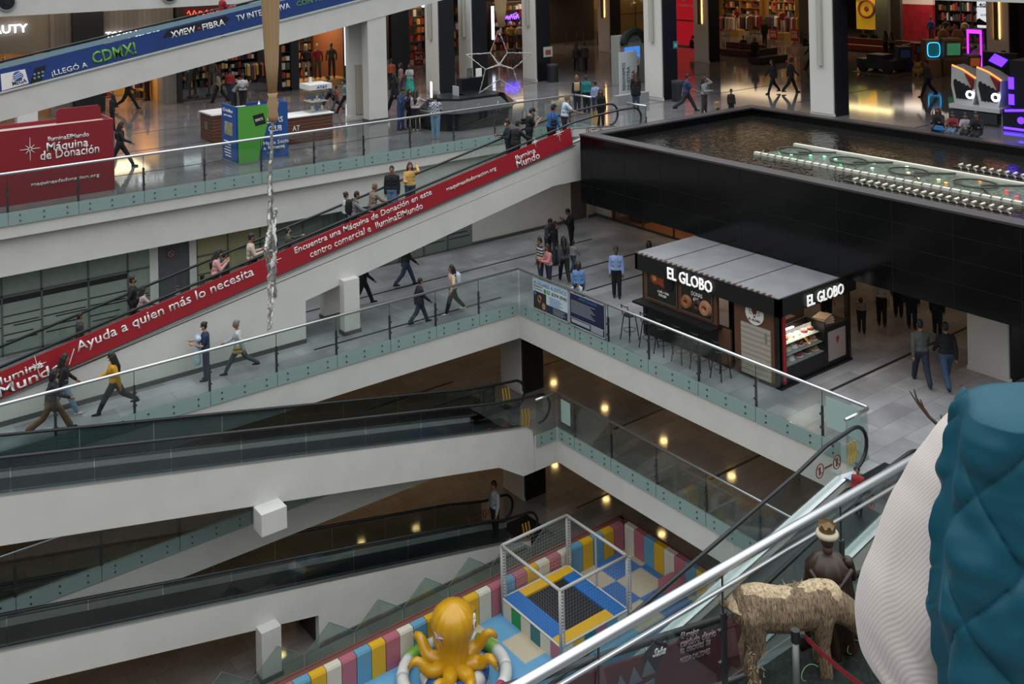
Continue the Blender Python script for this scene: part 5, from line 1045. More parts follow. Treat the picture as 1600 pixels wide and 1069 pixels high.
# other small arcade rides
def blob(px, py, r, m, lab, name='ride_on_toy', k=1.0):
    p = P(px, py, Z3); t = thing(name, lab, 'toy', p)
    MB().sph((p.x, p.y, Z3+r*.8), (r, r*.8, r*.7)).build('body', m, t, smooth=True); MB().sph((p.x-r*.5, p.y-r*.3, Z3+r*1.6*k), r*.5).build('head', m, t, smooth=True)
    MB().sph((p.x-r*.6, p.y+r*.15, Z3+r*2.1*k), r*.16).sph((p.x-r*.2, p.y-r*.6, Z3+r*2.1*k), r*.16).build('ear', m, t)
    for a_, b__ in ((-.5, -.4), (-.5, .4), (.5, -.4), (.5, .4)): MB().tube((p.x+a_*r, p.y+b__*r, Z3), (p.x+a_*r, p.y+b__*r, Z3+r*.6), r*.16).build('leg', m, t)
for a_ in ((1474, 80, .7, M('plush_tan', '#9a7458', .9), 'big tan plush bear standing on the arcade display'), (1497, 84, .75, M('plush_pink', '#a8705c', .9), 'big pinkish plush bear beside the tan bear'), (1434, 118, .35, M('plush_yellow', '#a8884a', .9), 'small spotted ride toy near the walking person'), (1517, 108, .6, M('plush_brown', '#6e4a30', .9), 'brown plush ride animal in front of the claw machine')): blob(*a_)
p = P(1378, 113, Z3); t = thing('toy_jeep', 'black ride-on toy car on a low platform', 'toy car', p); MB().box(p.x-.7, p.y-1.1, Z3+.25, p.x+.7, p.y+1.1, Z3+.75).box(p.x-.5, p.y-.4, Z3+.75, p.x+.5, p.y+.6, Z3+1.0).build('body', DM, t)
for a_, b__ in ((-.6, -.75), (-.6, .75), (.6, -.75), (.6, .75)): MB().lathe([(.01, -.12), (.26, -.12), (.26, .12), (.01, .12)], (0, 0, 0), 14, 0, Matrix.Translation((p.x+a_, p.y+b__, Z3+.28)) @ Matrix.Rotation(math.pi/2, 4, 'Y')).build('wheel', BLACK, t)
MB().box(p.x-.9, p.y-1.3, Z3, p.x+.9, p.y+1.3, Z3+.03).build('platform', M('bench_tan'), t)
# white twin screen game with jagged mouths
c0 = P(1485, 207, Z3); t = thing('basket_game', 'white twin arcade game with black jagged openings and orange-lit tops', 'arcade machine', (39.3, 21.4, Z3)); bx0, by1 = 38.6, 22.5
WG = M('game_white', '#b9b9b6', .45); ORL = M('orange_tube', '#ff6a28', .5, emit=3)
gx = 38.2; ya_, yb_ = PX(1483, 180, gx).y, PX(1562, 180, gx).y
MB().box(gx+.3, yb_, Z3, gx+1.6, ya_, Z3+.55).box(gx, yb_, Z3+.55, gx+1.4, ya_, Z3+.72).build('cabinet', WG, t); MB().box(gx-.02, yb_+.1, Z3+.1, gx+.3, ya_, Z3+.5).build('lower_panel', DM, t)
L_ = (ya_-yb_)/2
for i in range(2):
    y1_ = ya_-i*L_; y0_ = y1_-L_+.06
    out = [(y1_-.1, .72), (y0_+.1, .72), (y0_, 1.2), (y0_-.02, 1.75), (y0_+L_*.5, 2.05), (y1_, 2.2), (y1_+.03, 1.4)]
    b1_ = MB().prism([(a_, Z3+b__) for a_, b__ in out], 'x', gx+.25, gx+1.2).build('hood', WG, t)
    up_ = [(y1_-.08, 1.7), (y1_-.1, 1.0), (y1_-.2, .92)]; n_ = 9
    low = [(y1_-.2-(L_-.4)*k_/n_, .9+(.05 if k_ % 2 else 0)) for k_ in range(n_+1)]; top_ = [(y0_+.14+(L_-.3)*k_/n_, 1.42+.3*k_/n_+(-.06 if k_ % 2 else 0)) for k_ in range(n_+1)]
    MB().prism([(a_, Z3+b__) for a_, b__ in low+[(y0_+.1, 1.1)]+top_+[(y1_-.08, 1.5)]], 'x', gx+.22, gx+.26).build('mouth', BLACK, t)
    MB().path([(gx+.3, y1_, Z3+2.22), (gx+.3, y0_+L_*.5, Z3+2.07), (gx+.3, y0_, Z3+1.78)], .035, 6).build('light_tube', ORL, t)
    MB().path([(gx+.2, y0_+.2+.13*math.cos(a_), Z3+1.12+.13*math.sin(a_)) for a_ in [2*math.pi*k_/16 for k_ in range(16)]], .04, 6, close=True).build('ring_light', M('ring_white', '#f0f0ff', .5, emit=4), t)
    MB().prism([(y0_+.35, Z3+1.95), (y0_+.02, Z3+1.75), (y0_+.05, Z3+1.35)], 'x', gx+.1, gx+.24).build('fin', M('game_red', '#7a1c18', .5), t)
# blue-violet lit racing machine at the right edge
VB = M('violet_light', '#3a18ff', .5, emit=6); p = P(1592, 205, Z3)
t = thing('racing_game', 'black racing arcade machine edged with violet-blue light strips', 'arcade machine', p); MB().box(p.x-.2, p.y-2.2, Z3, p.x+1.6, p.y+.5, Z3+.8).box(p.x+.4, p.y-2.2, Z3+.8, p.x+1.6, p.y+.5, Z3+2.6).build('body', M('arcade_black', '#08080c', .4), t)
mb = MB()
mb.box(p.x+.36, p.y+.35, Z3+.9, p.x+.4, p.y+.55, Z3+1.3).box(p.x+.36, p.y+.35, Z3+1.5, p.x+.4, p.y+.55, Z3+1.95).path([(p.x-.22, p.y+.4, Z3+.75), (p.x-.22, p.y-.4, Z3+.85), (p.x-.22, p.y-1.2, Z3+.6)], .05, 5).path([(p.x-.22, p.y+.45, Z3+.1), (p.x-.22, p.y-1.5, Z3+.1)], .05, 5)
mb.build('light_strip', VB, t); MB().lathe([(.01, 0), (.13, 0), (.13, .05), (.01, .05)], (0, 0, 0), 16, 0, Matrix.Translation((p.x-.2, p.y-.2, Z3+.45)) @ Matrix.Rotation(-math.pi/2, 4, 'Y')).build('light_disc', VB, t)
p = P(1556, 150, Z3); t = thing('game_screen', 'tall black game screen with a violet-blue picture', 'arcade machine', p); MB().box(p.x, p.y-1, Z3, p.x+.3, p.y+.6, Z3+2.0).build('body', M('arcade_black'), t); MB().prism([(p.y-.3, Z3+1.35), (p.y+.3, Z3+1.6), (p.y, Z3+1.95), (p.y-.6, Z3+1.7)], 'x', p.x-.03, p.x).build('lit_picture', VB, t)
# signs on column faces
def onY(px, py, Y, w_, h_, m, lab, name='notice', cat='notice', lines=()):
    p = PY(px, py, Y); t = thing(name, lab, cat, p); MB().box(p.x-w_/2, Y-.02, p.z-h_/2, p.x+w_/2, Y, p.z+h_/2).build('plate', m, t)
    MB().box(p.x-w_*.3, Y-.026, p.z-h_*.3, p.x+w_*.3, Y-.02, p.z+h_*.2).build('picture', lines or M('notice_red', '#8a4a48', .6), t); return t
onY(856, 81, 42.9, .62, .55, M('notice_white', '#b9b4ae', .6), 'white framed notice with red print on the dark column'); onY(1055, 70, 33.6, .3, .34, M('notice_teal', '#3f7f84', .5), 'small teal notice on the dark column face', lines=M('notice_pale', '#8fb0b0', .5))
onY(1567, 87, 26.0, .5, .5, M('brown_plate', '#5a4434', .5), 'square brown plate on the right-edge column', lines=M('brown_dark', '#2e231b', .5))
def bin_(px, py, lab):
    p = P(px, py, Z3); t = thing('waste_bin', lab, 'bin', p); MB().lathe([(.01, 0), (.3, 0), (.3, .85), (.01, .85)], p, 20).build('body', M('bin_dark', '#1c1e21', .5), t); MB().lathe([(.31, .85), (.31, .95), (.22, .97), (.2, .9)], p, 20).build('rim', M('bin_rim', '#3a3c3f', .5), t)
bin_(864, 128, 'dark round waste bin beside the column with the framed notice'); bin_(1060, 158, 'dark round waste bin beside the blue-vested man')
# totem display kiosk
tt = thing('photo_booth', 'pale advert kiosk with a dark leafy arch and blue screen', 'kiosk', (35.7, 37.6, Z3)); a = P(966, 131, Z3); b_ = P(1016, 136, Z3)
MB().box(a.x, a.y-.2, Z3, a.x+2.1, a.y+.5, Z3+2.5).build('body', M('kiosk_pale', '#8f8e88', .6), tt); MB().box(a.x+.3, a.y-.23, Z3+1.05, a.x+1.4, a.y-.2, Z3+1.9).build('screen', M('screen_blue', '#3f78c9', .4, emit=.8, noise=.6, nscale=2), tt)
MB().path([(a.x+1.0+.75*math.cos(q), a.y-.2, Z3+2.1+.6*math.sin(q)) for q in [math.pi*i/10 for i in range(11)]], .22, 8).build('leafy_arch', M('dark_leaves', '#232a22', .9, bump=1, nscale=20), tt); MB().box(a.x+.55, a.y-.26, Z3+2.2, a.x+1.35, a.y-.2, Z3+2.5).build('name_plate', M('plate_grey', '#6a6d68', .5), tt)
MB().lathe([(.01, 0), (.16, 0), (.16, .06), (.01, .06)], (0, 0, 0), 14, 0, Matrix.Translation((a.x+.12, a.y-.22, Z3+2.15)) @ Matrix.Rotation(math.pi/2, 4, 'X')).build('badge', DM, tt)
p = P(984, 152, Z3); q = P(995, 149, Z3); t = thing('directory_board', 'white standing board with slanted lettering beside the woman in black', 'sign', p); MB().box(33.2, 35.6, Z3+.1, 34.35, 35.66, Z3+2.15).build('board', M('board_white', '#b9bec0', .6), t); MB().box(33.25, 35.45, Z3, 34.3, 35.85, Z3+.1).build('foot', M('plate_grey'), t)
for i, s_ in enumerate(('RENOVAMOS', 'NUESTRA', 'PLAZA')): text(s_, (33.55+i*.3, 35.59, Z3+.35), (0, 0, 1), (-1, 0, 0), 1.3-.2*i, .2, M('board_ink', '#3d444c', .6), t, 'sign_lettering')
t = thing('low_panel', 'low grey rectangular panel in front of the white directory board', 'panel', P(970, 163, Z3)); p = P(965, 166, Z3); MB().box(p.x, p.y, Z3, p.x+2.0, p.y+.3, Z3+.45).build('panel', M('plate_grey2', '#8c8f8f', .4), t)
# ---------------- third-level stands by the railing ----------------
t = thing('donation_booth', 'dark red donation machine booth with white lettering', 'booth', (7.5, 33.6, Z3)); RB = M('booth_red', '#861a26', .5)
MB().box(5.3, 33.0, Z3, 9.15, 33.06, 14.12).box(9.09, 33.06, Z3, 9.15, 34.3, 14.12).box(5.3, 34.24, Z3, 9.15, 34.3, 14.12).box(5.3, 33.06, Z3, 5.36, 34.24, 14.12).build('wall_panel', RB, t); MB().box(5.3, 33.06, 13.95, 9.1, 34.24, 14.0).build('inner_top', M('booth_top', '#a89a92', .6), t)
MB().prism([(7.55, 14.12), (8.85, 14.12), (8.85, 14.5), (8.78, 14.56), (7.62, 14.56), (7.55, 14.5)], 'y', 33.3, 33.36).build('header_panel', RB, t)
def bb(s, px, py, w_, h_, **k): return text(s, PY(px, py, 32.99), (1, 0, 0), (0, 0, 1), w_, h_, WTX, t, 'booth_lettering', **k)
bb('IluminaElMundo', 75, 221, 1.18, .14, bold=.012); bb('Máquina', 73, 241, 1.2, .34, bold=.012); bb('de Donación', 63, 251, 1.7, .28, bold=.012); bb('maquinasdedonacion.org', 49, 293, 1.95, .14, bold=.012)
mb = MB(); star8(mb, PY(47, 233, 32.98), (1, 0, 0), (0, 0, 1), .28, .012); mb.build('sparkle', WTX, t)
# blue-green loan stand
t = thing('loan_stand', 'blue and green credit card stand with Hazte Socio lettering', 'booth', (14.4, 34.4, Z3)); BB = M('stand_blue', '#1c4a8c', .5, noise=.08, nscale=6); GB = M('stand_green', '#4f9a38', .5)
MB().box(13.5, 33.75, Z3, 15.35, 33.8, Z3+2.0).box(13.45, 33.8, Z3, 13.5, 35.1, Z3+2.0).box(15.3, 33.8, Z3, 15.35, 35.1, Z3+2.0).build('wall_panel', BB, t)
MB().prism([(13.5, Z3+.05), (14.2, Z3+.05), (14.55, Z3+1.2), (14.75, Z3+1.98), (13.5, Z3+1.98)], 'y', 33.73, 33.75).build('green_panel', GB, t); MB().box(13.4, 33.7, Z3, 15.4, 35.1, Z3+.05).build('base', M('plate_grey'), t)
MB().box(13.7, 34.2, Z3+1.75, 14.9, 34.8, Z3+1.8).build('counter_top', WTX, t)
for s_, z, w_, x_ in (('SAMS', 1.3, .6, 14.55), ('CLUB', 1.0, .5, 14.6), ('Hazte Socio', .55, .95, 14.4), ('o Renueva', .38, .8, 14.4)): text(s_, (x_, 33.72, Z3+z), (1, 0, 0), (0, 0, 1), w_, .14 if z < .9 else .2, WTX, t, 'stand_lettering', bold=.012)
text('Aquí', (14.5, 33.72, Z3+.18), (1, 0, 0), (0, 0, 1), .3, .15, GB, t, 'stand_lettering', bold=.012)
text('Crédito', (13.44, 34.95, Z3+1.75), (0, -1, 0), (0, 0, 1), .9, .12, WTX, t, 'stand_lettering', bold=.012); text('para todos', (13.44, 34.85, Z3+1.58), (0, -1, 0), (0, 0, 1), .7, .1, WTX, t, 'stand_lettering')
MB().box(13.43, 34.1, Z3+.95, 13.45, 34.8, Z3+1.4).build('picture', M('stand_picture', '#8f8a72', .6, noise=.5, nscale=8), t); mb = MB()
for i in range(6): mb.box(13.43, 34.3, Z3+.7-i*.1, 13.45, 34.9-.05*(i % 3), Z3+.73-i*.1)
mb.build('fine_print', WTX, t)
WDN = stripes('walnut_planks', ('#4a2a1c', '#66402c'), 'Z', 2.5, .5, 3)
t = thing('phone_counter', 'walnut counter with white top left of the blue and green stand', 'counter', (14.6, 38.9, Z3)); q = P(320, 222, Z3)
MB().box(14.3, 38.3, Z3, 16.2, 39.6, Z3+1.05).build('body', WDN, t); MB().box(14.25, 38.25, Z3+1.05, 16.25, 39.65, Z3+1.1).build('top', WTX, t); MB().box(14.28, 38.8, Z3+.45, 14.3, 39.1, Z3+.75).build('emblem', M('plate_grey'), t); MB().box(15.4, 38.28, Z3, 15.7, 38.3, Z3+.45).build('hatch', M('bin_rim'), t)
t = thing('phone_counter', 'walnut counter of the phone stand right of the drape', 'counter', (17.0, 36.2, Z3)); MB().box(16.1, 35.9, Z3, 18.2, 36.9, Z3+1.0).build('body', WDN, t); MB().box(16.05, 35.85, Z3+1.0, 18.25, 36.95, Z3+1.04).build('top', WTX, t); text('AT', (16.5, 35.88, Z3+.5), (1, 0, 0), (0, 0, 1), .3, .2, WTX, t, 'counter_lettering')
MB().box(15.4, 37.6, Z3, 16.9, 37.7, Z3+1.5).build('blue_screen', M('screen_navy', '#1b3370', .5), t)
t = thing('phone_display', 'glass phone display stand with a white block sign on top', 'display case', (17.75, 36.4, Z3+1.04)); MB().box(17.4, 36.1, Z3+1.04, 18.15, 36.8, Z3+1.08).box(17.4, 36.1, Z3+1.45, 18.15, 36.8, Z3+1.48).box(17.4, 36.1, Z3+1.85, 18.15, 36.8, Z3+1.88).build('shelf', M('shelf_glass_grey'), t)
MB().box(17.42, 36.12, Z3+1.08, 18.13, 36.78, Z3+1.95).build('glass_case', GLS, t); MB().box(17.3, 36.0, Z3+1.95, 18.25, 36.9, Z3+2.15).box(17.5, 36.4, Z3+2.15, 17.6, 36.5, Z3+2.4).build('sign_block', M('sign_white', '#d8d5d0', .5), t); text('AT&T', (17.6, 35.99, Z3+1.99), (1, 0, 0), (0, 0, 1), .45, .11, M('logo_blue', '#2a5aa0', .5), t, 'sign_lettering', bold=.012)
for i in range(6): MB().bx((17.55+.2*(i % 3), 36.3, Z3+1.2+.4*(i//3)), (.1, .03, .18), Matrix()).build('phone_box', M(['box_white', 'box_blue'][i % 2], ['#c9ccd2', '#3f78b0'][i % 2], .5), t)
tag(MB().lathe([(.01, 0), (.04, 0), (.04, .14), (.015, .17), (.015, .22)], (14.6, 34.5, Z3+1.8), 10).build('sanitizer_bottle', WTX), 'white pump bottle standing on the blue stand counter', 'bottle')
# black jewellery kiosk (octagonal)
kc = (23.9, 34.95); t = thing('jewellery_kiosk', 'black octagonal glass-topped kiosk behind the third-level railing', 'kiosk', (kc[0], kc[1], Z3))
def octo(rx, ry, z, c=kc): return [(c[0]+rx*a, c[1]+ry*b__, z) for a, b__ in ((-1, -.4), (-.6, -1), (.6, -1), (1, -.4), (1, .4), (.6, 1), (-.6, 1), (-1, .4))]
MB().ring([octo(1.95, 1.25, Z3), octo(2.0, 1.3, Z3+.6), octo(2.1, 1.4, Z3+.72)]).build('base', M('kiosk_gloss_black', '#0d0e11', .25), t); MB().ring([octo(2.14, 1.44, Z3+.72), octo(2.14, 1.44, Z3+.79)]).build('silver_band', M('dull_silver', '#8e9092', .35, .7), t)
MB().ring([octo(2.05, 1.35, Z3+.8), octo(1.65, 1.0, Z3+1.15)]).build('glass_top', glass('dark_case_glass', '#7a8286', .9), t); MB().ring([octo(1.5, .9, Z3+.79), octo(1.45, .85, Z3+1.22)]).build('inner_counter', M('kiosk_gloss_black'), t)
text('A', (kc[0]+.45, kc[1]-1.4, Z3+.62), (1, 0, 0), (0, 0, 1), .3, .42, M('dull_silver'), t, 'letter_emblem', bold=.012)
rr = random.Random(4)
for i in range(14):
    a_ = -2.9+i*.2; MB().bx((kc[0]+1.75*math.cos(a_)*1.02, kc[1]+1.15*math.sin(a_), Z3+.92), (.12, .08, .12)).build('jewel_box', M(['jb_white', 'jb_grey', 'jb_gold'][i % 3], ['#b9bcc0', '#5b5f66', '#a58a5a'][i % 3], .4), t)
MB().box(kc[0]-1.5, kc[1]+.35, Z3+1.2, kc[0]-1.46, kc[1]+.45, Z3+1.85).build('screen_post', M('cool_bar'), t)
MB().box(kc[0]+.3, kc[1]+.8, Z3+1.1, kc[0]+1.5, kc[1]+1.2, Z3+1.75).build('back_case', M('kiosk_gloss_black'), t); MB().box(kc[0]-.5, kc[1]-.1, Z3+1.2, kc[0]-.45, kc[1]+.3, Z3+1.6).box(kc[0]-.5, kc[1]-.1, Z3+1.2, kc[0]-.1, kc[1]+.3, Z3+1.22).build('monitor', M('monitor_pale', '#a9adb0', .4), t)
MB().box(kc[0]+1.2, kc[1]+1.0, Z3+1.75, kc[0]+1.5, kc[1]+1.03, Z3+2.1).build('paper_sign', WTX, t); MB().box(kc[0]+.75, kc[1]+1.0, Z3+1.75, kc[0]+1.0, kc[1]+1.03, Z3+2.15).build('portrait_sign', M('portrait', '#55575a', .5, noise=.6, nscale=9), t)
# ---------------- second-level glass front ----------------
FRG = M('frosted_sage_glass', '#7f8a80', .35, noise=.05); FRY = M('frosted_warm_glass', '#94906b', .35)
WY = 33.3; o = struct(MB().box(-3, WY-.05, 9.93, 23, WY+.1, 10.02).build('trim_9', DSTEEL))
xv = [-3, -1.2, .6, 2.4, 4.2, 5.9, 7.0, 8.35, 9.55, 10.25]; nW = 3
def pane(x0, x1, m, lines=True, dark=False):
    global nW
    t = thing('window_%d' % nW, 'w', 'window', ((x0+x1)/2, WY, Z2)); del t['label']; del t['category']; struct(t); nW += 1
    MB().box(x0, WY, Z2+.05, x1, WY+.02, 9.93).build('frosted_glass', m, t)
    mb = MB(); mb.box(x0, WY-.03, Z2, x0+.05, WY+.05, 9.95); mb.box(x0, WY-.03, 9.15, x1, WY+.03, 9.2); mb.box(x0, WY-.03, Z2, x1, WY+.03, Z2+.06); mb.build('mullion', M('mullion_grey', '#5f625f', .4, .4), t)
    if lines:
        mb = MB()
        for z, a, b_ in ((8.55, .02, .98), (8.32, .05, .95), (8.24, .3, 1), (8.0, 0, .8), (7.82, .1, .9)): mb.box(x0+(x1-x0)*a, WY-.006, z, x0+(x1-x0)*b_, WY, z+.035)
        if dark: mb.box(x0+.05, WY-.006, 8.95, x1, WY, 9.12)
        mb.build('clear_line', M('clear_stripe_dark', '#1e211f', .3), t)
for a, b_ in zip(xv[:-1], xv[1:]): pane(a, b_, FRG, True, a < 9)
struct(MB().box(10.25, WY-.05, Z2, 10.52, WY+.1, 10.0).build('trim_10', WHITE)); struct(MB().box(11.55, WY-.05, Z2, 11.78, WY+.1, 10.0).build('trim_10', WHITE))
struct(MB().box(10.52, WY, Z2, 11.55, WY+.1, 10.0).build('door_2', M('door_dark_grey', '#4c4e51', .6, noise=.05)))
p = PY(267, 396, WY-.01); tag(MB().box(p.x-.15, WY-.02, p.z-.15, p.x+.15, WY, p.z+.15).box(p.x-.12, WY-.03, p.z-.12, p.x+.12, WY-.02, p.z+.12, 1).path([(p.x+.09*math.cos(a), WY-.035, p.z+.09*math.sin(a)) for a in [2*math.pi*i/14 for i in range(14)]], .012, 5, 2, close=True).tube((p.x-.06, WY-.035, p.z+.06), (p.x+.06, WY-.035, p.z-.06), .01, n=4, mi=2).build('no_smoking_sign', [M('sign_rim_red', '#6b3f38', .6), M('sign_face', '#4a3c3a', .6), M('sign_ring', '#a5908a', .6)]), 'small square no-smoking sign on the dark grey door', 'sign')
p = PY(267, 378, WY-.01); tag(MB().box(p.x-.14, WY-.02, p.z-.09, p.x+.14, WY, p.z+.09).build('exit_sign', M('exit_green', '#24342f', .5)), 'small dark green exit sign above the no-smoking sign', 'sign')
for a, b_ in zip([11.78, 12.85, 14.0], [12.85, 14.0, 14.6]): pane(a, b_, FRY, True, False)
area('bank_lamp', (13.5, 35, 9.7), 3, 1, 10, (1, .8, .4))
for a, b_ in zip([14.6, 15.6, 17.0, 18.3, 19.5, 20.6, 21.7], [15.6, 17.0, 18.3, 19.5, 20.6, 21.7, 22.9]): pane(a, b_, M('frosted_grey_green', '#6c7670', .3), a > 19, False)
# right glass shop under the pool, warm inside
for i in range(4):
    t = thing('window_%d' % nW, 'w', 'window', (30.3, 30, Z2)); del t['label']; del t['category']; struct(t); nW += 1; y1_ = 32.2-i*1.75
    MB().box(29.5, y1_-1.75, Z2+.05, 29.52, y1_, 9.93).build('pane', GLS, t); MB().box(29.47, y1_-.04, Z2, 29.55, y1_, 10.0).box(29.47, y1_-1.75, Z2, 29.55, y1_, Z2+.07).build('mullion', DSTEEL, t)
struct(MB().box(29.48, 32.2, Z2, 29.56, 32.3, 10).build('trim_11', M('kiosk_red')))
struct(MB().box(29.6, 24, Z2-.0, 34.9, 32.3, Z2+.03).build('trim_12', M('orange_wood_floor', '#8a5226', .4))); struct(MB().box(34.9, 24, Z2, 35.1, 32, 10).build('wall_brown', M('brown_end_wall', '#3d2f26', .6)))
area('shop_lamp', (32.0, 28.5, 9.8), 4, 6, 70, (1, .6, .3)); tag(MB().box(30.0, 30.9, Z2+.03, 30.7, 31.8, Z2+1.2).build('display_block', M('arcade_black', '#08080c', .4)), 'black display block inside the orange-lit glass shop', 'display'); tag(MB().box(30.6, 28.6, Z2+.03, 31.2, 29.1, Z2+.8).build('display_block', WHITE), 'white display block inside the orange-lit glass shop', 'display')
# ---------------- hanging drapes and tinsel stars ----------------
DRP = M('gold_beige_drape', '#a58560', .7); TIN = M('tinsel_silver', '#a8a6a0', .35, .5, bump=1, nscale=60)
def drape(px0, px1, pyb, d, lab, ztop=24):
    a = PD((px0+px1)/2, pyb, d); w_ = (px1-px0)/F*d; t = thing('hanging_drape', lab, 'drape', a); n_ = 36; rings = []
    H_ = ztop-a.z
    for k in range(16):
        f = k/15; z = a.z+H_*f; r = w_/2*(.42+.58*min(1, (f*H_)/1.6)**.6)*(1+.12*f); rings.append([(a.x+r*math.cos(2*math.pi*j/n_)*(1+.16*math.sin(j*math.pi/2+f*2)), a.y+r*.6*math.sin(2*math.pi*j/n_)*(1+.16*math.sin(j*math.pi/2+1)), z) for j in range(n_)])
    MB().ring(rings).build('cloth', DRP, t, smooth=True); return a, w_, t
def tinsel(pts, r=.03, n=9, seed=1):
    rr = random.Random(seed); P_ = [Vector(p) for p in pts]; out = []; rad = []
    for a, b_ in zip(P_[:-1], P_[1:]):
        k = max(2, int((b_-a).length/.045))
        for i in range(k): out.append(a.lerp(b_, i/k)+Vector((rr.uniform(-1, 1), rr.uniform(-1, 1), rr.uniform(-1, 1)))*r*.25); rad.append(r*rr.uniform(.6, 1.25))
    out.append(P_[-1]); rad.append(r); return out, [q*.55 for q in rad]
def spikes(pts, r, seed=1, per=26):
    rr = random.Random(seed); mb = MB(); P_ = [Vector(p) for p in pts]
    for a, b_ in zip(P_[:-1], P_[1:]):
        for i in range(int((b_-a).length*per)+2):
            c = a.lerp(b_, rr.random()); d_ = Vector((rr.uniform(-1, 1), rr.uniform(-1, 1), rr.uniform(-1, 1))).normalized()*r*rr.uniform(1, 2); s_ = d_.cross(Vector((.3, .2, 1))).normalized()*r*.22; mb.add([c+s_, c-s_, c+d_], [(0, 1, 2), (2, 1, 0)])
    return mb
a, w_, t = drape(412, 440, 150, 14, 'gold-beige drape hanging at the left, tied above the edge-on tinsel star')
MB().lathe([(.06, -.35), (.075, -.28), (.06, -.2), (.08, -.1), (.055, -.02), (.07, .04)], a, 14).build('knot', DRP, t, smooth=True)
def star3d(px, py, d, R, ang, lab, r=.02, depth=.35, stretch=1, tip=None):
    """tinsel 3D star frame, plane turned by ang about vertical"""
    c = PD(px, py, d); t = thing('tinsel_star', lab, 'decoration', c); u = Vector((RT[0]*math.cos(ang)+FW[0]*math.sin(ang), RT[1]*math.cos(ang)+FW[1]*math.sin(ang), 0)); v = Vector((0, 0, stretch)); nrm = u.cross(Vector((0, 0, 1)))
    tips = [c+u*R*math.cos(math.pi/2+i*2*math.pi/5)+v*R*math.sin(math.pi/2+i*2*math.pi/5) for i in range(5)]
    inn = [c+u*R*.42*math.cos(math.pi/2+math.pi/5+i*2*math.pi/5)+v*R*.42*math.sin(math.pi/2+math.pi/5+i*2*math.pi/5) for i in range(5)]
    for s_ in ((1, -1) if depth else (1,)):
        hub = c+nrm*depth*s_*.5
        for i in range(5): p_, q_ = tinsel([inn[i], hub], r, seed=i+9); MB().path(p_, q_, 5).build('tinsel_spoke', TIN, t)
    for i in range(5):
        for j in (i, (i-1) % 5): p_, q_ = tinsel([tips[i], inn[j]], r, seed=i*3+j); mb = spikes([tips[i], inn[j]], r, i*5+j, 90 if d < 20 else 30); mb.path(p_, q_, 5); mb.build('tinsel_edge', TIN, t)
    return c, t
star3d(780, 101, 30, 1.02, .0, 'flat five-pointed wire star wound with tinsel, hanging before the denim shop', .03)
a2, w2, t2 = drape(771, 795, 42, 30, 'gold-beige drape hanging above the five-pointed wire star'); mb = MB(); p_, q_ = tinsel([a2, PD(780, 55, 30)], .04); mb.path(p_, q_, 5).build('tinsel_tail', TIN, t2)
c, t = star3d(424, 392, 14, 1.05, math.pi/2+.17, 'long tinsel star seen edge-on, hanging over the walkway', .05, .12, 1.0)
p_, q_ = tinsel([a+Vector((0, 0, -.3)), c+Vector((0, 0, 1.02))], .05); MB().path(p_, q_, 5).build('hanging_tinsel', TIN, t)
cc_ = PD(428, 178, 13.9); tg = thing('price_tag', 'black tilted tag lettered SANTO on the left drape', 'tag', PD(405, 187, 13.9)); q = PD(405, 187, 13.85); Rr = Vector((RT[0], RT[1], 0)); U_ = Vector((0, 0, 1)); e1 = (Rr*.97+U_*.25).normalized(); e2 = (U_*.97-Rr*.25).normalized()
fwd = Vector((FW[0], FW[1], 0))
vs = [q+e1*x_*.075+e2*z_*.075+fwd*k for k in (0, .015) for x_, z_ in ((-1, -1), (1, -1), (1, 1), (-1, 1))]
MB().add(vs, [(0, 1, 2, 3), (7, 6, 5, 4), (0, 4, 5, 1), (1, 5, 6, 2), (2, 6, 7, 3), (3, 7, 4, 0)]).build('card', BLACK, tg); text('SANTO', q-e1*.055-e2*.02-fwd*.003, e1, e2, .11, .04, WTX, tg, 'tag_lettering', ex=.002, bold=.012)
# ---------------- nativity corner on the near third level ----------------
STRAW = bpy.data.materials.new('straw'); STRAW.use_nodes = True; n = STRAW.node_tree; b = n.nodes['Principled BSDF']; b.inputs['Roughness'].default_value = .75
t_ = n.nodes.new('ShaderNodeTexCoord'); mp = n.nodes.new('ShaderNodeMapping'); mp.inputs['Scale'].default_value = (60, 14, 8); x_ = n.nodes.new('ShaderNodeTexNoise'); x_.inputs['Scale'].default_value = 1.4; x_.inputs['Detail'].default_value = 5; x_.inputs['Distortion'].default_value = 1.5
n.links.new(t_.outputs['Object'], mp.inputs[0]); n.links.new(mp.outputs[0], x_.inputs['Vector']); r_ = n.nodes.new('ShaderNodeValToRGB'); n.links.new(x_.outputs[0], r_.inputs[0])
r_.color_ramp.elements[0].position = .35; r_.color_ramp.elements[0].color = lin('#33261b'); r_.color_ramp.elements[1].position = .68; r_.color_ramp.elements[1].color = lin('#917a5d'); n.links.new(r_.outputs[0], b.inputs['Base Color'])
q_ = n.nodes.new('ShaderNodeBump'); q_.inputs['Strength'].default_value = .8; q_.inputs['Distance'].default_value = .01; n.links.new(x_.outputs[0], q_.inputs['Height']); n.links.new(q_.outputs[0], b.inputs['Normal'])
STRAW2 = M('pale_straw', '#a89475', .8, noise=.5, nscale=38, bump=1)
REMESH = []
def remesh(o, vox, sm=3, it=.5):
    m = o.modifiers.new('r', 'REMESH'); m.mode = 'VOXEL'; m.voxel_size = vox; m.use_smooth_shade = True
    if sm: s_ = o.modifiers.new('s', 'SMOOTH'); s_.factor = it; s_.iterations = sm
    REMESH.append(o); return o
dn = P(1232, 1062, Z3); ang = TH-math.pi/2
don = thing('straw_animal', 'life-sized straw calf figure with head lowered behind the red belt', 'statue', dn, ang+.05)
mb = MB()
def cp(a, b_, r0, r1=None): mb.caps(a, b_, r0*1.13, (r0 if r1 is None else r1)*1.13, 14)
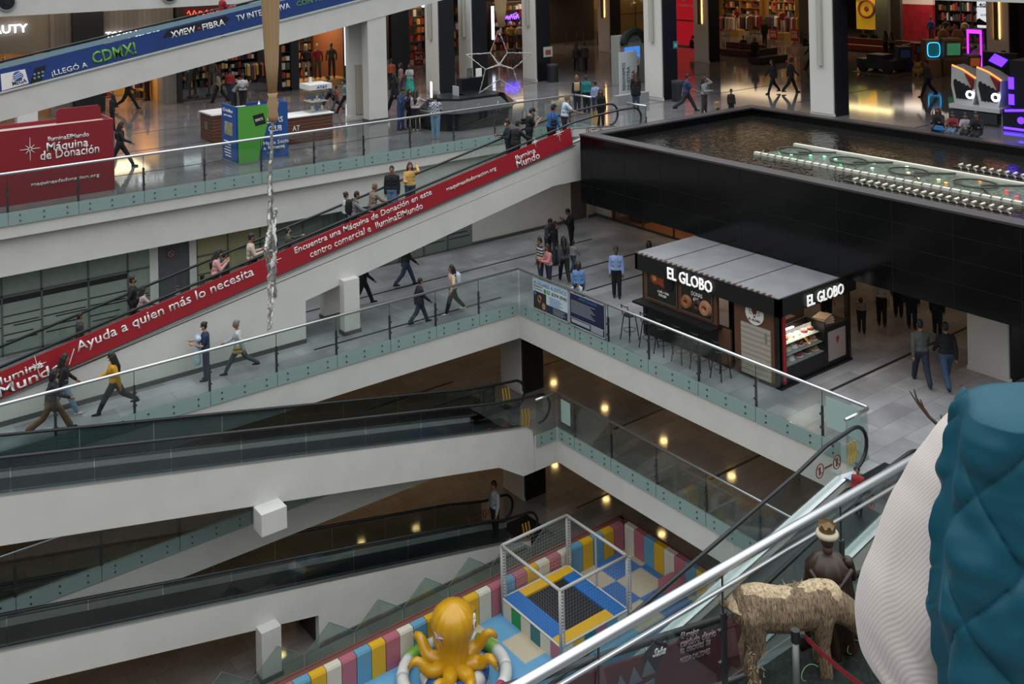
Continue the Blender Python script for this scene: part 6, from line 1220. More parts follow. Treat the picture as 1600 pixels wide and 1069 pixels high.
cp((-.36, 0, .74), (-.05, 0, .7), .19, .18); cp((-.05, 0, .7), (.32, 0, .74), .18, .19); cp((-.42, 0, .8), (-.3, 0, .78), .13, .15); cp((.3, 0, .8), (.4, 0, .8), .15, .13)
for s_ in (-1, 1):
    cp((-.38, s_*.1, .72), (-.34, s_*.11, .42), .13, .075); cp((-.34, s_*.11, .42), (-.42, s_*.11, .28), .07, .05); cp((-.42, s_*.11, .28), (-.37, s_*.11, .04), .05, .055)
    cp((.32, s_*.1, .68), (.33, s_*.1, .4), .11, .06); cp((.33, s_*.1, .4), (.36, s_*.1, .04), .055, .055)
cp((.36, 0, .8), (.62, 0, .64), .15, .12); cp((.62, 0, .64), (.82, 0, .42), .11, .09); cp((.82, 0, .42), (.92, 0, .26), .085, .06)
cp((.72, .08, .62), (.68, .2, .6), .035, .02); cp((.72, -.08, .62), (.68, -.2, .6), .035, .02); cp((-.48, 0, .82), (-.56, 0, .76), .04, .03); cp((-.56, 0, .76), (-.66, 0, .8), .035, .03)
remesh(mb.build('body', STRAW, don, local=True), .014, 2)
mb = MB(); sad = [(-.47, .86), (-.4, .93), (-.3, .945), (-.1, .9), (.1, .89), (.3, .95), (.42, .94), (.55, .82), (.62, .76)]
for i, (x_, z_) in enumerate(sad[:-1]):
    x1_, z1_ = sad[i+1]; mb.caps((x_, 0, z_-.12), (x1_, 0, z1_-.12), .145 if i < 6 else .12, None, 12)
k = mb.build('straw_blanket', STRAW2, don, local=True); 
for v in k.data.vertices:
    if v.co.z < .78 and v.co.x < .45: v.co.z = .78+(v.co.z-.78)*.15; v.co.y *= 1.22
remesh(k, .014, 2)
mb = MB(); rr = random.Random(3)
for i in range(90):
    x_ = rr.uniform(-.45, .5); y_ = rr.uniform(-.15, .15); z_ = .93+rr.uniform(-.03, .01)-abs(y_)*.5; d_ = Vector((rr.uniform(-1, 1), rr.uniform(-1, 1), rr.uniform(-.1, .4))).normalized()*.06; mb.tube((x_, y_, z_), Vector((x_, y_, z_))+d_, .004, .002, 4)
for i in range(60):
    x_ = -.36+rr.uniform(-.07, .07); z_ = rr.uniform(.1, .5); y_ = -.11-rr.uniform(.04, .07); mb.tube((x_, y_, z_), (x_+rr.uniform(-.04, .04), y_-.01, z_+rr.uniform(-.05, .05)), .004, .002, 4)
stuff(mb.build('loose_straw', STRAW2, don, local=True))
# crowned king figure
kp = Vector((8.93, 6.56, Z3)); kg = thing('king_statue', 'brown-cloaked king statue with a turbaned gold crown, seen from behind', 'statue', kp, ang+1.4); CLK = M('brown_cloak', '#2e1d13', .4, noise=.4, nscale=6)
n_ = 48; rings = []
for k in range(14):
    f = k/13; z = .0+f*.98; r = .26-.1*f**1.5+(.02 if f > .8 else 0)-(.08*max(0, f-.85)/.15); A_ = .16*(1-f)+.045
    rings.append([(r*math.cos(2*math.pi*j/n_)*(1+A_*math.sin(j*math.pi/2.4+f*3.5)), 1.15*r*math.sin(2*math.pi*j/n_)*(1+A_*math.sin(j*math.pi/2.4+f*3.5)), z) for j in range(n_)])
MB().ring(rings).build('cloak', CLK, kg, smooth=True, local=True)
mb = MB()
for k in range(5): mb.path([(-.17, -.22+.04*k, .92-.05*k), (-.24, 0, .62-.07*k), (-.16, .2-.03*k, .88-.04*k)], .022, 8)
mb.build('cloak_fold', CLK, kg, smooth=True, local=True)
MB().sph((.02, 0, 1.12), (.085, .075, .11)).tube((0, 0, .95), (.01, 0, 1.05), .05).build('head', M('dark_skin', '#3b281d', .6), kg, smooth=True, local=True)
MB().path([(.01+.085*math.cos(a), .085*math.sin(a), 1.17) for a in [2*math.pi*i/20 for i in range(20)]], .035, 8, close=True).build('turban', M('turban_cream', '#b9ad94', .7), kg, smooth=True, local=True)
pts = []; rings = []
for z_, up in ((1.19, 0), (1.23, 0)): rings.append([(.01+.085*math.cos(2*math.pi*j/32), .085*math.sin(2*math.pi*j/32), z_) for j in range(32)])
rings.append([(.01+(.1 if j % 4 < 2 else .09)*math.cos(2*math.pi*j/32), (.1 if j % 4 < 2 else .09)*math.sin(2*math.pi*j/32), 1.29 if j % 4 < 2 else 1.25) for j in range(32)])
MB().ring(rings).build('crown', M('old_gold', '#6b5230', .5, .4), kg, local=True)
remesh(MB().caps((.0, -.2, .9), (.12, -.26, .68), .06, .05).caps((.12, -.26, .68), (.26, -.2, .72), .045, .035).build('sleeve', CLK, kg, local=True), .012)
bp = kp+Vector((-.0, -.16, .78)); tag(MB().bx((0, 0, 0), (.12, .015, .1), Matrix.Translation(bp) @ Matrix.Rotation(.5, 4, 'Y')).build('red_card', M('card_red', '#b02824', .5)), 'small red card on the back of the king statue', 'card')
# dark platform, moss, plants
MOS = M('dark_moss', '#161f19', .95, noise=.8, nscale=22, bump=1)
import mathutils
def moss(name, lab, poly, h, dens, z=Z3, seed=5):
    rr = random.Random(seed); xs_ = [p[0] for p in poly]; ys_ = [p[1] for p in poly]; st = .05; nx = int((max(xs_)-min(xs_))/st)+1; ny = int((max(ys_)-min(ys_))/st)+1; vs = []; fs = []
    for j in range(ny+1):
        for i in range(nx+1):
            x_ = min(xs_)+i*st; y_ = min(ys_)+j*st; e_ = min(i, nx-i, j, ny-j)/5; q_ = mathutils.noise.noise(Vector((x_*5, y_*5, 0)))*.5+mathutils.noise.noise(Vector((x_*14, y_*14, 3)))*.35
            vs.append((x_, y_, z+.004+h*max(0, min(1, e_))*(.55+q_)))
    for j in range(ny):
        for i in range(nx): a = j*(nx+1)+i; fs.append((a, a+1, a+nx+2, a+nx+1))
    o = MB().add(vs, fs).build(name, MOS, smooth=True); tag(o, lab, 'moss'); return stuff(o)
moss('moss_bed', 'dark green mossy bed under the straw calf and king statue', [(7.7, 5.9), (11.5, 6.78)], .16, 1)
pl = thing('display_platform', 'charcoal cloth-covered step in front of the nativity figures', 'platform', P(1330, 1060, Z3)); p1, p2 = P(1258, 1072, Z3), P(1400, 1000, Z3)
MB().prism([(8.1, 5.78), (8.35, 5.86), (11.8, 5.86), (11.8, 4.6), (8.1, 4.6)], 'z', Z3, Z3+.1).build('cover', M('charcoal_cloth', '#24252c', .9), pl)
# bright curling ribbons in the moss
mb = MB()
for (x_, y_, r_) in ((8.25, 6.25, .12), (8.5, 6.5, .16), (8.9, 6.2, .1), (9.3, 6.45, .14), (8.0, 6.1, .09)): mb.path([(x_+r_*math.cos(a), y_+r_*math.sin(a), Z3+.17+.03*math.sin(a*2)) for a in [.3+.25*i for i in range(12)]], .004, 4)
tag(mb.build('ribbon', M('pale_green_ribbon', '#6f9a60', .4)), 'thin pale green curling ribbon lying on the moss', 'ribbon')
# stanchion and red belt
sp = P(1208, 1120, Z3); sp = Vector((7.72, 6.05, Z3))
stn = thing('stanchion', 'steel belt-barrier post with a black cap in front of the straw calf', 'barrier post', sp); MB().tube(sp+Vector((0, 0, .03)), sp+Vector((0, 0, .86)), .032, n=16).build('post', M('brushed_post', '#6f6f6d', .4, .7), stn, smooth=True); MB().tube(sp+Vector((0, 0, .84)), sp+Vector((0, 0, .95)), .042, n=16).tube(sp+Vector((.03, -.02, .9)), sp+Vector((.07, -.05, .9)), .03, n=8).build('belt_head', BLACK, stn); MB().lathe([(.01, 0), (.17, 0), (.17, .015), (.03, .04)], sp, 24).build('base', M('brushed_post'), stn)

t = thing('white_cabinet', 'small white cabinet with a lamp standing behind the red booth', 'cabinet', P(42, 205, Z3)); p = P(42, 205, Z3)
MB().box(p.x-.4, p.y-.2, Z3, p.x+.4, p.y+.3, Z3+1.3).build('body', WTX, t); MB().sph((p.x+.05, p.y-.2, Z3+1.1), .06).build('lamp', M('ring_white', '#f0f0ff', .5, emit=4), t)
# ---------------- people ----------------
SK = {'m': M('skin_medium', '#8f6248', .6), 'l': M('skin_light', '#b08468', .6), 'd': M('skin_dark', '#5e3d2c', .6)}
HR = {'k': M('hair_black', '#100d0c', .55), 'b': M('hair_brown', '#2c1a12', .55), 'r': M('hair_reddish', '#45201a', .55), 'g': M('hair_grey', '#6b6560', .6), 'o': M('hair_dyed', '#6b4a35', .6)}
MSK = {'w': M('face_mask_white', '#c9c9c6', .7), 'k': M('face_mask_black', '#15161a', .7)}
def cm(c):
    if c in MC: return MC[c]
    return M('cloth_'+c.strip('#'), c, .85, noise=.08, nscale=12)
stripes('plaid_cloth', ('#26345e', '#c4c6c6'), scale=16, check=True); stripes('striped_cloth', ('#25262b', '#b3b0ac'), 'Z', 3.2, .8)
stripes('leopard_cloth', ('#4a3d36', '#8f7d6c'), 'DIAGONAL', 9, .8, 6)
# pose: legs (swing, bend) x2, arms (swing, out, elbow) x2, lean, head pitch
POSE = {
 'stand': ((2, 2), (-3, 3), (4, 8, 12), (0, 8, 14), 0, 5), 'walk': ((24, 4), (-20, 22), (-20, 8, 15), (22, 8, 25), 3, 5), 'walk2': ((-20, 24), (24, 4), (22, 8, 25), (-20, 8, 15), 3, 5),
 'stride': ((32, 6), (-28, 30), (-30, 8, 20), (30, 8, 35), 5, 5), 'phone': ((2, 2), (-3, 3), (28, 6, 105), (26, 6, 108), 2, 28), 'rail': ((3, 3), (-3, 3), (5, 8, 20), (42, 12, 30), 8, 5),
 'railL': ((3, 3), (-3, 3), (42, 12, 30), (5, 8, 20), 8, 5), 'point': ((2, 2), (-2, 2), (70, 5, 35), (0, 8, 15), 0, 0), 'hold': ((2, 2), (-3, 3), (20, 10, 85), (24, 10, 80), 0, 12),
 'sit': ((85, 88), (88, 90), (28, 8, 75), (26, 8, 80), 8, 12), 'situp': ((86, 88), (84, 90), (14, 12, 60), (18, 12, 50), 0, 5), 'bend': ((6, 4), (-4, 6), (60, 10, 60), (58, 10, 60), 42, 20),
 'lean': ((4, 4), (-8, 6), (60, 18, 95), (60, 18, 95), 32, 35), 'raise': ((3, 3), (-3, 3), (110, 20, 120), (20, 10, 80), 0, 10), 'walkhold': ((20, 4), (-18, 20), (26, 10, 85), (26, 10, 80), 3, 15),
 'reach': ((2, 2), (-3, 3), (8, 8, 15), (62, 22, 15), 4, 5), 'armout': ((20, 4), (-20, 22), (10, 45, 20), (-10, 12, 20), 3, 0), 'back': ((3, 3), (-3, 3), (-28, 12, 50), (-28, 12, 50), 0, 0),
}
def rotY(v, a): c, s = math.cos(a), math.sin(a); return Vector((v[0]*c+v[2]*s, v[1], -v[0]*s+v[2]*c))
NP = [0]
def person(loc, face, pose, h, top, bot, hair, lab, skin='m', shoe='#1a1a1c', sleeve='long', mask=None, coat=0, skirt=None, kind='person', fem=0, cap=None, bulk=1.0, res=.016, group=None, seatz=None):
    s = h/1.7; lg, rg_, la, ra, lean, hp = POSE[pose]; lean = math.radians(lean); ch = h < 1.3
    t = thing(kind, lab, kind, loc, face, group)
    def fwdk(base, ang, L): return base+Vector((math.sin(ang), 0, -math.cos(ang)))*L
    hipz = 0; legs = []
    for sd, (sw, bd) in ((1, lg), (-1, rg_)):
        hip = Vector((0, sd*.088, 0)); a = math.radians(sw); kn = fwdk(hip, a, .43); b_ = a-math.radians(bd); an = fwdk(kn, b_, .41); legs.append((hip, kn, an, b_))
    low = min(l[2].z for l in legs)-.075
    if seatz is not None: low = -(seatz/s+.1)
    up = Vector((0, 0, -low)); legs = [(a+up, b_+up, c+up, d) for a, b_, c, d in legs]; pel = up.copy()
    def tr(p): q = rotY(Vector(p), lean); return q+pel
    chest = tr((0, 0, .38)); neck = tr((0, 0, .52)); belly = tr((.01, 0, .18))
    hd = math.radians(hp)+lean; nb = tr((.0, 0, .48)); hc_ = nb+rotY(Vector((.01, 0, .19)), hd)
    def hl(p): return hc_+rotY(Vector(p), hd)
    sh = .152 if fem else .174; arms = []
    for sd, (sw, out, el) in ((1, la), (-1, ra)):
        S0 = tr((0, sd*sh, .41)); a = math.radians(sw)+lean*.3; o_ = math.radians(out)
        d1 = Vector((math.sin(a)*math.cos(o_), sd*math.sin(o_), -math.cos(a)*math.cos(o_))); E_ = S0+d1*.28; a2 = a+math.radians(el); d2 = Vector((math.sin(a2)*.97, sd*math.sin(o_)*.3-sd*.22*min(1, el/80), -math.cos(a2))).normalized(); W_ = E_+d2*.25; arms.append((S0, E_, W_, d2, sd))
    k = lambda v: Vector(v)*s
    def cap_(mb, a, b_, r0, r1=None, n=10): mb.caps(k(a), k(b_), r0*s, (r0 if r1 is None else r1)*s, n)
    # --- continuous body ---
    mb = MB()
    mb.sph(k(hc_), (.083*s, .073*s, .115*s), 14, 10, 0, None); mb.sph(k(hl((.025, 0, -.05))), (.055*s, .052*s, .065*s), 10, 8)
    cap_(mb, hl((.08, 0, .0)), hl((.1, 0, -.025)), .012, .014, 6)
    for sd in (1, -1): mb.sph(k(hl((-.005, sd*.075, -.01))), (.018*s, .012*s, .03*s), 8, 6)
    cap_(mb, nb, hl((-.02, 0, -.07)), .05, .048); cap_(mb, tr((0, -.06, .33)), tr((0, .06, .33)), .085); cap_(mb, tr((0, -.045, .17)), tr((0, .045, .17)), .085); cap_(mb, tr((0, -.06, .0)), tr((0, .06, .0)), .1); cap_(mb, tr((0, 0, .0)), tr((0, 0, .34)), .095, .09); [cap_(mb, tr((0, 0, .46)), tr((0, q*sh*.95, .405)), .042) for q in (1, -1)]
    for hip, kn, an, b_ in legs:
        cap_(mb, hip, kn, .082, .055); cap_(mb, kn, an, .054, .038); f_ = Vector((math.cos(b_), 0, math.sin(b_))); f_ = Vector((1, 0, 0)) if b_ > -.1 or True else f_; cap_(mb, an+Vector((-.02, 0, -.04)), an+Vector((.13, 0, -.05)), .032, .026)
    for S0, E_, W_, d2, sd in arms:
        cap_(mb, S0, E_, .046, .037); cap_(mb, E_, W_, .036, .026)
        sidev = d2.cross(Vector((0, 1, 0))); sidev = sidev.normalized() if sidev.length > .1 else Vector((1, 0, 0)); nv = d2.cross(sidev).normalized()
        cap_(mb, W_, W_+d2*.07, .027, .034, 8); P0 = W_+d2*.085
        for j, L in enumerate((.06, .07, .066, .052)):
            o_ = sidev*((j-1.5)*.017); m1 = P0+o_+d2*L*.5; cap_(mb, P0+o_, m1, .0095, .009, 6); cap_(mb, m1, m1+(d2*.8-nv*sd*.5).normalized()*L*.5, .009, .008, 6)
        cap_(mb, W_+d2*.03+sidev*-.025, W_+d2*.07+sidev*-.055, .011, .009, 6)
    remesh(mb.build('body', SK[skin], t, local=True), res*s if not ch else res*.8, 1)
    # eyes and brows
    if mask != 'hidden':
        mb = MB()
        for sd in (1, -1): mb.sph(k(hl((.075, sd*.03, .012))), (.01*s, .013*s, .008*s), 8, 5)
        mb.build('eye', M('eye_dark', '#1a1210', .3), t, local=True)
    # --- trousers or skirt ---
    mb = MB(); e = .012*bulk
    cap_(mb, tr((0, -.065, .0)), tr((0, .065, .0)), .118+e, None); cap_(mb, tr((0, -.05, .1)), tr((0, .05, .1)), .1+e)
    for hip, kn, an, b_ in legs: cap_(mb, hip, kn, .092+e, .066+e); cap_(mb, kn, an+(kn-an)*.04, .066+e, (.048 if fem else .056)+e*.6+(.03 if skirt == 'flare' else 0))
    remesh(mb.build('trousers', cm(bot), t, local=True), res*1.1, 2)
    if skirt == 'long':
        rings = []; c0_ = pel*s; n_ = 24
        for f in range(7):
            z = (pel.z+.1)*s*(1-f/7.5); r = (.13+.13*f/6)*s; rings.append([(c0_.x+r*math.cos(2*math.pi*j/n_)*(1+.07*math.sin(j*1.6)), r*math.sin(2*math.pi*j/n_)*(1+.07*math.sin(j*1.6)), z) for j in range(n_)])
        MB().ring(rings).build('skirt', M('floral_skirt', '#2f9a8a', .8, noise=.5, nscale=14), t, smooth=True, local=True)
    # --- top ---
    mb = MB(); e = .016*bulk
    cap_(mb, tr((0, -.075, .33)), tr((0, .075, .33)), .1+e); cap_(mb, tr((0, -.05, .2)), tr((0, .05, .2)), .1+e); cap_(mb, tr((0, -.065, .04)), tr((0, .065, .04)), .112+e); [cap_(mb, tr((-.005, 0, .455)), tr((0, q*sh*.92, .405)), .052+e*.8, .046+e*.8) for q in (1, -1)]; cap_(mb, tr((0, 0, .05)), chest, .12+e*.5)
    if coat:
        for sd in (1, -1): cap_(mb, tr((0, sd*.06, .0)), pel+Vector((0, sd*.085, -coat)), .12+e, .125+e)
        cap_(mb, pel, pel+Vector((0, 0, -coat)), .12+e)
    for S0, E_, W_, d2, sd in arms:
        if sleeve == 'long': cap_(mb, S0, E_, .05+e*.8, .041+e*.8); cap_(mb, E_, W_-d2*.01, .04+e*.8, .033+e*.6)
        elif sleeve == 'short': cap_(mb, S0, S0+(E_-S0)*.65, .058+e, .054+e)
    remesh(mb.build('jacket' if coat or bulk > 1.3 else 'shirt', cm(top), t, local=True), res*1.1, 2)
    # --- shoes ---
    for hip, kn, an, b_ in legs:
        mb = MB(); a0 = an+Vector((-.03, 0, -.042)); cap_(mb, a0, an+Vector((.06, 0, -.045)), .04, .04, 8); cap_(mb, an+Vector((.05, 0, -.047)), an+Vector((.15, 0, -.05)), .038, .026, 8); cap_(mb, an, a0+Vector((.02, 0, 0)), .042, .04, 8)
        mb.build('shoe', cm(shoe), t, smooth=True, local=True)
    # --- hair / caps ---
    if hair:
        hm = HR[hair[0]]; st = hair[1:]; mb = MB(); mb.sph(k(hl((-.018, 0, .028))), (.09*s, .083*s, .105*s), 14, 10); mb.sph(k(hl((-.05, 0, -.02))), (.06*s, .075*s, .085*s), 12, 8)
        if st == 'l':
            cap_(mb, hl((-.06, 0, .0)), tr((-.12, 0, .36)), .08, .075); cap_(mb, tr((-.12, -.03, .36)), tr((-.125, 0, .2)), .075, .05)
            for sd in (1, -1): cap_(mb, hl((-.02, sd*.07, .0)), tr((-.03, sd*.09, .4)), .035, .04)
        elif st == 'm':
            cap_(mb, hl((-.05, 0, .0)), hl((-.06, 0, -.14)), .085, .07)
            for sd in (1, -1): cap_(mb, hl((-.0, sd*.07, .01)), hl((-.0, sd*.075, -.12)), .035, .03)
        elif st == 'n': mb.sph(k(hl((-.1, 0, .06))), .045*s, 10, 8)
        elif st == 'p': cap_(mb, hl((-.09, 0, .03)), hl((-.15, 0, -.12)), .035, .02)
        remesh(mb.build('hair', hm, t, local=True), .012, 2)
    if cap:
        mb = MB().sph(k(hl((-.01, 0, .06))), (.097*s, .088*s, .075*s), 14, 8); mb.bx(k(hl((.1, 0, .06))), (.09*s, .11*s, .012*s)); mb.build('cap', cm(cap), t, smooth=False, local=True)
    if mask in MSK: MB().sph(k(hl((.06, 0, -.045))), (.042*s, .052*s, .045*s), 12, 8).build('face_mask', MSK[mask], t, smooth=True, local=True)
    return t, dict(tr=lambda p: k(tr(p)), s=s, arms=arms, hl=hl, k=k)
def W(t, p): return Matrix.Translation(t.location) @ t.rotation_euler.to_matrix().to_4x4() @ Vector(p)
def backpack(t, d, col, lab, big=1.0):
    o = thing('backpack', lab, 'backpack', W(t, d['tr']((-.18, 0, .3))), t.rotation_euler.z); s = d['s']*big
    remesh(MB().caps((-.02*s, -.05*s, -.16*s), (-.02*s, -.05*s, .1*s), .09*s).caps((-.02*s, .05*s, -.16*s), (-.02*s, .05*s, .1*s), .09*s).caps((-.06*s, 0, -.15*s), (-.06*s, 0, 0), .07*s).build('bag', cm(col), o, local=True), .02)
    for sd in (1, -1): MB().path([(.02, sd*.09*s, .12*s), (.12, sd*.12*s, .17*s), (.24*s, sd*.12*s, .1*s), (.24*s, sd*.12*s, -.1*s)], .014, 6).build('strap', cm(col), o, local=True)
def shoulder_bag(t, d, col, lab, side=1, z=-.02, x=.05):
    p = d['tr']((x, side*.2, z)); o = thing('shoulder_bag', lab, 'bag', W(t, p), t.rotation_euler.z); s = d['s']
    remesh(MB().caps((-.1*s, 0, -.06*s), (.1*s, 0, -.06*s), .06*s).caps((-.09*s, 0, .05*s), (.09*s, 0, .05*s), .045*s).build('bag', cm(col), o, local=True), .015)
    MB().path([(-.08*s, 0, .06*s), (-.08*s, -side*.04, .3*s), (-.02, -side*.1*s, .46*s), (.06*s, -side*.05, .3*s), (.09*s, 0, .06*s)], .01, 5).build('strap', cm(col), o, local=True)
A2W = math.degrees(TH)-90
def face(a): return math.radians(A2W+a)
def height(px, pyh, pyf, z):
    p = P(px, pyf, z); dep = p.x*FW[0]+p.y*FW[1]; return (pyf-pyh)*dep/F
def foot(px, pyh, pyf, z, a, pose, top, bot, hair, lab, h=None, **kw):
    """person with feet and head visible in the photograph"""
    if h is None: h = max(.8, min(1.92, height(px, pyh, pyf, z)*1.0))
    return person(P(px, pyf, z), face(a), pose, h, top, bot, hair, lab, **kw)
def headat(px, pyh, z, h, a, pose, top, bot, hair, lab, **kw):
    p = P(px, pyh, z+h); return person((p.x, p.y, z), face(a), pose, h, top, bot, hair, lab, **kw)
def rider(px, pyh, belt, ylo, yhi, a, pose, top, bot, hair, lab, h=1.66, y=None, **kw):
    r = ray(px, pyh)
    def xz(Y): t_ = Y/r[1]; return r[0]*t_, HC+r[2]*t_
    if y is None:
        best = min((abs((xz(Y)[1]-belt(xz(Y)[0]))-h), Y) for Y in [ylo+i*(yhi-ylo)/20 for i in range(21)]); y = best[1]
    X_, Z_ = xz(y); hh = max(1.0, min(1.85, Z_-belt(X_))); return person((X_, y, belt(X_)+.005), face(a), pose, hh, top, bot, hair, lab, **kw)
bb2 = lambda x: min(b2(x), Z3)+.0
def R2_(px, pyh, a, pose, top, bot, hair, lab, **kw): return rider(px, pyh, bb2, 28.8, 29.55, a, pose, top, bot, hair, lab, **kw)
RT_ = 37  # image angle of travel up the ramps
# riders on the red ramp, from the lower left to the top
R2_(124, 489, 40, 'stand', '#2b2c2c', '#23242a', 'ks', 'boy in a dark top low on the red ramp, leftmost rider', h=1.3, y=28.9)
t, d = R2_(207, 431, 20, 'back', '#101114', '#101114', 'ks', 'tall man all in black beside the woman in dusty pink on the red ramp', mask='k')
R2_(219, 446, 30, 'rail', '#a08c88', '#2a2a2e', 'kl', 'long-haired woman in a dusty pink jacket on the red ramp', y=28.85, fem=1)
R2_(278, 447, 180, 'stand', '#6a6b6e', '#23242a', None, 'short child whose navy cap shows above the red banner', h=1.1, y=28.9, cap='#1c2740')
R2_(316, 427, 30, 'stand', '#4a4a4e', '#2a2a2e', 'km', 'child with dark hair just above the red banner, next to the pink-topped woman', h=1.2, y=28.85)
t, d = R2_(336, 388, 20, 'phone', '#c2908c', '#2c3c58', 'kl', 'long-haired woman in an off-shoulder pink top holding a tissue', fem=1, skin='l')
R2_(350, 395, 60, 'stand', '#28303c', '#20242c', 'ks', 'person in dark navy standing behind the pink-topped woman', y=29.5, mask='k')
t, d = R2_(391, 365, 20, 'hold', '#b5a294', '#2a2a2e', 'kn', 'woman in a beige cardigan and black mask with hair in a bun', fem=1, mask='k'); shoulder_bag(t, d, '#15161a', 'black tote bag on the shoulder of the beige-cardigan woman', -1)
R2_(430, 366, 30, 'stand', '#1c2234', '#1c2234', 'ks', 'rider in navy hidden behind the hanging tinsel star', y=29.4)
R2_(450, 356, 20, 'point', '#3a3b34', '#24262a', 'ks', 'person in a dark olive jacket and black mask pointing ahead', mask='k', skin='l')
R2_(540, 300, 30, 'stand', '#a8b3b0', '#2a2a2e', 'bn', 'woman in pale green with a hair bun behind the grey-jacketed youth', y=29.5, fem=1, h=1.6)
t, d = R2_(552, 299, 15, 'rail', '#6d6a6c', '#1c1d22', 'ks', 'youth in a grey jacket leaning on the ramp handrail'); backpack(t, d, '#0e0f12', 'big black backpack worn by the grey-jacketed youth', 1.15)
R2_(581, 287, 40, 'rail', 'leopard_cloth', '#2c2824', 'os', 'short-haired older woman in a brown patterned blouse on the red ramp', fem=1)
t, d = R2_(612, 259, 270, 'stand', '#0e0f12', '#5a7a9c', 'ks', 'rider in a black puffer jacket and pale jeans facing downhill', bulk=2.0, skin='m')
R2_(640, 253, 285, 'raise', '#c29a5a', '#33465c', 'rl', 'long-haired woman in a mustard sweater and jeans touching her hair', fem=1, skin='l', y=29.3)
R2_(794, 186, 200, 'hold', '#1b1e28', '#1b1e28', 'ks', 'masked woman in dark navy holding a baby near the ramp top', y=29.4, mask='w')
R2_(805, 188, 40, 'rail', '#0b0b0d', '#0b0b0d', 'ks', 'man in a black hoodie seen from behind near the ramp top', bulk=1.5, y=28.85)
t, d = R2_(826, 168, 20, 'phone', '#0c0c0e', '#0c0c0e', 'ks', 'man in a black cap and tee with a small sling bag', cap='#0c0c0e', sleeve='short', skin='l'); shoulder_bag(t, d, '#121214', 'small black sling bag on the back of the capped man', 1, .3, -.1)
t, d = R2_(861, 163, 40, 'railL', '#1f5590', '#1a1c22', 'ks', 'man in a bright blue puffer jacket near the ramp top', bulk=1.5, cap='#101114', y=28.95); shoulder_bag(t, d, '#0c0d10', 'black bag slung on the back of the blue-jacketed man', -1, .2, -.1)
R2_(881, 147, 10, 'rail', '#b4c0cc', '#20222a', 'gs', 'grey-haired man in a pale checked shirt at the ramp top', sleeve='short', y=29.5)
# at the ramp head, third level
t, d = foot(902, 122, 175, Z3, 90, 'stand', '#17181b', '#232a38', 'om', 'woman wearing a tan backpack at the head of the red ramp', h=1.62, fem=1); backpack(t, d, '#a58c6a', 'tan backpack worn at the head of the red ramp', 1.0)
foot(917, 120, 176, Z3, 100, 'stand', '#186a6c', '#17181c', 'kp', 'person with teal sleeves beside the tan backpack wearer', h=1.64, bulk=1.3)
foot(931, 130, 183, Z3, 110, 'stand', '#7f8fae', '#24262e', 'bn', 'woman in a pale blue blouse with tied hair at the ramp head', h=1.55, fem=1)
foot(939, 143, 200, Z3, 270, 'rail', '#0c0c0e', '#101012', 'rl', 'red-haired woman in black with ripped leggings at the ramp newel', h=1.6, fem=1)
# third level, left half
foot(188, 185, 262, Z3, 10, 'stride', '#0e0f12', '#0e0f12', 'kl', 'woman in black hurrying past the red donation booth', fem=1)
foot(176, 150, 205, Z3, 200, 'stand', '#101216', '#101216', 'kl', 'dark figure with long hair behind the red donation booth', h=1.6, fem=1)
foot(200, 118, 171, Z3, 10, 'stride', '#121316', '#121316', 'ks', 'walker in black lit by the warm shop, mostly behind the blue ramp', h=1.75)
foot(230, 108, 157, Z3, 180, 'stand', '#6b4a33', '#2a1d18', 'ks', 'person standing in the warm shop doorway under the blue ramp', h=1.7)
foot(343, 112, 160, Z3, 180, 'walk', '#857a70', '#0f0f12', 'kl', 'long-haired woman in a taupe sweater and wide black trousers', h=1.66, fem=1, skirt='flare')
foot(360, 118, 158, Z3, 90, 'stand', '#8f2f33', '#2b3a55', 'ks', 'person in a red hooded sweatshirt by the phone counter', h=1.6, bulk=1.5)
foot(380, 122, 172, Z3, 90, 'stand', '#b9bcc0', '#15171c', 'ks', 'man in a white tee seen from behind by the phone counter', h=1.7, sleeve='short')
foot(366, 143, 172, Z3, 0, 'bend', '#7a7a7c', '#20242c', 'ks', 'person in grey bending behind the blue and green stand', h=1.6)
headat(409, 146, Z3, 1.5, 270, 'stand', '#1a1d22', '#1a1d22', 'ks', 'attendant in dark clothes behind the blue and green stand')
foot(516, 119, 173, Z3, 180, 'stride', '#4a4f5c', '#191c26', 'ks', 'masked man in grey carrying a child past the white column', h=1.72, mask='w', cap='#23262e')
foot(512, 131, 150, Z3+.75, 180, 'situp', '#7a3a3c', '#7a5a5a', 'ks', 'small child in red carried by the masked man in grey', h=.85)
foot(527, 136, 173, Z3, 180, 'walk', '#8c5050', '#5c5f66', 'bs', 'child in a pink top walking between two adults', h=1.2)
foot(541, 127, 176, Z3, 180, 'stride', '#5a9a9a', '#121316', 'kp', 'masked woman in a teal tank top and black leggings', h=1.63, fem=1, mask='w', sleeve='none')
foot(612, 98, 140, Z3, 120, 'stand', '#9a4a33', '#1c1c20', 'bs', 'person in rust orange half hidden behind the white column', h=1.6)
t, d = foot(618, 108, 173, Z3, 150, 'walk', '#0b0b0e', '#0e0e12', 'kl', 'person in a bulky black coat right of the white column', h=1.75, bulk=2.2, coat=.2, shoe='#a5602a')
foot(627, 98, 150, Z3, 200, 'stand', '#8c6a68', '#3a3438', 'km', 'woman in mauve behind the black-coated person', h=1.65, fem=1)
foot(641, 108, 150, Z3, 250, 'hold', '#a5a4a4', '#2f9a8a', 'km', 'woman in a white top and long turquoise floral skirt', h=1.6, fem=1, skirt='long', sleeve='short', mask='k')
foot(627, 136, 203, Z3, 330, 'phone', '#27365c', '#26395e', 'ks', 'man in a navy sweater and blue jeans looking at his phone')
foot(641, 140, 200, Z3, 300, 'stand', '#0e0e12', '#0e0e12', 'kl', 'black-haired person in black behind the blush-bloused woman', h=1.6, fem=1)
